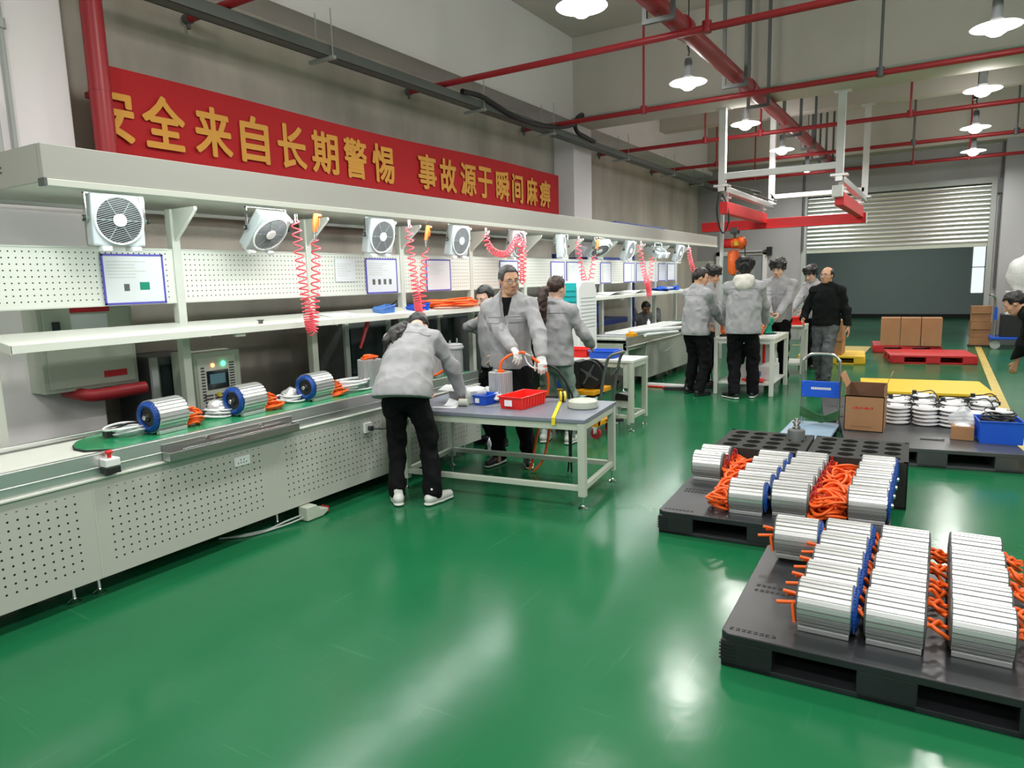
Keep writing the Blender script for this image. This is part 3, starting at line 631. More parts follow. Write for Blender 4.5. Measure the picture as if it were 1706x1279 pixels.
coil_hose('short red coil hose at the far end of the canopy', [(cxp, 12.6, 2.13), (cxp, 12.66, 2.0), (cxp, 12.8, 1.84), (cxp, 12.95, 1.70)], 11, .036)
# ------------------------------------------------------------------ motors
ORD = ['first', 'second', 'third', 'fourth', 'fifth', 'sixth', 'seventh', 'eighth']
M['motor_alu'] = mat('motor_housing_aluminium', (.70, .71, .71), .36, .75)
M['motor_grey'] = mat('motor_housing_grey', (.50, .51, .53), .42, .3)
M['red_wire'] = mat('red_wire', (.45, .03, .03), .45)
def fin_profile(r=.1015, g=.093, n=26, flat=.0):
    P = []
    for i in range(n):
        a0 = 2 * PI * i / n; w_ = 2 * PI / n; d_ = g if i % 3 else g - .003
        for rr, a in ((r, a0), (r, a0 + w_ * .68), (d_, a0 + w_ * .74), (d_, a0 + w_ * .96)): P.append((rr * math.cos(a), rr * math.sin(a)))
    return P
def bundle(c, rx, ry, h, loops, r=.0075, seed=1, n=16, rz=0):
    rd = random.Random(seed); P = []
    ph = [rd.uniform(0, 6.28) for _ in range(6)]
    for i in range(int(loops * n)):
        s = i / n; a = 2 * PI * s; k = 1 + .16 * math.sin(s * 2.7 + ph[0]) + .08 * math.sin(s * 6.1 + ph[1])
        x = rx * k * math.cos(a) + .25 * rx * math.sin(s * 1.9 + ph[2]); y = ry * k * math.sin(a) + .25 * ry * math.sin(s * 1.3 + ph[3])
        z = h * (.5 + .42 * math.sin(s * 1.1 + ph[4]) + .12 * math.sin(a * 2 + ph[5]))
        P.append((c[0] + x * math.cos(rz) - y * math.sin(rz), c[1] + x * math.sin(rz) + y * math.cos(rz), c[2] + r + max(z, 0)))
    return smooth_path(P, 2)
def motor(kind):
    """lying motor, axis X, .20 long, bottom at z = 0"""
    t = thing('motor', 'x', 'motor', (0, 0, 0)); H = .102; zc = H + .003
    pr = [(y, z + zc) for y, z in fin_profile()]
    obj('housing', MB().prism(pr, -.1, .1, 'X'), M['motor_alu'], t)
    obj('mounting_foot', MB().bb((-.098, -.075, 0), (.098, -.045, .022)).bb((-.098, .045, 0), (.098, .075, .022)), M['motor_alu'], t, bevel=.002)
    def end(sx, kind2):
        if kind2 == 'blue':
            st = obj('stator_winding', MB().lathe([(.060, sx * .10), (.060, sx * .117), (.072, sx * .126), (.088, sx * .120), (.094, sx * .104), (.092, sx * .098)], 40, (0, 0, zc), 'X'), M['winding_blue'], t, smooth=50)
            tk = MB()
            for k in range(36):
                a = 2 * PI * k / 36; c_, s_ = math.cos(a), math.sin(a); tk.cyl((sx * .121, .068 * c_, zc + .068 * s_), (sx * .113, .096 * c_, zc + .096 * s_), .0034, 5)
            obj('coil_turns', tk, M['winding_blue'], st)
            obj('end_ring', MB().lathe([(.095, sx * .099), (.101, sx * .099), (.101, sx * .104), (.095, sx * .104)], 36, (0, 0, zc), 'X'), M['chrome'], t, smooth=40)
            obj('rotor', MB().lathe([(.0, sx * .095), (.058, sx * .095), (.056, sx * .108), (.030, sx * .112), (.024, sx * .125), (.0, sx * .125)], 24, (0, 0, zc), 'X'), M['black_plastic'], t, smooth=40)
            obj('shaft', MB().lathe([(.0, sx * .12), (.015, sx * .12), (.015, sx * .137), (.012, sx * .14), (.0, sx * .14)], 16, (0, 0, zc), 'X'), M['chrome'], t, smooth=40)
        elif kind2 == 'wires':
            obj('end_plate', MB().lathe([(.0, sx * .10), (.096, sx * .10), (.094, sx * .112), (.0, sx * .114)], 30, (0, 0, zc), 'X'), M['dark_steel'], t, smooth=40)
            w_ = MB()
            for k in range(7):
                a = PI * (.15 + .12 * k); w_.tube(smooth_path([(sx * .11, .03 * math.cos(a), zc), (sx * (.135 + .01 * (k % 3)), .055 * math.cos(a), zc + .05 * math.sin(a)), (sx * .13, .08 * math.cos(a), zc + .02 + .07 * math.sin(a) * (k % 2)), (sx * .112, .088 * math.cos(a), zc - .02)], 4), .004, 6)
            obj('lead_wires', w_, M['red_wire'], t, smooth=50)
            b_ = MB()
            for k in range(3): b_.cyl((sx * .11, -.045 + .04 * k, zc - .01 - .012 * k), (sx * .155, -.045 + .04 * k, zc - .015 - .012 * k), .013, 12)
            obj('terminal', b_, M['chrome'], t, smooth=40)
        else:
            obj('end_plate', MB().lathe([(.0, sx * .10), (.098, sx * .10), (.09, sx * .108), (.03, sx * .112), (.0, sx * .112)], 30, (0, 0, zc), 'X'), M['dark_steel'], t, smooth=40)
    if kind == 'stub':
        end(1, 'blue'); end(-1, 'plate')
        c = MB()
        for k, (y, z, l, dz) in enumerate(((-.03, .0, .075, -.008), (.0, .02, .055, .012), (.03, .005, .045, .0))): c.tube([(-.10, y, zc + z), (-.13, y * 1.1, zc + z + dz * .4), (-.115 - l, y * 1.2 - .01, zc + z + dz)], .0085, 8)
        c.tube(smooth_path([(-.105, -.03, zc), (-.125, -.035, zc - .01), (-.118, -.05, zc - .05), (-.112, -.06, zc - .08)], 5), .0085, 8)
        obj('orange_cable', c, M['orange_cable'], t, smooth=50)
    elif kind == 'leads':
        end(1, 'plate'); end(-1, 'plate')
    elif kind == 'wired': end(1, 'wires'); end(-1, 'plate')
    elif kind == 'blue': end(1, 'blue'); end(-1, 'plate')
    return t
def leads(sx, seed, zc=.108):
    rd = random.Random(seed); c = MB()
    for k in range(3):
        y = -.04 + .04 * k; z0 = zc + rd.uniform(-.03, .03)
        c.tube(smooth_path([(sx * .105, y, z0), (sx * .125, y + rd.uniform(-.01, .01), z0 + rd.uniform(-.02, .02)), (sx * .15, y + rd.uniform(-.03, .03), z0 + rd.uniform(-.03, .0)), (sx * (.165 + rd.uniform(0, .025)), y + rd.uniform(-.04, .04), z0 + rd.uniform(-.05, .01))], 5), .0085, 8)
    return c
PROTO = {k: motor(k) for k in ('stub', 'leads', 'wired', 'blue')}
USED = set()
def place_motor(kind, loc, rz, label, group, cable=None):
    p = PROTO[kind]
    if kind not in USED: USED.add(kind); t = p; t.location = loc; t.rotation_euler = (0, 0, rz); t['label'] = label; t['group'] = group
    else: t = dup(p, loc, rz, label, group)
    if cable is not None: obj('orange_cable', cable, M['orange_cable'], t, smooth=50)
    return t
# ------------------------------------------------------------------ pallets
def pallet(label, corner, rz, w_, d_, h, material, group='plastic pallets', nb=3):
    t = thing('pallet', label, 'pallet', (corner[0], corner[1], 0), rz, group)
    obj('deck', MB().prism([(.03, 0), (w_ - .03, 0), (w_, .03), (w_, d_ - .03), (w_ - .03, d_), (.03, d_), (0, d_ - .03), (0, .03)], h - .035, h, 'Z'), material, t, bevel=.005)
    bw = .17 * w_ ; xs = [0, (w_ - bw) / 2, w_ - bw] if nb == 3 else [0, w_ - bw]
    dw = .16; ys = [0, (d_ - dw) / 2, d_ - dw]
    for x in xs:
        for y in ys: obj('foot_block', MB().bb((x + .002, y + .002, .02), (x + bw - .002, y + dw - .002, h - .03)), material, t, bevel=.006)
    rn = MB()
    for y in ys: rn.bb((.004, y + .004, 0), (w_ - .004, y + dw - .004, .024))
    for x in xs: rn.bb((x + .004, .004, 0), (x + bw - .004, d_ - .004, .0235))
    obj('base_runner', rn, material, t, bevel=.004)
    for sx in (0, 1):
        rb = MB(); X_ = sx * w_; s_ = 1 if sx == 0 else -1
        for k in range(5):
            z = .035 + (h - .075) * k / 4.5
            rb.add([(X_ - s_ * .003, -.003, z), (X_ + s_ * .06, -.003, z), (X_ + s_ * .06, .004, z), (X_ + s_ * .004, .004, z), (X_ + s_ * .004, .09, z), (X_ - s_ * .003, .09, z)] + [(X_ - s_ * .003, -.003, z + .006), (X_ + s_ * .06, -.003, z + .006), (X_ + s_ * .06, .004, z + .006), (X_ + s_ * .004, .004, z + .006), (X_ + s_ * .004, .09, z + .006), (X_ - s_ * .003, .09, z + .006)],
                   [(0, 1, 2, 3), (0, 3, 4, 5), (6, 7, 8, 9), (6, 9, 10, 11)] + [(a, (a + 1) % 6, 6 + (a + 1) % 6, 6 + a) for a in range(6)])
        obj('corner_rib', rb, material, t)
    mk = MB(); rd = random.Random(5)
    for (x, y, a) in ((.03, .045, 0), (.05, d_ * .42, 0), (.05, d_ * .47, 0), (.06, d_ - .1, 0)):
        for k in range(8):
            q = x + k * .024
            mk.bb((q, y, h - .001), (q + .016, y + .005, h + .0012)); mk.bb((q, y + .016, h - .001), (q + .016, y + .021, h + .0012)); 
            mk.bb((q + (.011 if k % 3 else 0), y, h - .001), (q + (.016 if k % 3 else .005), y + .02, h + .0012))
    obj('moulded_mark', mk, M['rubber'], t)
    return t
pallet('nearest black plastic pallet in the foreground, loaded with rows of silver motors', (-.728, 2.79), .030, 1.25, 1.12, .15, M['pallet_black'])
pallet('black plastic pallet behind the nearest one, with motors and orange cable bundles', (-1.50, 4.165), .06, 1.33, 1.10, .15, M['pallet_black'])
G2 = 'motors on the nearest pallet'
for ci, (x, y0, kind, word) in enumerate(((-.352, 3.035, 'stub', 'leftmost full row'), (-.095, 3.05, 'leads', 'middle row'), (.200, 3.105, 'leads', 'right row'))):
    for k in range(5):
        y = y0 + .207 * k; 
        lb = f'silver finned motor, {ORD[k]} from the front in the {word}, nearest pallet'
        place_motor(kind, (x, y, .151), .02 + random.uniform(-.012, .012), lb, G2, leads(1, ci * 10 + k) if kind == 'leads' or k % 2 == 0 else None)
place_motor('stub', (-.585, 3.745, .172), .06, 'lone silver motor with orange stubs at the far left corner of the nearest pallet', G2)
tag(obj('support_block', MB().bb((-.66, 3.69, .1505), (-.51, 3.80, .1755)), M['rubber']), 'dark spacer under the lone motor on the nearest pallet', 'spacer')
G1 = 'motors on the middle pallet'
r1 = .06
for ci, (x, y0, n_, kind, word) in enumerate(((-1.415, 5.02, 2, 'wired', 'far left row'), (-.99, 4.40, 5, 'blue', 'second row from left'), (-.745, 4.47, 5, 'wired', 'third row from left'), (-.322, 4.56, 5, 'blue', 'right row'))):
    for k in range(n_):
        lb = f'silver motor, {ORD[k]} from the front in the {word}, middle pallet'
        cb = None
        if ci == 0: cb = MB().tube(bundle((.175, -.04, -.1 + .105), .055, .075, .12, 6, .0078, k), .0078, 7)
        if ci == 1: cb = MB().tube(bundle((-.18, -.01, .0), .06, .085, .11, 6, .0078, 10 + k), .0078, 7)
        if ci == 2: cb = MB().tube(bundle((.215, -.01, .0), .075, .09, .15, 8, .0078, 20 + k), .0078, 7)
        place_motor(kind, (x, y0 + .205 * k, .151), r1 + random.uniform(-.01, .01), lb, G1, cb)
# bench motors, blue face toward the camera side
GB = 'motors lying on the near bench mat'
for k, (x, y, w_) in enumerate(((-4.03, 2.43, 'nearest'), (-4.04, 3.03, 'second'), (-4.04, 3.66, 'third'))):
    cb = MB().tube(bundle((-.19, -.02, 0), .09 if k else .03, .10 if k else .05, .05, 4, .0085, 40 + k), .0085, 7)
    place_motor('blue', (x, y, .793), -PI / 2 + .10, f'{w_} of the three silver motors lying on the green bench mat, blue winding facing out', GB, cb)
# folded foil bags / white cable coils beside the bench motors
M['foil'] = mat('foil_bag', (.72, .73, .74), .25, .5, bump=1.0, bscale=18)
def blob(c, r, seed, amp=.25, sub=3):
    rd = random.Random(seed); bm = bmesh.new(); bmesh.ops.create_icosphere(bm, subdivisions=sub, radius=1)
    ph = [Vector((rd.uniform(-3, 3), rd.uniform(-3, 3), rd.uniform(-3, 3))) for _ in range(5)]
    mb = MB(); vs = []
    for v in bm.verts:
        p = v.co; k = 1 + amp * sum(math.sin(p.dot(q) * 2 + i) for i, q in enumerate(ph)) / 3
        z = p.z * k; vs.append((c[0] + p.x * k * r[0], c[1] + p.y * k * r[1], c[2] + max(z, -.75) * r[2] + .75 * r[2]))
    mb.add(vs, [[v.index for v in f.verts] for f in bm.faces]); bm.free(); return mb
for k, (x, y) in enumerate(((-4.14, 2.28), (-4.15, 2.90), (-4.16, 3.52))):
    t = thing('cable_coil', ['clear bagged white cable coil beside the nearest bench motor', 'clear bagged white cable coil beside the second bench motor', 'clear bagged white cable coil beside the third bench motor'][k], 'cable', (x, y, .793), 0, 'bagged cables on the near bench')
    obj('coil', MB().tube(bundle((x, y, .793), .085, .10, .05, 6, .007, 60 + k), .007, 7), M['white_cable'], t, True, smooth=50)
    obj('plug', MB().tube(smooth_path([(x - .02, y - .11, .83), (x, y - .02, .86), (x + .03, y + .06, .85), (x + .05, y + .09, .81)], 4), .007, 6).bb((x - .06, y - .14, .80), (x - .01, y - .09, .84)), M['black_plastic'], t, True)
    obj('bag', blob((x, y, .793), (.07, .07, .06), k, .3), M['foil'], t, True, smooth=60) if k else None
t = thing('cable_stack', 'stack of flat white cable coils on the near bench beyond the third motor', 'cable', (-4.1, 4.1, .793))
for k in range(3): obj('coil', MB().tube(bundle((-4.12, 4.12, .793 + k * .025), .10, .15, .03, 5, .008, 80 + k), .008, 7), M['white_cable'], t, True, smooth=50)
# ------------------------------------------------------------------ standing motors
def standing(name, label, loc, h=.25, loop=True, top=True, group='standing grey motors'):
    t = thing(name, label, 'motor', loc, 0, group)
    obj('housing', MB().prism(fin_profile(.100, .095, 40), 0, h, 'Z'), M['motor_grey'], t)
    if top:
        obj('flange', MB().lathe([(.0, h), (.112, h), (.112, h + .018), (.104, h + .022), (.104, h + .04), (.085, h + .045), (.0, h + .045)], 32), M['motor_grey'], t, smooth=40)
        b_ = MB()
        for k in range(5): a = k * 1.25; b_.cyl((.06 * math.cos(a), .06 * math.sin(a), h + .04), (.06 * math.cos(a), .06 * math.sin(a), h + .075 + .02 * (k == 1)), .008, 8)
        obj('terminal', b_, M['chrome'], t, smooth=40)
    if loop:
        obj('orange_cable', MB().tube(smooth_path([(.08, -.02, h + .03), (.13, -.03, h + .02), (.19, -.05, h * .75), (.20, -.06, h * .45), (.16, -.07, .06), (.09, -.09, .025), (.02, -.12, .015)], 6), .012, 9), M['orange_cable'], t, smooth=50)
        obj('connector', MB().cyl((.08, -.02, h + .03), (.12, -.03, h + .025), .014, 10).cyl((.11, .02, h * .3), (.135, .02, h * .3), .018, 10), M['chrome'], t, smooth=40)
    return t
standing('motor', 'grey standing motor on the bench beside the bending woman, with an orange cable loop', (-3.98, 5.02, .793), .225)
standing('motor', 'grey standing motor on the bench partly behind the man with glasses', (-4.0, 5.36, .793), .225, loop=False)
t = standing('motor', 'plain grey standing motor on the bench at the left elbow of the bending woman', (-4.07, 4.29, .793), .235, loop=False, top=False)
obj('orange_cable', MB().tube(bundle((-4.07, 4.29, 1.028), .05, .05, .03, 3, .008, 90), .008, 7), M['orange_cable'], t, True, smooth=50)
# ------------------------------------------------------------------ things on and at the near bench
def emergency_stop():
    x, y, z = -3.775, 1.945, .715
    t = thing('emergency_stop', 'white and black emergency stop box with red mushroom button on the bench rail', 'switch', (x, y, z - .03))
    obj('housing', MB().bb((x - .03, y - .04, z + .005), (x + .035, y + .04, z + .05)), M['plastic_white'], t, True, bevel=.006)
    obj('base', MB().bb((x - .03, y - .04, z - .035), (x + .033, y + .04, z + .005)), M['black_plastic'], t, True, bevel=.006)
    obj('button', MB().lathe([(.0, .09), (.016, .09), (.02, .083), (.018, .074), (.010, .07), (.010, .05)], 18, (x, y, z)), M['led_red'], t, True, smooth=40)
emergency_stop()
t = thing('tool_trough', 'long stainless steel trough hung on the front rail of the near bench', 'trough', (-3.77, 2.72, .67))
x0 = -3.80
obj('trough_body', MB().bb((x0, 2.255, .672), (x0 + .075, 3.205, .676)).bb((x0 + .072, 2.255, .672), (x0 + .076, 3.205, .722)).bb((x0, 2.255, .672), (x0 + .076, 2.259, .722)).bb((x0, 3.201, .672), (x0 + .076, 3.205, .722)).bb((x0, 2.255, .672), (x0 + .003, 3.205, .765)), M['steel'], t, True, bevel=.002)
obj('bolt', MB().cyl((x0, 2.55, .748), (x0 + .012, 2.55, .748), .012, 10).cyl((x0, 2.95, .748), (x0 + .012, 2.95, .748), .012, 10), M['chrome'], t, True, smooth=40)
obj('inner_rail', MB().cyl((x0 + .055, 2.35, .725), (x0 + .055, 3.15, .725), .004, 6), M['chrome'], t, True)
t = thing('socket_plate', 'white double socket plate on the perforated bench front', 'socket', (-3.795, 2.78, .52))
obj('plate', MB().bb((-3.80, 2.72, .515), (-3.793, 2.84, .575)), M['plastic_white'], t, True, bevel=.003)
s = MB(); [s.bb((-3.793, 2.745 + .02 * k, .532), (-3.7922, 2.752 + .02 * k, .54)) for k in range(4)]; s.bb((-3.793, 2.765, .55), (-3.7922, 2.771, .56)); s.bb((-3.793, 2.79, .55), (-3.7922, 2.796, .56)); obj('slot', s, M['ink'], t, True)
t = thing('wall_socket', 'white square socket with a black plug on the bench front beside the bending woman', 'socket', (-3.79, 3.93, .5))
obj('plate', MB().bb((-3.80, 3.89, .50), (-3.775, 3.97, .58)), M['plastic_white'], t, True, bevel=.004)
obj('plug', MB().cyl((-3.775, 3.935, .535), (-3.74, 3.935, .535), .02, 12).tube(smooth_path([(-3.74, 3.935, .535), (-3.72, 3.96, .53), (-3.73, 4.05, .51), (-3.77, 4.15, .50)], 4), .006, 6), M['black_plastic'], t, True, smooth=40)
t = thing('foot_switch', 'grey foot switch box with cables on the floor under the near bench', 'switch', (-3.77, 3.3, 0))
obj('body', MB().prism([(3.22, .005), (3.37, .005), (3.42, .03), (3.42, .05), (3.34, .07), (3.31, .105), (3.22, .105)], -3.82, -3.73, 'X'), M['grey_paint'], t, True, bevel=.006)
obj('pedal_tip', MB().bb((-3.81, 3.42, .02), (-3.74, 3.435, .055)), M['red_paint'], t, True)
obj('cable', MB().tube(smooth_path([(-3.8, 3.22, .04), (-3.82, 3.1, .03), (-3.84, 2.95, .015), (-3.95, 2.75, .01)], 5), .006, 6).tube(smooth_path([(-3.77, 3.22, .03), (-3.8, 3.08, .015), (-3.86, 2.85, .01), (-4.0, 2.7, .01)], 5), .006, 6), M['grey_pipe'], t, True)
# test instrument behind the bench
t = thing('test_instrument', 'grey test instrument with green and orange lamps and a small screen behind the near bench', 'instrument', (-4.72, 3.2, .5))
ix, iy0, iy1, iz0, iz1 = -4.62, 3.05, 3.44, .62, 1.185
obj('cabinet', MB().bb((ix - .28, iy0, iz0), (ix, iy1, iz1)), M['grey_paint'], t, True, bevel=.006)
obj('stand', MB().bb((ix - .26, iy0 + .04, 0), (ix - .04, iy0 + .08, iz0)).bb((ix - .26, iy1 - .08, 0), (ix - .04, iy1 - .04, iz0)), M['dark_steel'], t, True)
obj('front_plate', MB().bb((ix, iy0 + .02, iz0 + .02), (ix + .006, iy1 - .05, iz1 - .04)), M['white_paint'], t, True)
obj('screen', MB().bb((ix + .006, iy0 + .09, iz1 - .28), (ix + .014, iy0 + .27, iz1 - .14)), M['screen'], t, True)
obj('display', MB().bb((ix + .014, iy0 + .11, iz1 - .24), (ix + .0155, iy0 + .24, iz1 - .165)), M['screen_on'], t, True)
obj('green_lamp', MB().ell((ix + .008, iy0 + .235, iz1 - .095), (.014, .018, .018)), M['led_green'], t, True, smooth=60)
obj('orange_lamp', MB().ell((ix + .008, iy0 + .145, iz1 - .10), (.012, .014, .014)), M['led_orange'], t, True, smooth=60)
s = MB()
for k in range(12): s.bb((ix + .006, iy0 + .045, iz1 - .12 - k * .022), (ix + .0075, iy0 + .075, iz1 - .108 - k * .022)); s.bb((ix + .006, iy0 + .285, iz1 - .10 - k * .02), (ix + .0075, iy0 + .33, iz1 - .089 - k * .02))
for k in range(6): s.bb((ix + .006, iy0 + .06, iz1 - .33 - k * .025), (ix + .0075, iy0 + .13, iz1 - .318 - k * .025)); s.bb((ix + .006, iy0 + .145, iz1 - .33 - k * .025), (ix + .0075, iy0 + .22, iz1 - .318 - k * .025))
obj('vent', s, M['ink'], t, True)
obj('knob', MB().cyl((ix + .006, iy0 + .17, iz1 - .325), (ix + .03, iy0 + .17, iz1 - .325), .016, 12), M['yellow'], t, True, smooth=40)
def dark_cabinet(label, x, y0, y1, z1, doors):
    t = thing('control_cabinet', label, 'cabinet', (x - .3, (y0 + y1) / 2, 0), 0, 'dark cabinets behind the benches')
    obj('body', MB().bb((x - .5, y0, 0), (x, y1, z1)), M['dark_steel'] , t, True, bevel=.006)
    w_ = (y1 - y0) / doors
    for k in range(doors): obj('glass_door', MB().bb((x, y0 + k * w_ + .05, .55), (x + .012, y0 + (k + 1) * w_ - .05, z1 - .06)), M['screen'], t, True)
    for k in range(doors + 1): obj('frame_post', MB().bb((x - .01, y0 + k * w_ - .025, 0), (x + .02, y0 + k * w_ + .025, z1)), M['grey_pipe'], t, True)
dark_cabinet('dark machine cabinet behind the near bench left of the bending woman', -4.92, 2.92, 3.35, 1.16, 1)
dark_cabinet('dark cabinet with black glass doors behind the bench beside the bending woman', -4.66, 5.4, 7.2, 1.32, 3)
dark_cabinet('dark cabinet under the shelf to the left of the second coil hose', -4.66, 4.62, 5.2, 1.30, 1)
dark_cabinet('dark cabinet in the shade beside the air cooler', -4.7, 8.6, 9.3, 1.3, 1)
# red hanging strap under shelf
tag(obj('red_strap', MB().tube(smooth_path([(-4.3, 4.54, 1.33), (-4.31, 4.52, 1.26), (-4.30, 4.46, 1.16), (-4.31, 4.44, 1.10)], 5), [.02] * 6 + [.015] * 5 + [.012] * 5, 6), M['red_paint'], smooth=50), 'red strap hanging under the shelf left of the bending woman', 'strap')
# ------------------------------------------------------------------ things on the shelf
def bin_(label, loc, rz, w_, d_, h, material, group=None, card=True, taper=.9, name='parts_bin', low=0):
    t = thing(name, label, 'bin', loc, rz, group)
    e = .006; b_ = MB(); wb, db = w_ * taper, d_ * taper
    def ring(ww, dd, z): return [(-ww / 2, -dd / 2, z), (ww / 2, -dd / 2, z), (ww / 2, dd / 2, z), (-ww / 2, dd / 2, z)]
    v = ring(wb, db, 0) + ring(w_, d_, h) + ring(w_ - 2 * e, d_ - 2 * e, h) + ring(wb - 2 * e, db - 2 * e, e)
    if low: 
        for i in (4, 5, 8, 9): v[i] = (v[i][0], v[i][1], h * low)
    f = [(3, 2, 1, 0)]
    for a in (0, 4, 8): f += [(a + i, a + (i + 1) % 4, a + 4 + (i + 1) % 4, a + 4 + i) for i in range(4)]
    f.append((12, 13, 14, 15)); b_.add(v, f); obj('tub', b_, material, t)
    obj('rim', MB().tube([ring(w_ + .006, d_ + .006, h)[i] if not low or i > 1 else v[4 + i] for i in range(4)], .006, 6, True), material, t)
    rb = MB()
    for k in range(1, 9): 
        q = -d_ / 2 + d_ * k / 9
        for s in (-1, 1): rb.prism([(s * wb / 2, h * .08), (s * (wb / 2 + .006), h * .08), (s * (w_ / 2 + .004), h * .92), (s * w_ / 2, h * .92)], q - .003, q + .003, 'Y')
    obj('rib', rb, material, t)
    if card: obj('label_card', MB().box((-.02, -d_ / 2 * (taper + 1) / 2 - .006, h * .5), (w_ * .32, .004, h * .5)), M['paper'], t)
    return t
sz = lambda x: 1.378 + (-4.19 - x) * .138 + .001
bin_('light blue bin of screws standing on the shelf above the bending woman', (-4.31, 4.77, 1.385), .1, .11, .2, .075, M['lightblue_plastic'], 'blue bins on the shelf', False, low=.6)
obj('screwdriver', MB().tube([(-4.3, 4.83, 1.44), (-4.26, 4.90, 1.50)], .006, 6), M['black_plastic'], None)
tag(bpy.data.objects['screwdriver'], 'dark screwdriver sticking out of the light blue bin', 'tool')
tag(obj('screw_pile', blob((-4.30, 4.80, 1.40), (.035, .06, .02), 5, .3), M['blue_plastic'], smooth=0), 'heap of small blue parts in the light blue bin', 'parts', kind='stuff')
bin_('bright blue bin on the shelf beside the second coil hose', (-4.30, 5.24, 1.388), 0, .12, .22, .07, M['blue_plastic'], 'blue bins on the shelf', False, low=.5)
tag(obj('small_fitting', MB().cyl((-4.25, 3.37, 1.388), (-4.25, 3.37, 1.408), .016, 12).cyl((-4.25, 3.37, 1.408), (-4.25, 3.37, 1.415), .024, 12), M['dark_steel'], smooth=40), 'small dark metal fitting lying on the near shelf', 'fitting')
tag(obj('shelf_sheet', MB().box((-4.33, 4.25, 1.402), (.2, .34, .003), rot=Matrix.Rotation(.137, 3, 'Y')), M['paper']), 'pale paper lying on the shelf left of the light blue bin', 'paper')
tag(obj('cable_coil', MB().tube(bundle((-4.33, 5.78, 1.395), .11, .36, .07, 9, .011, 101, 18), .011, 8).tube(smooth_path([(-4.25, 6.05, 1.46), (-4.2, 6.2, 1.42), (-4.14, 6.3, 1.30), (-4.05, 6.38, 1.19), (-3.98, 6.40, 1.08)], 6), .012, 8), M['orange_cable'], smooth=50), 'big coil of orange cable on the shelf with one end hanging down to a hand', 'cable')
tag(obj('cable_coil', MB().tube(bundle((-4.33, 6.85, 1.395), .10, .25, .07, 7, .011, 102, 18), .011, 8), M['orange_cable'], smooth=50), 'smaller orange cable coil on the shelf left of the man with glasses', 'cable')
tag(obj('cardboard_pad', blob((-4.3, 7.3, 1.392), (.1, .18, .02), 3, .2), M['carton']), 'brown pad on the shelf behind the man with glasses', 'packing')
for k, (y, s) in enumerate(((12.15, 1), (12.75, 1.2))):
    tag(obj('blue_bag', blob((-4.33, y, 1.39), (.11, .26 * s, .045), 30 + k, .35), M['blue_plastic'], smooth=60), ['nearer blue bag of parts lying on the far shelf', 'farther blue bag of parts lying on the far shelf'][k], 'bag', 'blue bags on the far shelf')
tag(obj('white_packet', blob((-4.3, 12.45, 1.42), (.07, .2, .02), 33, .2), M['plastic_white'], smooth=60), 'white packet between the blue bags on the far shelf', 'packet')
for k, y in enumerate((9.9, 10.9)):
    tag(obj('loose_sheet', MB().grid(lambda a, b_: Vector((-4.48 + .26 * a, y - .3 + .6 * b_, 1.425 - .036 * a + .05 * math.sin(PI * b_) * (a * .6 + .2))), 8, 12), M['paper'], smooth=60, solid=.003), ['curled pale sheet on the shelf beyond the air cooler', 'curled pale sheet farther along the shelf'][k], 'paper')
# blue storage shelf behind the far bench
t = thing('blue_storage_rack', 'dark blue steel storage rack standing behind the far bench', 'rack', (-5.0, 10.3, 0))
M['rack_blue'] = mat('rack_blue', (.01, .035, .24), .45)
for y in (10.0, 11.75):
    for x in (-5.35, -4.72): obj('post', MB().bb((x - .03, y - .03, 0), (x + .03, y + .03, 2.05)), M['rack_blue'], t, True)
for z in (.95, 1.98): obj('shelf_deck', MB().bb((-5.36, 9.98, z - .03), (-4.70, 11.78, z)).bb((-4.72, 9.98, z - .07), (-4.69, 11.78, z)), M['rack_blue'], t, True)
obj('back_brace', MB().bb((-5.37, 10, 1.25), (-5.34, 11.76, 1.28)), M['black_plastic'], t, True)
tag(obj('blue_crate', MB().bb((-5.25, 10.1, .952), (-4.8, 10.65, 1.25)), M['rack_blue'], bevel=.02), 'dark blue crate on the lower deck of the blue rack', 'crate')
tag(obj('blue_crate', MB().bb((-5.25, 9.95, 1.452), (-4.75, 10.3, 1.6)).bb((-5.2, 10, 1.40), (-4.8, 10.2, 1.452)), M['rack_blue'], bevel=.02), 'dark blue crate seen just above the far shelf', 'crate')
tag(obj('blue_panel_on_canopy', MB().bb((-4.6, 9.35, 2.382), (-4.0, 11.4, 2.44)), M['rack_blue'], bevel=.01), 'flat dark blue panel lying on top of the canopy beyond the white pillar', 'panel')
# air cooler
t = thing('air_cooler', 'white portable air cooler with a teal louvred front, in the gap between the benches', 'air cooler', (-3.95, 7.88, 0))
ax, ay = -3.95, 7.88
def louv(z0, z1): return
obj('body', MB().prism([(ay - .26, .05), (ay + .26, .05), (ay + .26, 1.50), (ay + .20, 1.62), (ay - .18, 1.62), (ay - .26, 1.55)], ax - .22, ax + .2, 'X'), M['plastic_white'], t, True, bevel=.02)
obj('teal_front', MB().prism([(ax - .20, 1.18), (ax + .17, 1.18), (ax + .17, 1.60), (ax - .20, 1.60)], ay - .272, ay - .255, 'Y'), M['teal'], t, True, bevel=.006)
lv = MB(); [lv.box((ax - .015, ay - .275, 1.25 + .065 * k), (.36, .02, .012)) for k in range(5)]; obj('louvre', lv, M['teal'], t, True)
sv = MB(); [sv.bb((ax + .2, ay - .2, 1.05 + .045 * k), (ax + .204, ay + .2, 1.056 + .045 * k)) for k in range(9)]; obj('side_vent', sv, M['grey_pipe'], t, True)
obj('side_grip', MB().bb((ax + .2, ay - .05, .72), (ax + .206, ay + .01, .84)), M['dark_steel'], t, True)
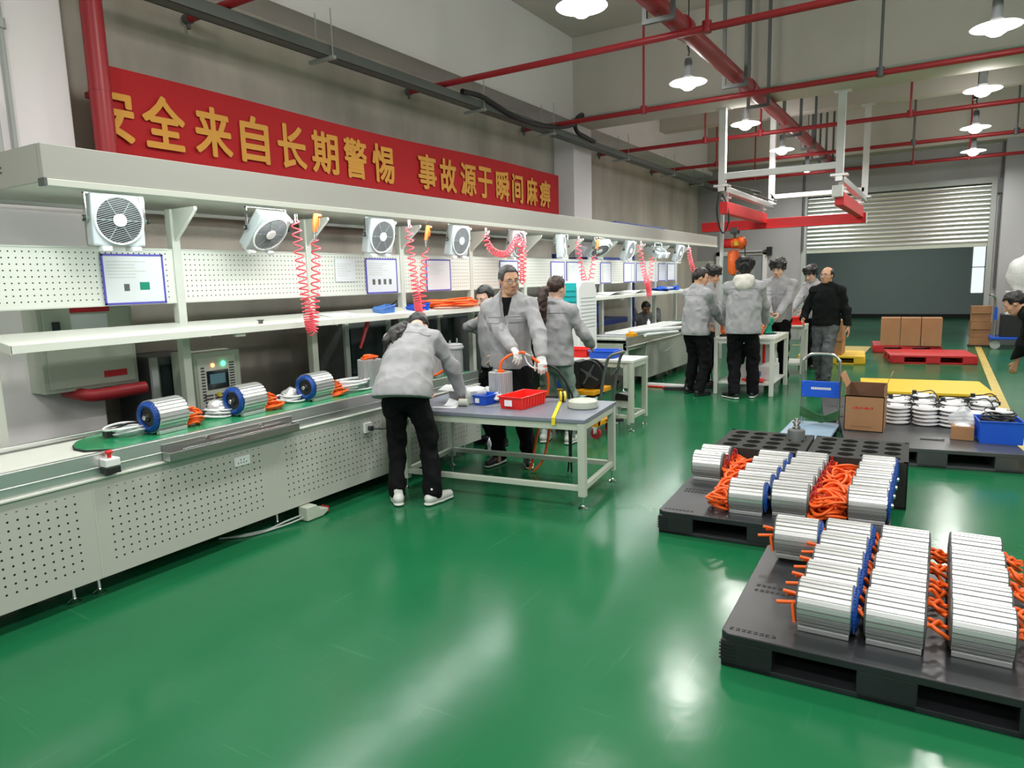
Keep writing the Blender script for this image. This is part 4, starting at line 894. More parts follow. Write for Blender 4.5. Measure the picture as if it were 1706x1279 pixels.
for x in (-.16, .14):
    for y in (-.2, .2): obj('caster', MB().cyl((ax + x, ay + y - .012, .03), (ax + x, ay + y + .012, .03), .03, 12).bb((ax + x - .01, ay + y - .01, .03), (ax + x + .01, ay + y + .01, .08)), M['rubber'], t, True)
# glass sheets and profiles on the far bench
tag(obj('glass_sheet', MB().bb((-4.38, 9.4, .796), (-3.84, 10.6, .806)), M['clear']), 'clear glass sheet lying on the near end of the far bench', 'glass sheet')
tag(obj('white_profile', MB().bb((-4.30, 9.6, .81), (-3.86, 12.2, .84), 0), M['plastic_white'], bevel=.004), 'long white profile strip lying along the far bench', 'profile')
t = thing('folding_rail', 'white telescopic rail with a black end joint lying across the front of the far bench', 'rail', (-3.8, 10, .8))
obj('tube', MB().cyl((-3.86, 9.5, .86), (-3.56, 10.9, .82), .035, 12).cyl((-3.70, 9.7, .80), (-3.54, 10.7, .775), .025, 12), M['plastic_white'], t, True, smooth=40)
obj('joint', MB().box((-3.55, 10.92, .80), (.08, .08, .08)), M['black_plastic'], t, True, bevel=.01)
tag(obj('thin_cable', MB().tube(smooth_path([(-3.56, 10.95, .77), (-3.58, 11.05, .68), (-3.70, 10.9, .52), (-3.78, 10.6, .45), (-3.78, 10.5, .56), (-3.79, 10.7, .70)], 6), .004, 6), M['grey_pipe'], smooth=50), 'thin grey cable looping down the front of the far bench', 'cable')
tag(obj('yellow_tool', MB().bb((-3.82, 9.25, .81), (-3.70, 9.40, .86)).cyl((-3.76, 9.3, .86), (-3.76, 9.3, .885), .03, 10), M['cart_yellow'], bevel=.006), 'yellow hand tool lying at the near end of the far bench', 'tool')
# small bottles
for k, (x, y, h) in enumerate(((-4.25, 11.3, .14), (-4.22, 11.9, .06), (-4.24, 11.0, .06))):
    tag(obj('bottle', MB().lathe([(.0, 0), (.03, 0), (.03, h * .7), (.012, h * .85), (.012, h), (.0, h)], 14, (x, y, .792)), M['plastic_white'], smooth=40), ['tall white squeeze bottle on the far bench', 'small white pot on the far bench beyond the squeeze bottle', 'small white pot on the far bench before the squeeze bottle'][k], 'bottle')
# ------------------------------------------------------------------ work tables
def frame_table(name, label, corner, rz, w_, d_, h, topm, framem, leg=.05, lower=.13, top_t=.03, group=None, feet=True, shelf=None):
    """corner = front right leg foot; table runs to -X and +Y in its own axes"""
    t = thing(name, label, 'table', (corner[0], corner[1], 0), rz, group)
    o = .03
    obj('table_top', MB().bb((-w_ - o, -o, h - top_t), (o, d_ + o, h)), topm, t, bevel=.004)
    obj('apron', MB().bb((-w_, -.02, h - top_t - .05), (0, .02, h - top_t)).bb((-w_, d_ - .02, h - top_t - .05), (0, d_ + .02, h - top_t)).bb((-.02, 0, h - top_t - .05), (.02, d_, h - top_t)).bb((-w_ - .02, 0, h - top_t - .05), (-w_ + .02, d_, h - top_t)), framem, t)
    z0 = .09 if feet else 0
    for x in (0, -w_):
        for y in (0, d_):
            l = obj('leg', MB().bb((x - leg / 2, y - leg / 2, z0), (x + leg / 2, y + leg / 2, h - top_t)), framem, t, bevel=.004)
            if feet: obj('levelling_foot', MB().lathe([(.034, 0), (.035, .005), (.014, .016), (.007, .024), (.007, .1)], 16, (x, y, 0)), M['chrome'], l, smooth=40)
    if lower:
        for a, b in (((-w_, -.018, lower), (0, .018, lower + .04)), ((-w_, d_ - .018, lower), (0, d_ + .018, lower + .04)), ((-.018, 0, lower), (.018, d_, lower + .04)), ((-w_ - .018, 0, lower), (-w_ + .018, d_, lower + .04))):
            obj('stretcher', MB().bb(a, b), framem, t, bevel=.003)
    if shelf: obj('lower_shelf', MB().bb((-w_, 0, shelf - .015), (0, d_, shelf)), framem, t)
    return t
frame_table('work_table', 'work table with blue grey top and pale steel frame, before the near bench', (-2.14, 4.37), .125, 1.50, .74, .66, M['laminate'], M['grey_paint'], .055)
frame_table('work_table', 'second steel work table, standing behind the yellow lift cart', (-2.80, 6.93), .02, .86, .42, .77, M['white_paint'], M['grey_paint'], .055)
frame_table('work_table', 'white steel table where four workers in grey jackets are gathered', (-1.91, 9.70), .02, .74, 1.10, .79, M['white_paint'], M['white_paint'], .055, lower=.0, feet=False, shelf=.16)
frame_table('work_table', 'white table behind the gathering, with a red bin near its right end', (-1.90, 12.0), .05, .85, .55, .80, M['white_paint'], M['white_paint'], .05, lower=.15, feet=False, shelf=.2)
TZ = .661
bin_('red plastic bin with a label card on the near work table', (-2.80, 4.665, TZ), -.03, .215, .375, .095, M['red_plastic'], 'bins on the work table')
b = bin_('small blue plastic bin on the near work table left of the red bin', (-3.13, 4.63, TZ), -.05, .125, .19, .075, M['blue_plastic'], 'bins on the work table')
obj('clear_wrap', blob((-3.07, 4.70, TZ + .02), (.03, .05, .035), 8, .3), M['bag'], None); tag(bpy.data.objects['clear_wrap'], 'crumpled clear wrap between the blue and red bins', 'wrapping')
t = thing('tape_measure', 'yellow tape measure with its blade pulled over the table front edge', 'tape measure', (-2.56, 4.95, TZ))
bx, by = -2.60, 4.93
obj('case', MB().tube([(bx - .012, by, TZ + .045), (bx + .03, by + .03, TZ + .045)], .043, 16), M['yellow'], t, True, smooth=40, bevel=.006)
obj('case_band', MB().tube([(bx - .0, by + .008, TZ + .045), (bx + .014, by + .018, TZ + .045)], .0445, 16), M['black_plastic'], t, True, smooth=40)
obj('blade', MB().add([(bx - .02, by, TZ + .006), (bx + .006, by + .012, TZ + .006), (-2.325, 4.315, TZ + .005), (-2.352, 4.308, TZ + .005), (-2.325, 4.312, TZ - .05), (-2.352, 4.306, TZ - .05)], [(0, 1, 2, 3), (3, 2, 4, 5)]), M['yellow'], t, True, solid=.002)
obj('strap', MB().tube(smooth_path([(bx - .02, by - .01, TZ + .05), (bx - .12, by - .04, TZ + .04), (bx - .24, by - .06, TZ + .012), (bx - .27, by - .09, TZ + .01)], 5), .009, 6), M['rubber'], t, True)
t = thing('round_cover', 'pale round motor cover lying on the right end of the near work table', 'cover', (-2.33, 4.78, TZ))
obj('body', MB().lathe([(.0, 0), (.112, 0), (.115, .01), (.112, .052), (.100, .062), (.060, .064), (.052, .056), (.02, .052), (.0, .052)], 40, (-2.33, 4.78, TZ)), M['grey_paint'], t, True, smooth=40)
obj('base_ring', MB().lathe([(.108, -.0005), (.117, -.0005), (.117, .006), (.108, .006)], 40, (-2.33, 4.78, TZ)), M['dark_steel'], t, True)
t = standing('motor', 'grey standing motor on the near work table in front of the man with glasses', (-3.12, 4.84, TZ), .235, loop=False, top=False)
obj('orange_cable', MB().tube(smooth_path([(.02, -.02, .235), (.01, -.02, .27), (.03, -.01, .33), (.08, .03, .375), (.13, .08, .385)], 6), .011, 9).lathe([(.0, .255), (.03, .255), (.03, .235), (.0, .235)], 12, (.02, -.02, 0)), M['orange_cable'], t, smooth=50)
obj('terminal', MB().cyl((-.05, -.02, .235), (-.05, -.02, .26), .014, 10).cyl((-.07, .03, .235), (-.07, .03, .25), .02, 10).tube([(-.05, -.02, .25), (.0, -.03, .25)], .01, 8), M['chrome'], t, smooth=40)
# clutter on the table's left end
t = thing('open_box', 'open white carton with one flap up on the left end of the near work table', 'box', (-3.42, 4.70, TZ))
bx = MB(); cx0, cy0, w_, d_, h = -3.50, 4.62, .19, .17, .105
bx.bb((cx0, cy0, TZ), (cx0 + w_, cy0 + .004, TZ + h)).bb((cx0, cy0 + d_, TZ), (cx0 + w_, cy0 + d_ + .004, TZ + h)).bb((cx0, cy0, TZ), (cx0 + .004, cy0 + d_, TZ + h)).bb((cx0 + w_, cy0, TZ), (cx0 + w_ + .004, cy0 + d_, TZ + h)).bb((cx0, cy0, TZ), (cx0 + w_, cy0 + d_, TZ + .004))
obj('carton_body', bx, M['plastic_white'], t, True)
obj('flap', MB().box((cx0 + .06, cy0 - .04, TZ + h + .012), (.2, .12, .003), rot=Matrix.Rotation(.25, 3, 'X')).box((cx0 + w_ + .04, cy0 + .08, TZ + h + .005), (.09, .15, .003), rot=Matrix.Rotation(.15, 3, 'Y')), M['plastic_white'], t, True)
tag(obj('plastic_bag', blob((-3.24, 4.62, TZ), (.085, .075, .075), 11, .45), M['bag'], smooth=60), 'crumpled clear plastic bag beside the open white carton on the near table', 'bag')
tag(obj('plastic_bag', blob((-3.17, 4.82, TZ), (.12, .07, .06), 15, .35), M['bag'], smooth=60), 'larger pale plastic bag behind the small blue bin', 'bag')
tag(obj('brown_part', blob((-3.27, 4.74, TZ), (.03, .03, .045), 12, .3), M['carton'], smooth=60), 'brown part wrapped among the clear bags on the near table', 'part')
tag(obj('paper_sheet', MB().grid(lambda a, b_: Vector((-3.40 + .13 * a, 4.40 + .09 * b_, TZ + .001 + .05 * (b_ ** 2) * (1 - .6 * a))), 6, 6), M['paper'], solid=.002), 'curled white paper on the near table beside the bending woman', 'paper')
tag(obj('paper_sheet', MB().box((-3.34, 4.34, TZ + .0015), (.2, .06, .002), .3), M['paper']), 'flat white slip at the front edge of the near table', 'paper')
tag(obj('tape_roll', MB().cyl((-3.27, 4.45, TZ + .03), (-3.20, 4.47, TZ + .03), .03, 16), M['grey_paint'], smooth=40), 'small grey roll on the near table in front of the clear bags', 'roll')
tag(obj('red_packet', blob((-3.31, 4.53, TZ), (.025, .02, .035), 14, .3), M['sign_red'], smooth=60), 'small red packet between the carton and the clear bags', 'packet')
tag(obj('steel_rod', MB().cyl((-3.08, 4.44, TZ + .005), (-2.96, 4.56, TZ + .005), .004, 6), M['chrome']), 'thin steel rod lying on the near table between the bins', 'rod')
tag(obj('paper_wad', blob((-3.55, 5.35, 0), (.05, .06, .12), 21, .35), M['paper'], smooth=60), 'crumpled white paper on the floor under the near bench end', 'paper')
# ------------------------------------------------------------------ lift cart with wire machine
t = thing('lift_cart', 'yellow scissor lift cart with a bent push handle, standing behind the near work table', 'cart', (-3.3, 6.55, 0))
x0, x1, y0, y1 = -3.66, -2.99, 6.40, 6.84
obj('platform', MB().bb((x0, y0, .455), (x1, y1, .50)), M['cart_yellow'], t, True, bevel=.006)
obj('base_frame', MB().bb((x0, y0 + .02, .12), (x1 + .03, y0 + .08, .19)).bb((x0, y1 - .08, .12), (x1 + .03, y1 - .02, .19)).bb((x0, y0 + .02, .13), (x0 + .06, y1 - .02, .18)).bb((x1 - .05, y0 + .02, .13), (x1 + .03, y1 - .02, .18)), M['cart_yellow'], t, True, bevel=.005)
for y in (y0 + .07, y1 - .07):
    for s in (1, -1):
        a = Vector((x0 + .06, y + .012 * s, .2 if s > 0 else .44)); b_ = Vector((x1 - .06, y + .012 * s, .44 if s > 0 else .2)); dd = b_ - a
        obj('scissor_arm', MB().box((a + b_) / 2, (dd.length, .012, .045), rot=Matrix.Rotation(-math.atan2(dd.z, dd.x), 3, 'Y')), M['black_plastic'], t, True)
for x in (x0 + .06, x1 - .0):
    for y in (y0 + .04, y1 - .04):
        w2 = obj('caster_wheel', MB().cyl((x, y - .018, .055), (x, y + .018, .055), .055, 18), M['red_paint'], t, True, smooth=40)
        obj('caster_fork', MB().bb((x - .02, y - .026, .05), (x + .02, y - .02, .13)).bb((x - .02, y + .02, .05), (x + .02, y + .026, .13)).bb((x - .03, y - .03, .115), (x + .03, y + .03, .13)), M['chrome'], w2, True)
hp = [(x1 + .03, y0 + .05, .18), (x1 + .06, y0 + .05, .5), (x1 + .12, y0 + .05, .80), (x1 + .16, y0 + .06, .865), (x1 + .18, y0 + .10, .88), (x1 + .18, y1 - .10, .88), (x1 + .16, y1 - .06, .865), (x1 + .12, y1 - .05, .80), (x1 + .06, y1 - .05, .5), (x1 + .03, y1 - .05, .18)]
obj('push_handle', MB().tube(smooth_path(hp, 5), .016, 10), M['dark_steel'], t, True, smooth=50)
obj('brake_lever', MB().tube([(x1 + .12, y1 - .05, .72), (x1 + .05, y1 - .12, .62)], .01, 8), M['black_plastic'], t, True)
obj('foot_pedal', MB().tube([(x1 + .03, (y0 + y1) / 2, .16), (x1 + .16, (y0 + y1) / 2 - .03, .18)], .008, 8).tube([(x1 + .16, (y0 + y1) / 2 - .03, .18), (x1 + .24, (y0 + y1) / 2 - .04, .19)], .018, 8), M['black_plastic'], t, True)
t = thing('wire_machine', 'grey and blue machine with a large black reel, standing on the yellow lift cart', 'machine', (-3.4, 6.6, .5))
mx0, mx1, my = -3.50, -3.26, 6.46
obj('grey_housing', MB().bb((mx0, my, .64), (mx1, my + .28, .80)), M['grey_pipe'], t, True, bevel=.006)
obj('blue_base', MB().bb((mx0, my, .501), (mx1, my + .28, .64)), M['blue_plastic'], t, True, bevel=.006)
obj('orange_stripe', MB().bb((mx0 + .01, my - .002, .648), (mx1 - .01, my, .656)), M['orange_cable'], t, True)
obj('green_lamp', MB().ell((mx0 + .15, my - .004, .57), (.014, .008, .014)), M['led_green'], t, True); obj('red_button', MB().ell((mx0 + .19, my - .004, .57), (.013, .008, .013)), M['led_red'], t, True)
obj('carry_handle', MB().tube(smooth_path([(mx0 + .04, my + .05, .80), (mx0 + .045, my + .05, .84), (mx1 - .05, my + .05, .84), (mx1 - .04, my + .05, .80)], 4), .012, 8), M['black_plastic'], t, True, smooth=50)
rl = obj('reel', MB().lathe([(.03, .0), (.15, .0), (.155, .012), (.15, .024), (.06, .026), (.06, .09), (.15, .092), (.155, .104), (.15, .116), (.03, .116)], 36, (mx1 + .155, my + .06, .657), 'Y'), M['black_plastic'], t, True, smooth=40)
obj('reel_spoke', MB().box((mx1 + .155, my + .058, .657), (.24, .008, .02), rot=Matrix.Rotation(.5, 3, 'Y')).box((mx1 + .155, my + .058, .657), (.24, .008, .02), rot=Matrix.Rotation(2.1, 3, 'Y')).lathe([(.0, -.012), (.03, -.012), (.03, .0)], 14, (mx1 + .155, my + .06, .657), 'Y'), M['dark_steel'], rl, True)
obj('reel_mount', MB().bb((mx1, my + .02, .501), (mx1 + .06, my + .24, .79)).bb((mx1 + .06, my + .10, .501), (mx1 + .26, my + .2, .52)), M['black_plastic'], t, True)
bin_('red plastic bin on the second work table', (-3.50, 7.12, .771), .1, .26, .24, .09, M['red_plastic'], 'bins on the second table', False)
bin_('blue plastic bin on the second work table right of the red one', (-3.18, 7.10, .771), .05, .30, .24, .08, M['blue_plastic'], 'bins on the second table', False)
t = thing('stool', 'low grey stool with a black seat under the second work table', 'stool', (-3.0, 7.25, 0))
obj('seat', MB().prism([(-.1, .28), (.1, .28), (.09, .34), (-.04, .36), (-.1, .33)], 7.18, 7.36, 'Y'), M['black_plastic'], t, True); s_ = t.children[0]; s_.location.x += -3.02
obj('white_base', MB().bb((-3.11, 7.2, .2), (-2.93, 7.34, .28)).bb((-3.11, 7.2, 0), (-3.08, 7.23, .2)).bb((-2.96, 7.2, 0), (-2.93, 7.23, .2)).bb((-3.11, 7.31, 0), (-3.08, 7.34, .2)).bb((-2.96, 7.31, 0), (-2.93, 7.34, .2)), M['plastic_white'], t, True)
# ------------------------------------------------------------------ the gathering's table: tools and parts
GZ = .791
t = thing('green_fixture', 'green spool shaped clamping fixture on the gathering table', 'fixture', (-2.10, 10.35, GZ))
obj('body', MB().lathe([(.0, 0), (.075, 0), (.075, .03), (.05, .045), (.045, .12), (.055, .14), (.075, .155), (.078, .22), (.06, .235), (.0, .235)], 28, (-2.10, 10.35, GZ)), M['green_fix'], t, True, smooth=40)
obj('base_plate', MB().bb((-2.2, 10.27, GZ), (-2.0, 10.43, GZ + .015)), M['black_plastic'], t, True)
obj('clamp_screw', MB().cyl((-2.10, 10.35, GZ + .235), (-2.10, 10.35, GZ + .275), .014, 10).bb((-2.18, 10.33, GZ + .17), (-2.16, 10.37, GZ + .25)), M['chrome'], t, True)
t = thing('orange_tool', 'orange electric screwdriver standing on the gathering table between two workers', 'tool', (-2.56, 9.95, GZ))
obj('grip', MB().tube(smooth_path([(-2.62, 9.88, GZ + .05), (-2.63, 9.9, GZ + .14), (-2.60, 9.92, GZ + .22), (-2.61, 9.93, GZ + .28)], 4), .028, 10).tube([(-2.62, 9.88, GZ + .05), (-2.50, 9.86, GZ + .03), (-2.42, 9.83, GZ + .028)], .028, 10), M['orange_cable'], t, True, smooth=50)
obj('head', MB().cyl((-2.61, 9.93, GZ + .28), (-2.61, 9.93, GZ + .33), .024, 10), M['plastic_white'], t, True, smooth=40)
obj('base', MB().bb((-2.64, 9.80, GZ), (-2.40, 9.92, GZ + .03)), M['black_plastic'], t, True)
tag(obj('red_part', blob((-2.38, 9.86, GZ), (.06, .05, .035), 23, .2), M['red_plastic'], smooth=60), 'small red part on the gathering table beside the orange tool', 'part')
tag(obj('dark_part', MB().bb((-2.28, 10.1, GZ), (-2.16, 10.2, GZ + .10)).cyl((-2.22, 10.15, GZ + .1), (-2.22, 10.15, GZ + .14), .03, 12), M['black_plastic'], bevel=.008), 'black part on the gathering table in front of the green fixture', 'part')
tag(obj('orange_part', blob((-2.18, 10.28, GZ + .0), (.045, .035, .08), 24, .2), M['orange_cable'], smooth=60), 'orange wrapped part beside the green fixture', 'part')
tag(obj('paper_sheet', MB().box((-1.99, 10.1, GZ + .0015), (.12, .3, .003)), M['paper']), 'white paper on the right end of the gathering table', 'paper')
bin_('red plastic bin on the table behind the man in black', (-2.02, 12.2, .801), .1, .24, .22, .12, M['red_plastic'], None, False)
tag(obj('soldering_tool', MB().tube([(-2.16, 12.05, .82), (-2.22, 12.1, .86), (-2.28, 12.2, .83)], .015, 8), M['black_plastic']), 'black tool beside the red bin on the rear table', 'tool')
tag(obj('dark_tray', MB().bb((-2.55, 12.08, .801), (-2.25, 12.4, .82)), M['pallet_grey'], bevel=.004), 'grey tray on the rear table', 'tray')
# under the gathering table
t = thing('storage_box', 'grey white plastic box on the lower shelf of the gathering table', 'box', (-2.2, 10.3, .16))
obj('body', MB().bb((-2.42, 10.05, .161), (-1.98, 10.6, .36)), M['white_cable'], t, True, bevel=.01); obj('blue_print', MB().bb((-2.3, 10.047, .22), (-2.12, 10.05, .29)), M['lightblue_plastic'], t, True)
tag(obj('red_cloth', blob((-2.2, 9.9, .161), (.15, .10, .03), 25, .3), M['red_plastic'], smooth=60), 'red cloth on the lower shelf of the gathering table', 'cloth')
tag(obj('white_board', MB().bb((-2.44, 10.70, .161), (-2.05, 10.73, .70)), M['plastic_white']), 'white board standing under the gathering table', 'board')
tag(obj('red_tube', MB().cyl((-2.18, 10.5, .361), (-2.18, 10.5, .74), .022, 10), M['red_plastic'], smooth=40), 'upright red tube under the gathering table', 'tube')
t = thing('power_strip', 'black power strip with cables on the floor beside the gathering table', 'power strip', (-2.8, 9.8, 0))
obj('strip', MB().box((-3.25, 9.72, .03), (.3, .06, .05), .3), M['black_plastic'], t, True, bevel=.008)
obj('cable', MB().tube(smooth_path([(-3.1, 9.76, .03), (-2.72, 9.66, .02), (-2.70, 9.64, .3), (-2.71, 9.65, .6), (-2.70, 9.66, .79)], 5), .008, 6).tube(smooth_path([(-3.35, 9.70, .03), (-3.45, 9.8, .01), (-3.6, 10.2, .01), (-3.75, 10.6, .02)], 5), .008, 6), M['black_plastic'], t, True)
tag(obj('floor_duct', MB().bb((-3.79, 9.95, 0), (-2.98, 10.03, .05)), M['plastic_white'], bevel=.008), 'white cable duct crossing the floor to the gathering', 'duct')
tag(obj('red_hose', MB().cyl((-3.79, 9.90, .012), (-2.9, 9.90, .012), .012, 8), M['red_plastic'], smooth=40), 'red hose along the white floor duct', 'hose')
tag(obj('brown_crate', MB().bb((-2.0, 13.7, .15), (-1.5, 14.2, .78)).bb((-2.02, 13.68, .4), (-1.48, 13.70, .46)), M['carton'], bevel=.005), 'brown crate on the yellow pallet behind the gathering tables', 'crate')
pallet('yellow pallet under a brown crate behind the gathering tables', (-2.2, 13.5), .1, 1.1, 1.0, .15, M['pallet_yellow'])
# ------------------------------------------------------------------ foam trays with round pockets
def foam_tray(label, corner, rz, nx, ny, pitch, h, r):
    t = thing('foam_tray', label, 'tray', (corner[0], corner[1], 0), rz, 'black foam trays'); mb = MB(); N = 24; m_ = .03
    w_, d_ = nx * pitch + 2 * m_, ny * pitch + 2 * m_; dep = .12
    for i in range(nx):
        for j in range(ny):
            cx_, cy_ = m_ + (i + .5) * pitch, m_ + (j + .5) * pitch; n0 = len(mb.v)
            for k in range(N):
                a = 2 * PI * k / N; c, s = math.cos(a), math.sin(a); q = pitch / 2 / max(abs(c), abs(s))
                mb.v.append((cx_ + q * c, cy_ + q * s, h)); mb.v.append((cx_ + r * c, cy_ + r * s, h)); mb.v.append((cx_ + r * c, cy_ + r * s, h - dep))
            for k in range(N):
                l = (k + 1) % N
                mb.f.append([n0 + 3 * k, n0 + 3 * l, n0 + 3 * l + 1, n0 + 3 * k + 1]); mb.m.append(0)
                mb.f.append([n0 + 3 * k + 1, n0 + 3 * l + 1, n0 + 3 * l + 2, n0 + 3 * k + 2]); mb.m.append(0)
            mb.f.append([n0 + 3 * k + 2 for k in range(N)]); mb.m.append(0)
    mb.bb((0, 0, h - .001), (m_, d_, h)).bb((w_ - m_, 0, h - .001), (w_, d_, h)).bb((0, 0, h - .001), (w_, m_, h)).bb((0, d_ - m_, h - .001), (w_, d_, h))
    obj('pocket_block', mb, M['foam_black'], t)
    obj('side_wall', MB().bb((0, 0, 0), (.01, d_, h - .002)).bb((w_ - .01, 0, 0), (w_, d_, h - .002)).bb((0, 0, 0), (w_, .01, h - .002)).bb((0, d_ - .01, 0), (w_, d_, h - .002)).bb((0, 0, 0), (w_, d_, .02)), M['foam_black'], t)
    return t
foam_tray('left black foam tray with round pockets behind the middle pallet', (-1.46, 5.30), .03, 4, 4, .148, .335, .056)
foam_tray('right black foam tray with round pockets behind the middle pallet', (-.79, 5.325), .03, 4, 4, .148, .335, .056)
t = thing('small_motor', 'small dark grey motor with a stepped shaft standing in the foam tray', 'motor', (-.885, 5.76, .22))
lx, ly = -.94, 5.80
obj('body', MB().lathe([(.0, .18), (.066, .18), (.066, .40), (.06, .41), (.03, .412), (.0, .412)], 30, (lx, ly, 0)), M['dark_steel'], t, True, smooth=40)
obj('shaft', MB().lathe([(.03, .41), (.03, .435), (.022, .436), (.022, .46), (.03, .461), (.03, .475), (.016, .476), (.016, .50), (.0, .50)], 20, (lx, ly, 0)), M['chrome'], t, True, smooth=40)
# ------------------------------------------------------------------ platform trolley
M['trolley_blue'] = mat('trolley_deck_blue', (.20, .30, .40), .4)
t = thing('platform_trolley', 'blue platform trolley with a grey tube handle and green strap, behind the foam trays', 'trolley', (-.97, 6.9, 0))
hx0, hx1, hy = -1.13, -.80, 7.25
obj('platform', MB().bb((-1.22, 6.45, .165), (-.785, 7.28, .19)), M['trolley_blue'], t, True, bevel=.008)
for x in (-1.12, -.82):
    for y in (6.55, 7.15): obj('caster', MB().cyl((x - .015, y, .055), (x + .015, y, .055), .055, 16).bb((x - .022, y - .02, .06), (x + .022, y + .02, .166)), M['rubber'], t, True)
hp = [(hx0, hy, .19), (hx0, hy, .74), (hx0 + .015, hy, .81), (hx0 + .06, hy, .855), (hx0 + .12, hy, .865), (hx1 - .12, hy, .865), (hx1 - .06, hy, .855), (hx1 - .015, hy, .81), (hx1, hy, .74), (hx1, hy, .19)]
obj('handle', MB().tube(smooth_path(hp, 5), .014, 10), M['steel'], t, True, smooth=50)
pl = obj('blue_panel', MB().bb((hx0 - .01, hy - .02, .44), (hx1 + .01, hy - .008, .60)), M['blue_plastic'], t, True, bevel=.008)
pt = MB(); [pt.bb((-1.05 + .0165 * k, hy - .0212, .517), (-1.05 + .0165 * k + .0135, hy - .0205, .54)) for k in range(11)]; obj('pale_print', pt, M['white_cable'], pl, True)
for x in (hx0 + .01, hx1 - .01):
    for z in (.46, .58): obj('panel_bolt', MB().ell((x, hy - .021, z), (.006, .004, .006), 8, 5), M['chrome'], pl, True)
st = MB()
for k in range(7):
    st.tube(smooth_path([(hx0 - .01, hy - .02 - .01 * k, .34 - .012 * k), (hx0 + .1, hy - .05, .30 - .012 * k), (-.95, hy - .06, .265 - .008 * k + .02 * math.sin(k)), (hx1 - .08, hy - .05, .28 - .01 * k), (hx1 + .01, hy - .02 - .008 * k, .32 - .012 * k)], 4), .008, 6)
obj('green_strap', st, M['green_rope'], t, True, smooth=50)
# ------------------------------------------------------------------ the grey pallet with carton, cable coils and bins
pallet('grey plastic pallet under the open carton and stacks of white cable coils', (-.66, 6.53), .15, 1.33, 1.25, .16, M['pallet_grey'])
pallet('grey plastic pallet directly behind, carrying more white cable coils', (-1.0, 7.78), .15, 1.52, 1.25, .16, M['pallet_grey'])
t = thing('open_carton', 'open brown cardboard carton with flaps up and faded red print on the grey pallet', 'carton', (-.56, 7.28, .16))
cx0, cx1, cy0, cy1, z0, z1 = -.735, -.405, 7.13, 7.50, .161, .575
bx = MB(); e = .006
bx.bb((cx0, cy0, z0), (cx1, cy0 + e, z1 - .08)).bb((cx0, cy1 - e, z0), (cx1, cy1, z1)).bb((cx0, cy0, z0), (cx0 + e, cy1, z1)).bb((cx1 - e, cy0, z0), (cx1, cy1, z1)).bb((cx0, cy0, z0), (cx1, cy1, z0 + e))
bx.bb((cx0, cy0, z1 - .09), (cx1, cy0 + e, z1 - .08)); obj('carton_body', bx, M['carton'], t, True)
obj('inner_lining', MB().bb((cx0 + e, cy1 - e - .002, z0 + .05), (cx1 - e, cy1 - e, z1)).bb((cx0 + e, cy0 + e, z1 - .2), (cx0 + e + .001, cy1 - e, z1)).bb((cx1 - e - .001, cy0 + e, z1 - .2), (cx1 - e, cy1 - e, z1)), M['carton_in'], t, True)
obj('side_flap', MB().box((cx0 - .02, (cy0 + cy1) / 2, z1 + .05), (.005, .36, .13), rot=Matrix.Rotation(-.45, 3, 'Y')).box((cx1 + .02, (cy0 + cy1) / 2, z1 + .06), (.005, .36, .13), rot=Matrix.Rotation(.35, 3, 'Y')), M['carton'], t, True)
pr = MB(); [pr.bb((cx0 + .07 + k * .022, cy0 - .001, .37), (cx0 + .07 + k * .022 + (.016 if k % 3 else .010), cy0, .385 + .008 * (k % 2))) for k in range(8)]
obj('red_print', pr, M['sign_red'], t, True)
pr = MB(); [pr.bb((cx0 + .06 + k * .02, cy0 - .001, .20), (cx0 + .073 + k * .02, cy0, .207)) for k in range(9)]; obj('dark_print', pr, M['carton_in'], t, True)
def coil_proto():
    t = thing('cable_coil', 'x', 'cable', (0, 0, 0), 0, 'white cable coils stacked on the grey pallets'); b_ = MB()
    for k, (r_, z) in enumerate(((.085, .008), (.099, .012), (.110, .0175), (.099, .0235), (.085, .028), (.072, .024), (.072, .012))):
        b_.tube([((r_ + .004 * math.sin(3 * a + k)) * math.cos(a), (r_ + .004 * math.sin(3 * a + k)) * math.sin(a), z + .003 * math.sin(2 * a + k * .7)) for a in [2 * PI * i / 28 for i in range(28)]], .0075, 6, True)
    b_.lathe([(.0, .01), (.072, .009), (.072, .027), (.0, .026)], 20)
    obj('coil', b_, M['white_cable'], t, smooth=60)
    for sx in (-1, 1): obj('tie', MB().tube([(sx * .06, .0, .002), (sx * .112, 0, .004), (sx * .124, 0, .018), (sx * .112, 0, .033), (sx * .06, 0, .034)], .006, 6), M['black_plastic'], t)
    return t
CP = coil_proto(); first = True
def ypal(x, y): return y + .15 * (x + .1)
rows = [('front row', [(-.29 - .03, 7.72), (-.085, 7.70), (.125, 7.70), (.335, 7.72), (.51, 7.95)], [5, 5, 5, 4, 4]), ('second row', [(-.33, 8.08), (-.10, 8.06), (.14, 8.06), (.40, 8.10)], [5, 5, 5, 5]), ('back row', [(-.36, 8.50), (-.12, 8.48), (.13, 8.48), (.40, 8.46)], [4, 5, 4, 5])]
for rn_, st_, ns in rows:
    for si, ((x, y), n_) in enumerate(zip(st_, ns)):
        for k in range(n_):
            lb = f'white cable coil, {ORD[n_ - 1 - k]} from the top, {ORD[si]} stack of the {rn_}, grey pallets'
            p = (x + random.uniform(-.008, .008), y + .15 * (x - .1) * .6 + random.uniform(-.008, .008), .161 + .036 * k)
            a = random.uniform(-.5, .5)
            if first: CP.location = p; CP.rotation_euler = (0, 0, a); CP['label'] = lb; o = CP; first = False
            else: o = dup(CP, p, a, label=lb)
        if rn_ != 'front row' or si == 4:
            pass
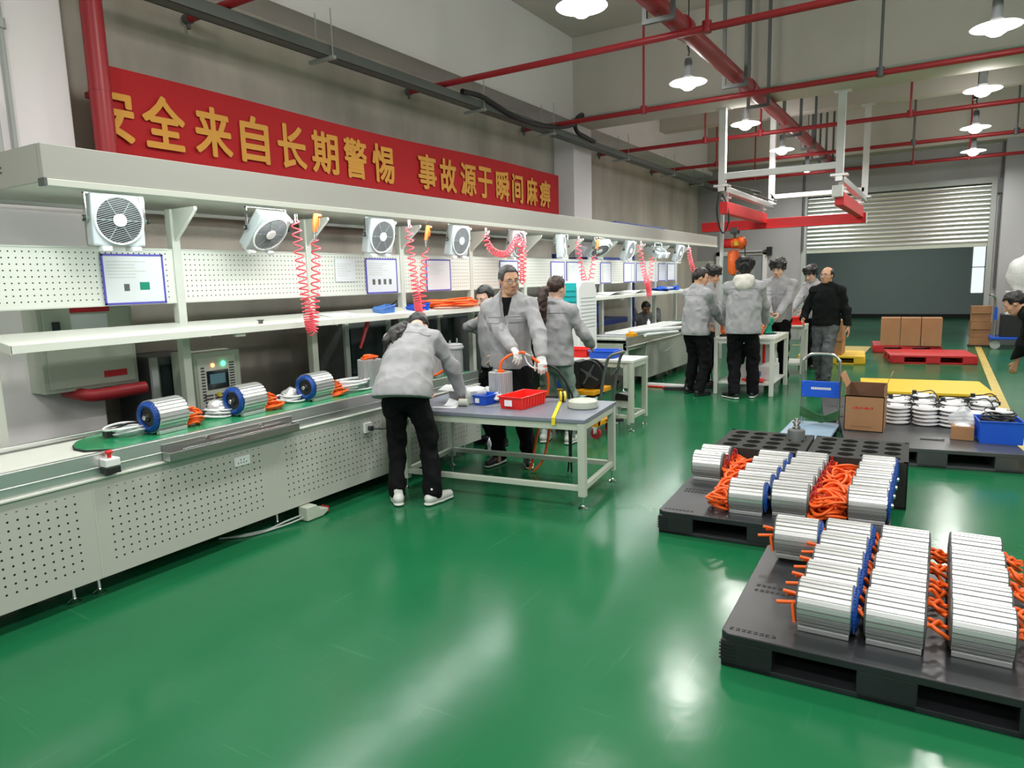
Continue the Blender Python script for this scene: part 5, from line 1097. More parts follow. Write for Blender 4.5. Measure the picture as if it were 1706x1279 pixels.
for k, (x, y) in enumerate(((-.30, 8.05), (-.08, 8.02), (.16, 8.05), (.36, 8.08), (-.10, 8.44), (.42, 8.42))):
    z = .161 + .036 * 5 + .012
    tag(obj('plug_lead', MB().tube(smooth_path([(x - .1, y + .02, z), (x - .03, y - .05, z + .02), (x + .05, y + .0, z + .03), (x + .10, y - .06, z - .01), (x + .11, y - .10, z - .05)], 4), .006, 6).bb((x - .125, y, z - .012), (x - .085, y + .035, z + .022)).bb((x + .09, y - .13, z - .065), (x + .125, y - .09, z - .03)), M['black_plastic']), ['black plug lead on the first coil stack of the second row', 'black plug lead on the second coil stack of the second row', 'black plug lead on the third coil stack of the second row', 'black plug lead on the fourth coil stack of the second row', 'black plug lead lying on the second coil stack of the back row', 'black plug lead lying on the fourth coil stack of the back row'][k], 'cable', 'black plug leads on the coil stacks')
t = bin_('deep blue plastic bin full of dark cable ends on the grey pallet', (.47, 7.19, .161), .12, .32, .30, .19, M['blue_plastic'], None, False, .96)
c_ = MB(); [c_.tube(bundle((.47, 7.2, .30), .10, .09, .09, 3, .008, 200 + k), .008, 6) for k in range(3)]
tag(obj('cable_ends', c_, M['black_plastic'], smooth=50), 'tangle of dark cable ends heaped in the deep blue bin', 'cables', kind='stuff')
tag(obj('white_insert', MB().box((.47, 7.07, .325), (.27, .012, .05), .12), M['plastic_white']), 'white strip along the front inside the deep blue bin', 'strip')
t = thing('small_carton', 'small brown carton overflowing with a clear bag on the grey pallet', 'carton', (.205, 7.17, .161))
obj('carton_body', MB().bb((.125, 7.09, .161), (.295, 7.25, .28)), M['carton'], t, True, bevel=.003)
obj('clear_bag', blob((.21, 7.20, .26), (.085, .07, .11), 41, .3), M['clear'], t, True, smooth=60)
obj('white_content', blob((.21, 7.17, .25), (.07, .07, .03), 42, .2), M['paper'], t, True, smooth=60)
tag(obj('clear_bag', blob((.36, 7.38, .161), (.06, .05, .12), 43, .3), M['clear'], smooth=60), 'tall clear bag standing between the small carton and the blue bin', 'bag')
tag(obj('steel_tool', MB().box((-.02, 7.0, .167), (.17, .018, .008), .1).cyl((.07, 7.01, .166), (.07, 7.01, .176), .012, 10), M['dark_steel']), 'dark steel tool lying on the front of the grey pallet', 'tool')
pallet('yellow plastic pallet beyond the cable coils', (-.80, 9.72), .12, 1.42, 1.15, .15, M['pallet_yellow'])
pallet('red plastic pallet lying empty beyond the yellow one', (-.74, 13.98), .16, 1.33, 1.1, .15, M['pallet_red'])
pallet('red plastic pallet under the three brown cartons', (-1.15, 15.75), .10, 1.2, 1.0, .15, M['pallet_red'])
for k in range(3):
    x = -1.04 + .355 * k
    t = thing('carton', ['left', 'middle', 'right'][k] + ' of three closed brown cartons in a row on the far red pallet', 'carton', (x + .17, 16, .15), .05, 'cartons on the far red pallet')
    obj('carton_body', MB().bb((-.172, -.2, .001), (.172, .2, .55)), M['carton'], t, bevel=.004)
    obj('tape', MB().bb((-.03, -.201, .30), (.03, .201, .552)), M['pallet_grey'] if False else M['carton_in'], t) if k == 9 else None
# ------------------------------------------------------------------ far right by the back wall
t = thing('hand_truck', 'blue flat trolley with grey handles by the back wall at the right', 'trolley', (1.15, 17.4, 0))
obj('platform', MB().bb((.85, 17.0, .20), (1.75, 17.6, .25)), M['blue_plastic'], t, True, bevel=.01)
obj('handle', MB().tube(smooth_path([(.92, 17.05, .25), (.92, 17.05, .95), (.86, 17.0, 1.08), (.80, 16.98, 1.1)], 4), .018, 8).tube(smooth_path([(.92, 17.5, .25), (.92, 17.5, .95), (.86, 17.45, 1.08), (.80, 17.43, 1.1)], 4), .018, 8).cyl((.92, 17.05, .7), (.92, 17.5, .7), .018, 8), M['steel'], t, True, smooth=50)
obj('blue_sleeve', MB().bb((.90, 17.02, .6), (.95, 17.1, .85)), M['blue_plastic'], t, True)
for x in (.95, 1.65):
    for y in (17.1, 17.5): obj('caster', MB().cyl((x, y - .02, .09), (x, y + .02, .09), .09, 14).bb((x - .02, y - .025, .1), (x + .02, y + .025, .2)), M['grey_pipe'], t, True)
tag(obj('black_case', MB().bb((1.02, 17.05, .251), (1.7, 17.5, .70)).bb((1.3, 17.03, .6), (1.42, 17.05, .63)), M['black_plastic'], bevel=.02), 'black case standing on the blue flat trolley', 'case')
t = thing('white_carton', 'white carton with a dark oval mark on top of the black case', 'carton', (1.35, 17.3, .7))
obj('carton_body', MB().bb((1.08, 17.06, .701), (1.72, 17.5, 1.16)), M['plastic_white'], t, True, bevel=.005); obj('oval_mark', MB().lathe([(.0, 0), (.05, 0), (.05, .002)], 16, (1.32, 17.058, .93), 'Y'), M['ink'], t, True)
tag(obj('wrapped_carton', blob((1.42, 17.3, 1.161), (.36, .22, .42), 51, .12), M['bag'], smooth=60), 'large wrapped white bundle on top of the white carton', 'bundle')
tag(obj('wrapped_carton', MB().bb((1.65, 17.6, 0), (2.5, 17.93, 1.75)), M['plastic_white'], bevel=.03), 'tall white wrapped stack against the back wall at the right edge', 'stack')
for k in range(5):
    tag(obj('carton', MB().box((.70, 17.7 + .02 * (k % 2), .11 + .165 * k), (.36, .3, .16), .05 * (k % 3)), M['carton'], bevel=.004), f'flat brown carton, {ORD[4 - k]} from the top of the stack by the shutter opening', 'carton', 'cartons stacked by the shutter opening')
tag(obj('carton_pallet', MB().bb((.5, 17.5, 0), (.9, 17.9, .028)), M['pallet_black']), 'dark base board under the carton stack by the shutter opening', 'board')
# ------------------------------------------------------------------ light crane
t = thing('light_crane', 'light overhead crane with a red bridge beam hanging above the gathering tables', 'crane', (-2.5, 14, 2.6))
YB = 14.0
a, b_ = aty(1170, 380, YB), aty(1443, 362, YB)
obj('bridge_beam', MB().bb((a.x, YB - .05, a.z - .085), (b_.x, YB + .05, a.z + .095)).bb((a.x, YB - .07, a.z - .085), (b_.x, YB + .07, a.z - .07)), M['crane_red'], t, True, bevel=.006)
obj('end_cap', MB().bb((b_.x, YB - .055, a.z - .09), (b_.x + .012, YB + .055, a.z + .1)), M['plastic_white'], t, True)
lx = aty(1202, 350, 11.0).x; rx = aty(1398, 300, 11.0).x; zc = a.z + .10
for x, nm in ((lx, 'l'), (rx, 'r')):
    obj('end_carriage', MB().bb((x - .06, 11.1, zc - .09), (x + .06, YB - .05, zc + .09)), M['crane_red'], t, True, bevel=.006)
    obj('runway_rail', MB().bb((x - .05, 10.95, zc + .23), (x + .05, YB + .6, zc + .32)), M['alu'], t, True, bevel=.006)
    for y in (11.25, YB - .2): obj('suspension', MB().bb((x - .03, y - .03, zc + .08), (x + .03, y + .03, zc + .24)).bb((x - .07, y - .05, zc + .14), (x + .07, y + .05, zc + .17)), M['alu'], t, True)
    for y in (11.02, 14.6):
        top = 4.13 if y < 12 else 4.63
        h = obj('hanger_post', MB().bb((x - .05, y - .05, zc + .23), (x + .05, y + .05, top)), M['plastic_white'], t, True, bevel=.004)
        obj('mount_plate', MB().bb((x - .11, y - .09, zc + .30), (x + .11, y + .09, zc + .33)), M['alu'], h, True); obj('mount_plate', MB().bb((x - .11, y - .09, top - .02), (x + .11, y + .09, top)), M['alu'], h, True)
obj('cross_beam', MB().bb((lx, 10.98, zc + .41), (rx, 11.06, zc + .50)), M['plastic_white'], t, True, bevel=.004)
obj('cross_beam', MB().bb((lx, 14.55, zc + .41), (rx, 14.65, zc + .49)), M['plastic_white'], t, True, bevel=.004)
obj('motor_box', MB().bb((rx - .09, 11.0, zc + .02), (rx + .05, 11.16, zc + .18)), M['plastic_white'], t, True, bevel=.01)
obj('power_cable', MB().tube(smooth_path([(lx - .06, 11.1, zc + .3), (lx - .1, 11.1, zc), (lx - .08, 11.15, zc - .25), (lx - .02, 11.2, zc - .38), (lx + .06, 11.2, zc - .2), (lx + .04, 11.15, zc + .05), (lx - .02, 11.1, zc + .2)], 6), .012, 7).tube(smooth_path([(lx, 11.2, zc + .36), (lx + .3, 12.2, zc + .3), (lx + .02, 13, zc + .38), (lx + .2, 14, zc + .3), (lx, 14.5, zc + .5)], 6), .01, 6), M['black_plastic'], t, True, smooth=50)
t = thing('chain_hoist', 'orange electric chain hoist with a hanging chain bag under the red bridge beam', 'hoist', (-3.4, YB, 2.2))
hc = aty(1224, 405, YB); hx, hz = hc.x, hc.z
obj('trolley', MB().bb((hx - .07, YB - .09, a.z - .14), (hx + .07, YB - .06, a.z - .03)).bb((hx - .07, YB + .06, a.z - .14), (hx + .07, YB + .09, a.z - .03)).bb((hx - .05, YB - .09, a.z - .15), (hx + .05, YB + .09, a.z - .13)).cyl((hx, YB, a.z - .14), (hx, YB, hz + .1), .025, 10), M['dark_steel'], t, True)
obj('gear_case', MB().ell((hx + .13, YB, hz), (.10, .13, .13)).cyl((hx - .05, YB, hz), (hx + .1, YB, hz), .105, 20), M['hoist_orange'], t, True, smooth=50)
obj('motor', MB().lathe([(.0, -.27), (.07, -.27), (.09, -.24), (.09, -.05), (.0, -.05)], 20, (hx, YB, hz), 'X'), M['crane_red'], t, True, smooth=40)
obj('yellow_label', MB().bb((hx + .02, YB - .115, hz - .05), (hx + .1, YB - .10, hz + .03)), M['yellow'], t, True)
obj('chain_bag', MB().lathe([(.0, -.62), (.07, -.60), (.105, -.52), (.11, -.2), (.09, -.14), (.0, -.13)], 20, (hx - .02, YB, hz)), M['hoist_orange'], t, True, smooth=50)
obj('pendant_cable', MB().tube([(hx + .2, YB - .05, hz), (hx + .22, YB - .06, hz - .3), (hx + .22, YB - .06, hz - .75)], .01, 6).bb((hx + .19, YB - .08, hz - .95), (hx + .25, YB - .04, hz - .75)), M['black_plastic'], t, True)
t = thing('support_post', 'slim grey post standing at the far end of the canopy', 'post', (-3.72, 13.86, 0))
obj('post', MB().bb((-3.75, 13.835, 0), (-3.69, 13.89, 3.0)), M['grey_pipe'], t, True); obj('control_box', MB().bb((-3.69, 13.80, 1.0), (-3.60, 13.92, 1.35)), M['grey_paint'], t, True, bevel=.006)
t = thing('wall_cabinet', 'grey locker with a dark window strip on the back wall left of the door', 'cabinet', (-5.3, 18, 0))
obj('body', MB().bb((-5.5, 17.9, .9), (-5.12, EW - .03, 2.0)), M['grey_paint'], t, True, bevel=.008)
obj('glass_strip', MB().bb((-5.38, 17.885, 1.2), (-5.30, 17.9, 1.8)).bb((-5.26, 17.885, 1.2), (-5.18, 17.9, 1.8)), M['screen'], t, True)
t = thing('wall_clock', 'round wall mounted fan high on the concrete wall at the far left corner', 'fan', (-5.5, 17.2, 2.35))
obj('ring', MB().tube([(-5.45, 17.2 + .22 * math.cos(q), 2.35 + .22 * math.sin(q)) for q in [2 * PI * k / 24 for k in range(24)]], .012, 6, True).tube([(-5.45, 17.2 + .1 * math.cos(q), 2.35 + .1 * math.sin(q)) for q in [2 * PI * k / 16 for k in range(16)]], .006, 6, True).cyl((-5.55, 17.2, 2.35), (-5.44, 17.2, 2.35), .05, 12), M['grey_pipe'], t, True)
t.name = 'wall_fan'
# ------------------------------------------------------------------ people: smooth implicit surfaces
f32 = np.float32
def V(*a): return np.array(a, float)
def nrm(v): v = np.asarray(v, float); return v / max(np.linalg.norm(v), 1e-9)
class Field:
    """union of tapered limbs and ellipsoids, meshed by surface nets"""
    def __init__(s, k=.03): s.p = []; s.cut = []; s.k = k
    def cap(s, a, b, ra, rb=None, k=None, flat=None, ax=None):
        """tapered limb; FLAT squeezes the cross-section along direction AX"""
        s.p.append(('c', np.array(a, float), np.array(b, float), ra, ra if rb is None else rb, s.k if k is None else k, flat, None if ax is None else nrm(ax))); return s
    def chain(s, pts, rs, k=None, flat=None, ax=None):
        for i in range(len(pts) - 1): s.cap(pts[i], pts[i + 1], rs[i], rs[i + 1], k, flat, ax)
        return s
    def ell(s, c, r, R=None, k=None): s.p.append(('e', np.array(c, float), np.array(r, float), np.eye(3) if R is None else np.array(R), None, s.k if k is None else k)); return s
    def box(s, c, h, R=None, rnd=.01, k=None): s.p.append(('b', np.array(c, float), np.array(h, float), np.eye(3) if R is None else np.array(R), rnd, s.k if k is None else k)); return s
    def sub(s, kind, *a, k=.01, **kw):
        q = Field(k); getattr(q, kind)(*a, **kw); s.cut.append((q.p[0], k)); return s
    def plane(s, p, n, k=.004): s.cut.append((('h', np.array(p, float), nrm(n)), k)); return s   # removes the side N points to
    @staticmethod
    def bounds(q):
        if q[0] == 'c': r = max(q[3], q[4]) * 1.02; return np.minimum(q[1], q[2]) - r, np.maximum(q[1], q[2]) + r
        if q[0] == 'e': r = max(q[2]); return q[1] - r, q[1] + r
        if q[0] == 'b': r = np.linalg.norm(q[2]) + q[4]; return q[1] - r, q[1] + r
    @staticmethod
    def dist(q, X, Y, Z):
        if q[0] == 'h': return -((X - f32(q[1][0])) * f32(q[2][0]) + (Y - f32(q[1][1])) * f32(q[2][1]) + (Z - f32(q[1][2])) * f32(q[2][2]))
        if q[0] == 'c':
            a, b, ra, rb, _, flat, ax = q[1:]
            ba = b - a; L = max(ba @ ba, 1e-9)
            px, py, pz = X - f32(a[0]), Y - f32(a[1]), Z - f32(a[2])
            t = np.clip((px * f32(ba[0]) + py * f32(ba[1]) + pz * f32(ba[2])) / f32(L), 0, 1)
            px = px - t * f32(ba[0]); py = py - t * f32(ba[1]); pz = pz - t * f32(ba[2])
            d2 = px * px + py * py + pz * pz
            if flat is not None:
                u = px * f32(ax[0]) + py * f32(ax[1]) + pz * f32(ax[2]); m = f32(1 / flat ** 2 - 1); d2 = d2 + u * u * m
            return np.sqrt(d2) - (f32(ra) + t * f32(rb - ra))
        c, r, R = q[1], q[2], q[3]
        px, py, pz = X - f32(c[0]), Y - f32(c[1]), Z - f32(c[2])
        l = [px * f32(R[0][i]) + py * f32(R[1][i]) + pz * f32(R[2][i]) for i in range(3)]
        if q[0] == 'e':
            n = np.sqrt(sum((l[i] / f32(r[i])) ** 2 for i in range(3))); g = np.sqrt(sum((l[i] / f32(r[i] ** 2)) ** 2 for i in range(3)))
            return n * (n - 1) / np.maximum(g, f32(1e-6))
        d = [np.abs(l[i]) - f32(r[i]) for i in range(3)]
        return np.sqrt(sum(np.maximum(x, 0) ** 2 for x in d)) + np.minimum(np.maximum(np.maximum(d[0], d[1]), d[2]), 0) - f32(q[4])
    def eval(s, h, pad=.03, region=None, noise=0, nseed=0, nscale=9, base=None, fold=0):
        lo = np.min([s.bounds(q)[0] for q in s.p], 0) - pad; hi = np.max([s.bounds(q)[1] for q in s.p], 0) + pad
        if region is not None: lo = np.maximum(lo, region[0]); hi = np.minimum(hi, region[1])
        n = np.maximum(np.ceil((hi - lo) / h).astype(int) + 1, 4)
        ax = [(lo[i] + h * np.arange(n[i])).astype(f32) for i in range(3)]
        D = np.full(n, f32(.08), f32)
        for q in s.p:
            b0, b1 = s.bounds(q); m = q[5] * 1.3 + .02
            if q[0] == 'c' and q[6] is not None: m += 0
            i0 = [max(0, int((b0[i] - m - lo[i]) / h)) for i in range(3)]; i1 = [min(n[i], int((b1[i] + m - lo[i]) / h) + 2) for i in range(3)]
            if any(i1[i] <= i0[i] for i in range(3)): continue
            sl = tuple(slice(i0[i], i1[i]) for i in range(3))
            X, Y, Z = ax[0][sl[0]][:, None, None], ax[1][sl[1]][None, :, None], ax[2][sl[2]][None, None, :]
            d = s.dist(q, X, Y, Z); o = D[sl]; k = f32(q[5])
            e = np.maximum(k - np.abs(o - d), 0) / k; D[sl] = np.minimum(o, d) - e * e * k * f32(.25)
        if noise: D += f32(noise) * s.noise(ax, nseed, nscale)
        if fold: D += f32(fold) * (np.abs(s.noise(ax, nseed + 50, nscale * 1.25)) * 2 - f32(.6))
        X, Y, Z = ax[0][:, None, None], ax[1][None, :, None], ax[2][None, None, :]
        for q, k in s.cut:
            d = -s.dist(q, X, Y, Z); k = f32(k); e = np.maximum(k - np.abs(D - d), 0) / k; D = np.maximum(D, d) + e * e * k * f32(.25)
        return D, lo, h
    @staticmethod
    def noise(ax, seed, scale):
        out = 0
        for o in range(2):
            rs = np.random.RandomState(seed + o); sc = scale * (1.9 ** o)
            mins = [a[0] for a in ax]; g = [(a - m) * sc * (1, 1, .8)[i] for i, (a, m) in enumerate(zip(ax, mins))]
            N = [int(x[-1]) + 3 for x in g]; L = rs.uniform(-1, 1, N).astype(f32)
            fi = [np.floor(x).astype(int) for x in g]; fr = [(x - i).astype(f32) for x, i in zip(g, fi)]; fr = [t * t * (3 - 2 * t) for t in fr]
            A = L[fi[0]] * (1 - fr[0])[:, None, None] + L[fi[0] + 1] * fr[0][:, None, None]
            A = A[:, fi[1]] * (1 - fr[1])[None, :, None] + A[:, fi[1] + 1] * fr[1][None, :, None]
            A = A[:, :, fi[2]] * (1 - fr[2])[None, None, :] + A[:, :, fi[2] + 1] * fr[2][None, None, :]
            out = out + A * f32(.6 ** o)
        return out
def nets(D, lo, h):
    S = D < 0
    c = [S[:-1, :-1, :-1], S[1:, :-1, :-1], S[:-1, 1:, :-1], S[1:, 1:, :-1], S[:-1, :-1, 1:], S[1:, :-1, 1:], S[:-1, 1:, 1:], S[1:, 1:, 1:]]
    cnt = sum(x.astype(np.int8) for x in c); act = (cnt > 0) & (cnt < 8); I = np.argwhere(act)
    if not len(I): return np.zeros((0, 3)), np.zeros((0, 4), int)
    idx = -np.ones(act.shape, np.int64); idx[act] = np.arange(len(I))
    off = np.array([(a & 1, (a >> 1) & 1, (a >> 2) & 1) for a in range(8)])
    val = np.stack([D[I[:, 0] + o[0], I[:, 1] + o[1], I[:, 2] + o[2]] for o in off], 1)
    P = np.zeros((len(I), 3)); W_ = np.zeros(len(I))
    for a in range(8):
        for b in range(a + 1, 8):
            if bin(a ^ b).count('1') != 1: continue
            va, vb = val[:, a], val[:, b]; m = (va < 0) != (vb < 0)
            t = np.where(m, va / np.where(m, va - vb, 1), 0)
            P += np.where(m[:, None], off[a] + (off[b] - off[a]) * t[:, None], 0); W_ += m
    P = (P / W_[:, None] + I) * h + lo
    F = []
    for ax_ in range(3):
        sl0 = [slice(None)] * 3; sl1 = [slice(None)] * 3; sl0[ax_] = slice(0, -1); sl1[ax_] = slice(1, None)
        A, B = S[tuple(sl0)], S[tuple(sl1)]; x = A != B
        u, v = [i for i in range(3) if i != ax_]
        E = np.argwhere(x); ok = (E[:, u] > 0) & (E[:, v] > 0) & (E[:, u] < D.shape[u] - 1) & (E[:, v] < D.shape[v] - 1); E = E[ok]
        ins = A[E[:, 0], E[:, 1], E[:, 2]]
        def cell(du, dv): q = E.copy(); q[:, u] += du; q[:, v] += dv; return idx[q[:, 0], q[:, 1], q[:, 2]]
        q = np.stack([cell(-1, -1), cell(0, -1), cell(0, 0), cell(-1, 0)], 1)
        flip = ins if ax_ != 1 else ~ins
        q[~flip] = q[~flip][:, ::-1]; F.append(q)
    return P, np.concatenate(F)
def field_obj(name, F, mats, parent=None, h=.007, smooth_it=1, **kw):
    D, lo, hh = F.eval(h, **kw); return d_obj(name, D, lo, hh, mats, parent)
def d_obj(name, D, lo, h, mats, parent=None):
    P, Q = nets(D, lo, h); me = bpy.data.meshes.new(name)
    me.vertices.add(len(P)); me.vertices.foreach_set('co', P.astype(f32).ravel())
    me.loops.add(len(Q) * 4); me.loops.foreach_set('vertex_index', Q.astype(np.int32).ravel())
    me.polygons.add(len(Q)); me.polygons.foreach_set('loop_start', np.arange(0, len(Q) * 4, 4, dtype=np.int32))
    me.polygons.foreach_set('use_smooth', np.ones(len(Q), bool)); me.update(calc_edges=True); me.validate()
    return link_mesh(name, me, mats, parent)
def ik(a, b, l1, l2, pole):
    a, b = np.array(a, float), np.array(b, float); d = b - a; L = np.linalg.norm(d)
    if L > (l1 + l2) * .995: b = a + d / L * (l1 + l2) * .995; d = b - a; L = np.linalg.norm(d)
    x = (l1 * l1 - l2 * l2 + L * L) / (2 * L); y = math.sqrt(max(l1 * l1 - x * x, 0)); u = d / L
    p = np.array(pole, float); p = nrm(p - u * (p @ u)); return a + u * x + p * y, b
def rot3(yaw, pitch=0, roll=0):
    """columns: right, forward, up; pitch > 0 looks down, yaw > 0 turns left"""
    R_ = Matrix.Rotation(yaw, 3, 'Z') @ Matrix.Rotation(-pitch, 3, 'X') @ Matrix.Rotation(roll, 3, 'Y'); return np.array(R_)
SK = {}
SK['skin'] = mat('skin', (.54, .30, .19), .5, noise=.08, nscale=14); SK['skin_pale'] = mat('skin_pale', (.62, .40, .30), .5, noise=.06, nscale=14)
SK['hair'] = mat('black_hair', (.012, .011, .011), .42, noise=.4, nscale=30, bump=.6, bscale=70, stretch=(1, 1, .25)); SK['hair_brown'] = mat('dark_brown_hair', (.035, .018, .014), .4, noise=.4, nscale=30, bump=.6, bscale=70, stretch=(1, 1, .15))
SK['hair_grey'] = mat('greying_hair', (.045, .045, .048), .5, noise=.5, nscale=60, bump=.5, bscale=90)
SK['jacket'] = mat('grey_work_jacket', (.31, .31, .325), .85, noise=.07, nscale=9, bump=.5, bscale=15, sheen=.05); SK['jacket_trim'] = mat('jacket_trim_grey', (.27, .27, .29), .8)
SK['hood'] = mat('cream_hood', (.62, .60, .55), .85, bump=.2, bscale=20)
SK['black_cloth'] = mat('black_trousers_cloth', (.004, .004, .005), .85, bump=.25, bscale=16, spec=.2); SK['green_cloth'] = mat('grey_green_trousers_cloth', (.20, .26, .235), .8, noise=.08, bump=.3, bscale=14)
SK['grey_jeans'] = mat('washed_dark_jeans', (.07, .08, .085), .8, noise=.25, nscale=7, bump=.3, bscale=16); SK['dark_coat'] = mat('dark_green_black_coat', (.004, .006, .006), .85, bump=.2, bscale=18, spec=.2)
SK['glove'] = mat('white_knit_glove', (.68, .70, .68), .9, bump=.4, bscale=120); SK['shoe_white'] = mat('white_sneaker', (.66, .66, .64), .5, bump=.2, bscale=40); SK['shoe_black'] = mat('black_shoe', (.015, .015, .016), .4)
SK['eye'] = mat('eye', (.03, .02, .015), .15); SK['eye_white'] = mat('eye_white', (.42, .38, .36), .3); SK['lip'] = mat('lip', (.40, .15, .12), .5); SK['lens'] = mat('spectacle_lens', (.9, .95, .95), .05, alpha=.18); SK['tee'] = mat('black_tee', (.004, .004, .005), .85, spec=.2)
def shoe(name, ank, fwd, mats, parent, h, sc=1.0, sole=None):
    f = nrm([fwd[0], fwd[1], 0]); r = np.array([f[1], -f[0], 0]); u = V(0, 0, 1); a = np.array([ank[0], ank[1], 0.]) + u * max(0, ank[2] - .085); R_ = np.stack([r, f, u], 1)
    F = Field(.02); F.cap(a + u * .05 - f * .045, a + u * .045 + f * .06, .038, .040).cap(a + u * .045 + f * .06, a + u * .036 + f * .165, .040, .033, flat=None).cap(a + u * .06 - f * .02, a + u * .11 - f * .012, .042, .044).plane(a + u * .012, -u)
    o = field_obj(name, F, mats[0], parent, h)
    G = Field(.015); G.cap(a + u * .014 - f * .05, a + u * .014 + f * .06, .040, .042, flat=.36, ax=u).cap(a + u * .014 + f * .06, a + u * .014 + f * .165, .042, .037, flat=.36, ax=u).plane(a + u * .001, -u)
    field_obj('sole', G, mats[1], o, h)
    return o
def hand(F, wr, d, n, side, curl=.5, sc=1.0, grow=0, spread=1.0, k=.006):
    """wr wrist, d direction of the fingers, n palm normal; side +1 right, -1 left. adds a palm, four bent fingers and a thumb to field F"""
    d = nrm(d); n = nrm(np.array(n) - d * (np.array(n) @ d)); s = np.cross(d, n) * side      # towards the thumb
    s = nrm(s); q = lambda x, y, z: np.array(wr) + (d * x + s * y + n * z) * sc
    g = grow
    F.cap(q(0, 0, 0), q(.03, .002, 0), .024 * sc + g, .03 * sc + g, k=.015, flat=.62, ax=n)
    for y in (-.026, -.008, .010, .027): F.cap(q(.03, y * .7, 0), q(.088, y, .001), .0135 * sc + g, .0115 * sc + g, k=.012)
    L = [(.034, .024, .018), (.042, .027, .020), (.045, .029, .021), (.038, .025, .019)]
    for i, y in enumerate((-.030, -.0105, .0105, .029)):
        p = q(.090 - .004 * abs(i - 2), y, .001); a = curl * .55; yy = y * .18 * spread
        for j, l in enumerate(L[i]):
            dd = d * math.cos(a) + n * math.sin(a) + s * (yy * 2.2); p2 = p + nrm(dd) * l * sc
            F.cap(p, p2, (.0092 - .0008 * j) * sc + g, (.0086 - .0010 * j) * sc + g, k=.004); p = p2; a += curl * .75
    p0, p1 = q(.022, .026, .006), q(.052, .048, .016 + .01 * curl); p2 = p1 + nrm(d * .75 + s * .25 + n * (.3 + .5 * curl)) * .033 * sc; p3 = p2 + nrm(d * .8 - s * .1 + n * (.35 + .6 * curl)) * .026 * sc
    F.cap(p0, p1, .0145 * sc + g, .0115 * sc + g, k=.012).cap(p1, p2, .0110 * sc + g, .0098 * sc + g, k=.004).cap(p2, p3, .0098 * sc + g, .0078 * sc + g, k=.004)
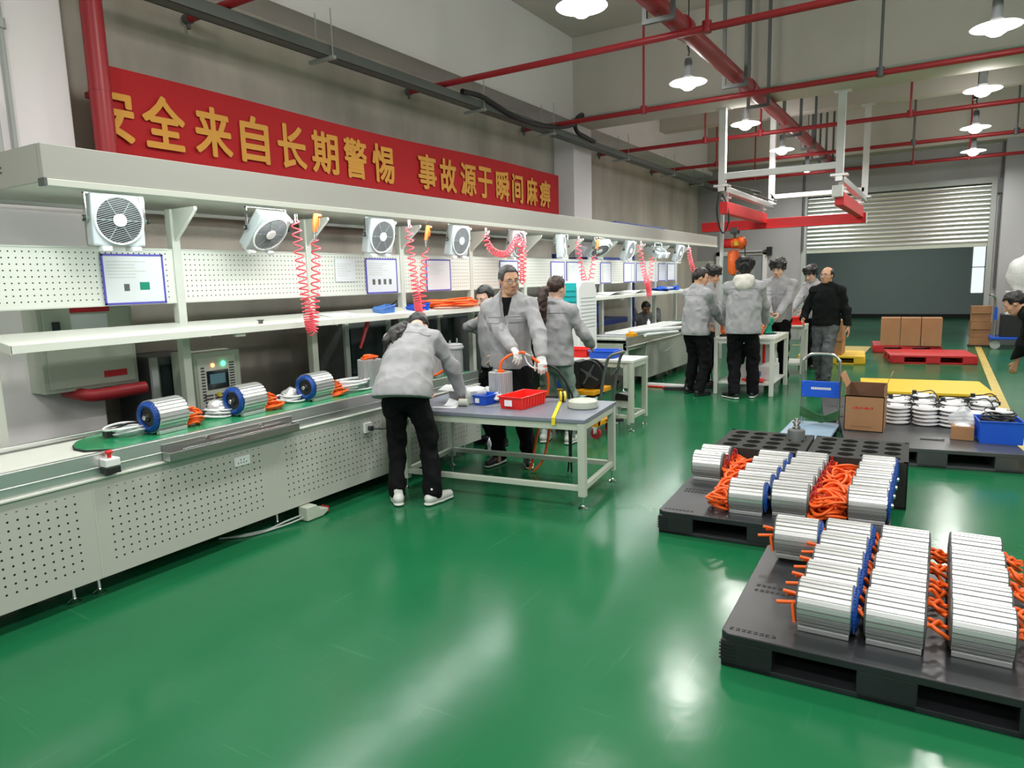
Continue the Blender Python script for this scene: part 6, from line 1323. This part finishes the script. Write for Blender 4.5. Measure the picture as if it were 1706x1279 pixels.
def person(label, loc, facing, height=1.72, lean=0, side=0, twist=0, hips=(0, 0), drop=0, head=(0, 0, 0), feet=((-.11, 0), (.11, 0)), toe=(.15, .15), hands=(None, None), poles=(None, None),
           curl=(.5, .5), palm=(None, None), jacket='jacket', trousers='black_cloth', shoes=('shoe_black', 'shoe_black'), hair='short', hairm='hair', skin='skin', bulk=1.0, h=.008, open_front=False, gloves=False,
           glasses=False, hood=False, pockets=False, hem=.0, fdir=(None, None), collar=True, wide=1.0, knee=(None, None), shirt=None, only_upper=False):
    """built facing +Y, then turned; returns the person object, whose body is one mesh"""
    s = height / 1.72; root = None
    pel = V(hips[0], hips[1], .94 * s - drop)
    up = np.array(Matrix.Rotation(-side, 3, 'Y') @ Matrix.Rotation(-lean, 3, 'X') @ Vector((0, 0, 1))); TR = np.array(Matrix.Rotation(-side, 3, 'Y') @ Matrix.Rotation(-lean, 3, 'X') @ Matrix.Rotation(twist, 3, 'Z'))
    rt, fw = TR[:, 0], TR[:, 1]
    mid = pel + up * .20 * s; ch = pel + up * .36 * s + fw * .01 * lean; nb = pel + up * .525 * s + fw * .0; 
    sh = [nb - up * .075 * s + rt * x * s * (.172 if bulk < 1 else .182) for x in (-1, 1)]
    hp = [pel + V(x * .088 * s, 0, -.03 * s) for x in (-1, 1)]
    ank = [V(feet[i][0], feet[i][1], .085 if len(feet[i]) < 3 else feet[i][2] + .085) for i in range(2)]
    kn = []
    for i in range(2):
        k_, a_ = ik(hp[i], ank[i], .43 * s, .42 * s, knee[i] if knee[i] is not None else (.1 * (-1, 1)[i], 1, 0)); kn.append(k_); ank[i] = a_
    el, wr = [], []
    for i in range(2):
        sx = (-1, 1)[i]
        t = hands[i] if hands[i] is not None else (sx * .27 * s + pel[0], pel[1] + .04, .80 * s)
        e, w_ = ik(sh[i], t, .285 * s, .255 * s, poles[i] if poles[i] is not None else (sx * .55, -1, -.3)); el.append(e); wr.append(w_)
    hy, hpi, hro = head; HR = TR @ rot3(hy, hpi, hro) if abs(lean) < 1.2 else TR @ rot3(hy, hpi, hro)
    HR = np.array(Matrix.Rotation(-side * .5, 3, 'Y') @ Matrix.Rotation(-lean * .55, 3, 'X')) @ rot3(hy, hpi, hro)
    nk = nb + up * .045 * s + fw * .005; hc = nk + HR[:, 2] * .105 * s + HR[:, 1] * .022 * s; q = lambda x, y, z: hc + (HR[:, 0] * x + HR[:, 1] * y + HR[:, 2] * z) * s
    # body: one continuous surface
    B = Field(.03)
    B.chain([pel - V(0, 0, .05), mid, ch, nb - up * .04], [.125 * s, .115 * s, .13 * s, .09 * s], flat=.72, ax=fw)
    B.cap(sh[0], sh[1], .05 * s).cap(nb - up * .03, nk + HR[:, 2] * .05 * s, .060 * s, .054 * s)
    for i in range(2):
        B.chain([hp[i], kn[i], ank[i]], [.078 * s, .052 * s, .036 * s]); B.cap(ank[i], ank[i] + V(0, .06, -.04), .034, .03); B.chain([sh[i], el[i], wr[i]], [.046 * s, .036 * s, .025 * s])
    B.ell(q(0, -.012, .028), V(.077, .096, .092) * s, HR).ell(q(0, .026, -.028), V(.062, .068, .088) * s, HR, k=.03).cap(q(-.018, .050, -.088), q(.018, .050, -.088), .026 * s, k=.03)
    B.ell(q(-.035, .052, -.032), V(.03, .03, .03) * s, HR, k=.02).ell(q(.035, .052, -.032), V(.03, .03, .03) * s, HR, k=.02)
    B.cap(q(-.042, .073, .022), q(.042, .073, .022), .012 * s, k=.016).cap(q(0, .090, .008), q(0, .113, -.030), .0085 * s, .0125 * s, k=.012).ell(q(-.011, .101, -.034), V(.009, .011, .008) * s, HR, k=.006).ell(q(.011, .101, -.034), V(.009, .011, .008) * s, HR, k=.006)
    B.cap(q(-.020, .083, -.062), q(.020, .083, -.062), .0075 * s, k=.008).cap(q(-.017, .081, -.073), q(.017, .081, -.073), .0085 * s, k=.008)
    for x in (-1, 1): B.ell(q(x * .077, -.008, -.008), V(.010, .020, .032) * s, HR @ np.array(Matrix.Rotation(-.3 * x, 3, 'Z')), k=.01)
    for x in (-1, 1): B.sub('ell', q(x * .031, .094, .000), V(.017, .014, .011) * s, HR, k=.012)
    B.sub('cap', q(-.016, .093, -.0675), q(.016, .093, -.0675), .0022, k=.004)
    for i in range(2):
        sd = (-1, 1)[i]; fd = fdir[i] if fdir[i] is not None else wr[i] - el[i]
        pn = palm[i] if palm[i] is not None else (-sd * rt * .8 + fw * .2)
        hand(B, wr[i], fd, pn, sd, curl[i], s, -.0012 if gloves else 0)
    root = field_obj('person', B, SK[skin], None, h, pad=.04)
    tag(root, label, 'person')
    # face
    hh = min(h, .006)
    for x in (-1, 1):
        e = MB(); e.ell(q(x * .031, .083, .001), (.0125 * s, .0100 * s, .0058 * s), 12, 8, rot=Matrix(HR)); eo = obj('eye', e, SK['eye_white'], root, smooth=60)
        obj('iris', MB().ell(q(x * .031, .0905, .001), (.0060 * s, .0046 * s, .0056 * s), 10, 6, rot=Matrix(HR)), SK['eye'], eo, smooth=60)
        obj('eyebrow', MB().tube([q(x * .014, .091, .020), q(x * .032, .089, .026), q(x * .050, .077, .020)], [.003 * s, .0042 * s, .0025 * s], 6), SK[hairm], root, smooth=60)
    obj('lips', MB().tube([q(-.020, .086, -.0675), q(-.008, .0935, -.066), q(.008, .0935, -.066), q(.020, .086, -.0675)], [.003 * s, .0056 * s, .0056 * s, .003 * s], 8), SK['lip'], root, smooth=60)
    # hair
    H = Field(.02)
    if hair in ('short', 'fluffy', 'pony', 'bob'):
        g = {'short': .012, 'fluffy': .026, 'pony': .010, 'bob': .012}[hair]
        H.ell(q(0, -.014, .034), (V(.078, .098, .094) + g) * s, HR)
        if hair == 'fluffy':
            for a in range(14): H.ell(q((.060 + .012 * (a % 3)) * math.cos(a * 2.4), -.02 + (.070 + .012 * (a % 2)) * math.sin(a * 2.4), .075 + .012 * (a % 4)), V(.045, .045, .036) * s, HR, k=.03)
            H.cap(q(-.055, .085, .055), q(.055, .085, .055), .024 * s).sub('box', q(0, .13, -.055), V(.11, .07, .085) * s, HR, .01)
        else: H.sub('box', q(0, .125, -.045), V(.11, .075 if hair == 'short' else .085, .10) * s, HR, .012, k=.015)
        H.sub('box', q(0, .03, -.10), V(.12, .06, .085) * s, HR, .01, k=.01).plane(q(0, -.05, -.075), HR @ V(0, .25, -1))
    if hair == 'buzz':
        H.ell(q(0, -.013, .031), (V(.077, .096, .092) + .0075) * s, HR).sub('box', q(0, .135, -.045), V(.11, .075, .108) * s, HR, .012, k=.015).sub('box', q(0, .03, -.10), V(.12, .05, .09) * s, HR, .01).plane(q(0, -.05, -.06), HR @ V(0, .25, -1))
    if hair == 'bald':
        H.ell(q(0, -.016, .022), (V(.078, .096, .092) + .008) * s, HR).sub('ell', q(0, .035, .10), V(.07, .10, .075) * s, HR, k=.01).sub('box', q(0, .125, -.02), V(.11, .085, .14) * s, HR, .012).sub('box', q(0, .03, -.10), V(.12, .05, .09) * s, HR, .01).plane(q(0, -.05, -.055), HR @ V(0, .25, -1))
    if hair == 'pony':
        PT = Field(.012)
        for pts, rs in person.tail: PT.chain(pts, rs)
        if person.tail: field_obj('ponytail', PT, SK[hairm], root, h, noise=.006, nscale=40)
    ho = field_obj('hair', H, SK[hairm], root, h, noise={'buzz': .002, 'fluffy': .010}.get(hair, .005), nscale=38, nseed=3)
    # trousers
    if not only_upper:
        T = Field(.05); b_ = bulk
        T.cap(pel + V(0, 0, .06 * s), pel - V(0, 0, .05 * s),   .142 * s * b_, .155 * s * b_, flat=.76, ax=fw)
        for i in range(2): T.chain([hp[i] + V(0, 0, -.02), kn[i], ank[i] + V(0, 0, .0)], [.100 * s * b_, .074 * s * b_, .064 * s * b_], k=.04)
        T.plane(pel - up * (.025 + hem) * s, up); T.plane(pel + V(0, 0, .10 * s), (0, 0, 1)); T.plane(V(0, 0, .045 + min(ank[0][2], ank[1][2]) - .085), (0, 0, -1))
        field_obj('trousers', T, SK[trousers], root, h, noise=.008, nseed=int(abs(loc[0] * 100)) + 5, nscale=9, fold=.010)
        for i in range(2):
            fd = V(math.sin(toe[i]) * (-1, 1)[i], math.cos(toe[i]), 0); shoe('shoe', ank[i], fd, (SK[shoes[0]], SK[shoes[1]]), root, h)
    # jacket
    J = Field(.06); b_ = bulk; wd = wide
    hb = pel - up * (.035 + hem) * s
    J.chain([hb, mid, ch, nb - up * .085 * s], [.186 * s * b_ * wd, .174 * s * b_ * (.5 + .5 * wd), .168 * s * b_, .125 * s * b_], flat=.76, ax=fw)
    J.cap(sh[0] - up * .0, sh[1] - up * .0, .058 * s * b_).cap(nb - up * .07 * s, nb + up * .0 * s, .090 * s, .072 * s)
    for i in range(2): J.cap(sh[i] + up * .01, nb - up * .005, .052 * s, .05 * s, k=.05)
    for i in range(2):
        w2 = wr[i] - nrm(wr[i] - el[i]) * .012
        J.chain([sh[i] - up * .01, el[i], w2], [.066 * s * b_, .060 * s * b_, .052 * s * b_], k=.04)
    if collar:
        for a in range(10):
            t0, t1 = 2 * PI * a / 10, 2 * PI * (a + 1) / 10
            if open_front and (math.sin(t0) > .7 or math.sin(t1) > .7): continue
            pc = lambda t, r_, z: nb + (rt * math.cos(t) * r_ + fw * (math.sin(t) * r_ * .95 + .0)) * s + up * z * s
            J.cap(pc(t0, .072, .045), pc(t1, .072, .045), .014 * s, k=.012).cap(pc(t0, .083, .012), pc(t1, .083, .012), .018 * s, k=.02)
    if hood:
        for a in range(9):
            t0, t1 = -PI * .12 + PI * 1.24 * a / 9 + PI, -PI * .12 + PI * 1.24 * (a + 1) / 9 + PI
    hn = nrm(up * .35 + V(0, 0, .65)); J.plane(hb - up * .045 * s, -hn)
    for i in range(2): J.plane(wr[i] - nrm(wr[i] - el[i]) * .004, wr[i] - el[i]) if False else None
    J.sub('cap', nb + up * .02, nk + HR[:, 2] * .12, .062 * s, .066 * s, k=.008)
    if open_front: J.sub('cap', nb + fw * .095 * s + up * .04, ch + fw * .15 * s - up * .05 * s, .068 * s, .016 * s, k=.01)
    D, lo, hh_ = J.eval(h, noise=.007, nseed=int(abs(loc[1] * 77)) + 1, nscale=8, fold=.008)
    jo = d_obj('jacket', D, lo, hh_, SK[jacket], root)
    ax = [(lo[i] + hh_ * np.arange(D.shape[i])).astype(f32) for i in range(3)]; X, Y, Z = ax[0][:, None, None], ax[1][None, :, None], ax[2][None, None, :]
    def patch(name, c, hs, R_, off, m, par):
        d2 = Field.dist(('b', np.array(c), np.array(hs), np.array(R_), .002), X, Y, Z); E_ = np.maximum(D - f32(off), d2)
        if (E_ < 0).sum() > 8: return d_obj(name, E_, lo, hh_, m, par)
    if pockets:
        for x in (-1, 1):
            patch('pocket_flap', ch + rt * x * .092 * s - up * .02 * s + fw * .14, (.058 * s, .09, .019 * s), TR, .007, SK[jacket], jo)
            patch('pocket_seam', ch + rt * x * .092 * s + up * .012 * s + fw * .14, (.06 * s, .09, .005 * s), TR, .0045, SK['jacket_trim'], jo)
        patch('zip_placket', mid + fw * .15, (.011 * s, .1, .22 * s), TR, .0045, SK['jacket_trim'], jo)
    if jacket == 'jacket': patch('back_yoke_seam', ch + up * .07 * s - fw * .15, (.165 * s, .11, .006 * s), TR, .0045, SK['jacket_trim'], jo)
    if shirt or open_front:
        S_ = Field(.03); S_.cap(nb - up * .045 * s + fw * .01, ch, .088 * s, .15 * s, flat=.78, ax=fw).cap(ch, mid, .13 * s, .12 * s, flat=.72, ax=fw); S_.sub('cap', nb - up * .01, nk + HR[:, 2] * .1, .058 * s, .064 * s, k=.006)
        field_obj('shirt', S_, SK[shirt or 'tee'], root, h)
    if hood:
        Hd = Field(.03)
        for a in range(14):
            t0, t1 = 2 * PI * a / 14, 2 * PI * (a + 1) / 14
            pc = lambda t: nb + (rt * math.cos(t) * .088 + fw * (math.sin(t) * .088 - .008)) * s + up * (.035 + .012 * math.sin(t)) * s
            Hd.cap(pc(t0), pc(t1), .028 * s)
        Hd.ell(nb - fw * .085 * s - up * .005 * s, V(.125, .055, .085) * s, TR, k=.05).ell(nb - fw * .12 * s - up * .065 * s, V(.085, .04, .06) * s, TR, k=.05)
        Hd.sub('cap', nb, nk + HR[:, 2] * .12, .062 * s, .066 * s, k=.008)
        field_obj('hood', Hd, SK['hood'], root, h, noise=.006, nscale=14)
    if gloves:
        for i in range(2):
            G = Field(.01); sd = (-1, 1)[i]; fd = fdir[i] if fdir[i] is not None else wr[i] - el[i]; pn = palm[i] if palm[i] is not None else (-sd * rt * .8 + fw * .2)
            hand(G, wr[i], fd, pn, sd, curl[i], s, .0016); G.cap(wr[i] - nrm(wr[i] - el[i]) * .03, wr[i] + nrm(fd) * .02, .030 * s, .030 * s, k=.012)
            field_obj('glove', G, SK['glove'], root, min(h, .006))
    if glasses:
        g = MB()
        for x in (-1, 1):
            c_ = q(x * .033, .108, -.002); pts = [c_ + (HR[:, 0] * .024 * math.cos(a) * (1 if abs(math.cos(a)) > .5 else 1.1) + HR[:, 2] * .017 * math.sin(a)) * s for a in [2 * PI * k / 20 for k in range(20)]]
            g.tube(pts, .0016, 6, True); g.tube([q(x * .057, .106, .004), q(x * .078, .06, .004), q(x * .082, -.005, .006)], .0016, 6)
        g.tube([q(-.010, .109, .002), q(0, .113, .005), q(.010, .109, .002)], .0016, 6)
        go = obj('glasses', g, SK['shoe_black'], root)
        ln = MB()
        for x in (-1, 1):
            c_ = q(x * .033, .108, -.002); ln.add([c_] + [c_ + (HR[:, 0] * .0235 * math.cos(a) + HR[:, 2] * .0165 * math.sin(a)) * s for a in [2 * PI * k / 20 for k in range(20)]], [(0, 1 + k, 1 + (k + 1) % 20) for k in range(20)])
        obj('lens', ln, SK['lens'], go)
    root.location = (loc[0], loc[1], loc[2] if len(loc) > 2 else 0); root.rotation_euler = (0, 0, facing)
    root['_d'] = 0; del root['_d']
    person.last = dict(wr=wr, el=el, hc=hc, HR=HR, root=root)
    return root
# ------------------------------------------------------------------ the people
def tail_pts(base, pts, rs): return (pts, rs)
# the bending woman, seen from behind at the near work table
# local frame: +Y is the way she faces
def q_local(loc, facing, p):
    c, s = math.cos(-facing), math.sin(-facing); x, y = p[0] - loc[0], p[1] - loc[1]; return V(c * x - s * y, s * x + c * y, p[2])
def cast(label, loc, facing_deg, hands_world=(None, None), **k):
    f = math.radians(facing_deg)
    hw = [None if p is None else q_local(loc, f, p) for p in hands_world]
    return person(label, loc, f, hands=hw, **k)
person.tail = []
FACE = 24      # degrees, turned a little to the left of straight ahead
loc = (-3.40, 3.95)
person.tail = [([V(.0, .36, 1.30), V(-.07, .30, 1.325), V(-.13, .19, 1.29), V(-.17, .12, 1.22), V(-.18, .09, 1.13)], [.03, .036, .034, .028, .006]),
               ([V(-.06, .30, 1.32), V(-.11, .17, 1.27), V(-.10, .12, 1.18), V(-.11, .085, 1.10)], [.03, .028, .022, .006]), ([V(-.06, .28, 1.32), V(-.07, .17, 1.27), V(-.05, .13, 1.20)], [.028, .02, .006])]
cast('person bending over the near work table, back turned, grey jacket, black trousers, white sneakers', loc, FACE, ((-3.66, 4.50, .72), (-3.30, 4.55, .72)), height=1.66, lean=.80, hips=(0, -.03), head=(0.15, .85, 0), feet=((-.075, -.09), (.20, -.075)), toe=(.45, .55), bulk=1.02, wide=1.26,
     hair='pony', shoes=('shoe_white', 'shoe_white'), h=.0075, poles=((-1, -.2, .25), (1, -.2, .2)), curl=(.7, .7), skin='skin_pale', hem=.05)
person.tail = []
# the man with glasses
loc = (-3.25, 5.22)
cast('person with glasses and open grey jacket holding orange cables behind the near table', loc, 196, ((-2.79, 4.97, 1.0), (-3.02, 4.92, 1.06)), height=1.765, lean=.03, head=(.68, .12, .05), feet=((-.14, .0), (.13, .02)), toe=(.3, .35), hair='buzz', hairm='hair_grey', open_front=True, pockets=True, gloves=True, glasses=True, h=.0065,
     poles=((-1, -.6, -.3), (1, -.9, -.3)), curl=(.9, .9), shoes=('shoe_black', 'shoe_white'), bulk=1.03, palm=((0, 0, -1), (0, .3, -1)))
# woman with the pony tail
person.tail = [([V(-.01, -.13, 1.56), V(-.025, -.17, 1.54), V(-.035, -.19, 1.46), V(-.04, -.19, 1.36), V(-.045, -.18, 1.26), V(-.045, -.175, 1.17)], [.03, .045, .05, .05, .042, .012]), ([V(-.06, -.17, 1.44), V(-.075, -.18, 1.32), V(-.07, -.17, 1.20)], [.03, .03, .008])]
cast('person with long dark ponytail, grey jacket and grey green trousers, back turned', (-3.28, 6.10), 4, ((-3.52, 6.45, 1.0), (-3.03, 6.42, .98)), height=1.66, lean=.04, head=(-.35, .12, 0), feet=((-.13, 0), (.15, .02)), hair='pony', hairm='hair_brown', trousers='green_cloth', shoes=('shoe_white', 'shoe_white'), h=.008, bulk=1.0, wide=1.12, skin='skin_pale', hem=.03)
person.tail = []
# person hidden behind the man with glasses, reaching up the orange cable
cast('person with black hair mostly hidden behind the glasses wearer, reaching to the orange cable', (-3.80, 5.78), 150, ((-3.60, 5.55, .95), (-3.99, 6.02, 1.12)), height=1.60, lean=.05, head=(.3, .3, 0), hair='pony', h=.010, skin='skin_pale', bulk=.95, poles=((-1, -.5, -.3), (1, .2, -.6)))
# the gathering
cast('person in grey jacket and black trousers, back turned, at the left end of the gathering', (-2.89, 9.50), -25, ((-2.84, 9.86, .95), (-2.60, 9.82, .95)), height=1.73, lean=.06, head=(-.75, .15, 0), hair='short', feet=((-.14, .03), (.13, -.05)), h=.010, bulk=1.05, wide=1.1, hem=.03)
cast('person in grey jacket facing right, half hidden behind the leftmost worker of the gathering', (-2.98, 10.25), -80, ((-2.60, 10.45, .90), (-2.58, 10.1, .88)), height=1.76, lean=.06, head=(-.1, .3, 0), hair='fluffy', h=.010)
cast('person in grey jacket with cream hood, back turned, at the gathering table', (-2.23, 9.42), 8, ((-2.50, 9.72, .82), (-2.02, 9.85, .95)), height=1.83, lean=.05, head=(.1, .1, 0), hair='fluffy', hood=True, feet=((-.10, -.06), (.13, .10)), toe=(.9, .1), shoes=('shoe_black', 'shoe_white'), h=.009, bulk=1.06, wide=1.12, poles=((-1, -.5, -.3), (1, -.6, -.3)), hem=.04)
cast('person in grey jacket almost hidden behind the hooded worker at the gathering table', (-2.72, 10.98), -70, ((-2.42, 11.0, .85), (-2.45, 10.7, .85)), height=1.70, lean=.08, head=(-.3, .2, 0), hair='short', h=.011)
cast('person with fluffy black hair and grey jacket facing forward behind the green fixture', (-2.12, 11.15), 178, ((-2.04, 10.72, 1.03), (-2.16, 10.70, 1.03)), height=1.83, lean=.06, head=(-.05, .22, 0), hair='fluffy', skin='skin_pale', pockets=True, h=.009, curl=(.8, .8))
cast('person in grey jacket bending left behind the man in black at the rear table', (-1.86, 12.95), 140, ((-1.95, 12.52, 1.0), (-2.2, 12.55, .95)), height=1.74, lean=.14, head=(.35, .3, 0), hair='fluffy', skin='skin_pale', h=.011)
cast('balding person with glasses in dark sweater and faded jeans beside the gathering', (-1.45, 11.15), 172, ((-1.13, 11.12, .78), (-1.74, 11.0, .97)), height=1.70, lean=-.02, head=(-.30, -.02, 0), hair='bald', jacket='dark_coat', trousers='grey_jeans', glasses=True, feet=((-.06, .12), (.08, -.12)), toe=(.2, .15), h=.009, bulk=1.08, shirt='jacket_trim', hem=-.02)
cast('person in black coat bending down, one arm hanging beside the yellow floor line', (1.24, 9.05), 72, ((.70, 9.20, .55), (1.45, 9.4, .75)), height=1.74, lean=1.16, head=(.1, -.1, 0), hair='short', jacket='dark_coat', h=.009, bulk=1.06, poles=((-.3, -.4, .4), (1, -.3, -.3)), curl=(.5, .5))
t = cast('person in grey jacket sitting low behind the far bench, mostly hidden', (-4.95, 13.0), 200, (None, None), height=1.66, drop=.45, lean=.35, head=(.2, .3, 0), hair='short', feet=((-.15, .35), (.15, .35)), h=.012)
# cables in the hands of the man with glasses
t = thing('cable_bundle', 'orange and black cables with silver lugs hanging from the gloved hands over the table', 'cable', (-2.9, 4.95, .9))
obj('orange_lead', MB().tube(smooth_path([(-2.99, 4.92, 1.045), (-2.93, 4.90, 1.06), (-2.86, 4.90, 1.03), (-2.80, 4.92, .98), (-2.77, 4.98, .94), (-2.785, 5.06, .80), (-2.82, 5.10, .67), (-2.86, 5.11, .5), (-2.9, 5.06, .35), (-2.96, 5.08, .12), (-2.99, 5.06, .012)], 6), .0115, 8).tube(smooth_path([(-2.82, 5.10, .67), (-2.80, 5.11, .5), (-2.80, 5.08, .35), (-2.86, 5.08, .12), (-2.93, 5.02, .012)], 6), .0115, 8), M['orange_cable'], t, True, smooth=50)
obj('black_lead', MB().tube(smooth_path([(-2.80, 4.93, .97), (-2.74, 4.97, .955), (-2.68, 5.0, .92), (-2.64, 5.08, .82), (-2.63, 5.13, .70), (-2.64, 5.14, .55), (-2.64, 5.15, .2), (-2.66, 5.15, .012)], 6), .009, 8).tube(smooth_path([(-2.80, 4.95, .96), (-2.72, 5.0, .94), (-2.66, 5.03, .88), (-2.62, 5.10, .76), (-2.60, 5.15, .62), (-2.61, 5.12, .3), (-2.62, 5.14, .012)], 6), .009, 8), M['black_plastic'], t, True, smooth=50)
obj('clear_tube', MB().tube(smooth_path([(-2.92, 4.91, 1.03), (-2.90, 4.92, .97), (-2.85, 4.93, .93), (-2.79, 4.94, .93)], 6), .006, 8), M['plastic_white'], t, True, smooth=50)
obj('lug', MB().cyl((-2.815, 4.925, .93), (-2.73, 4.945, .95), .012, 8).cyl((-2.90, 4.90, 1.05), (-2.84, 4.90, 1.03), .018, 10), M['chrome'], t, True, smooth=40)
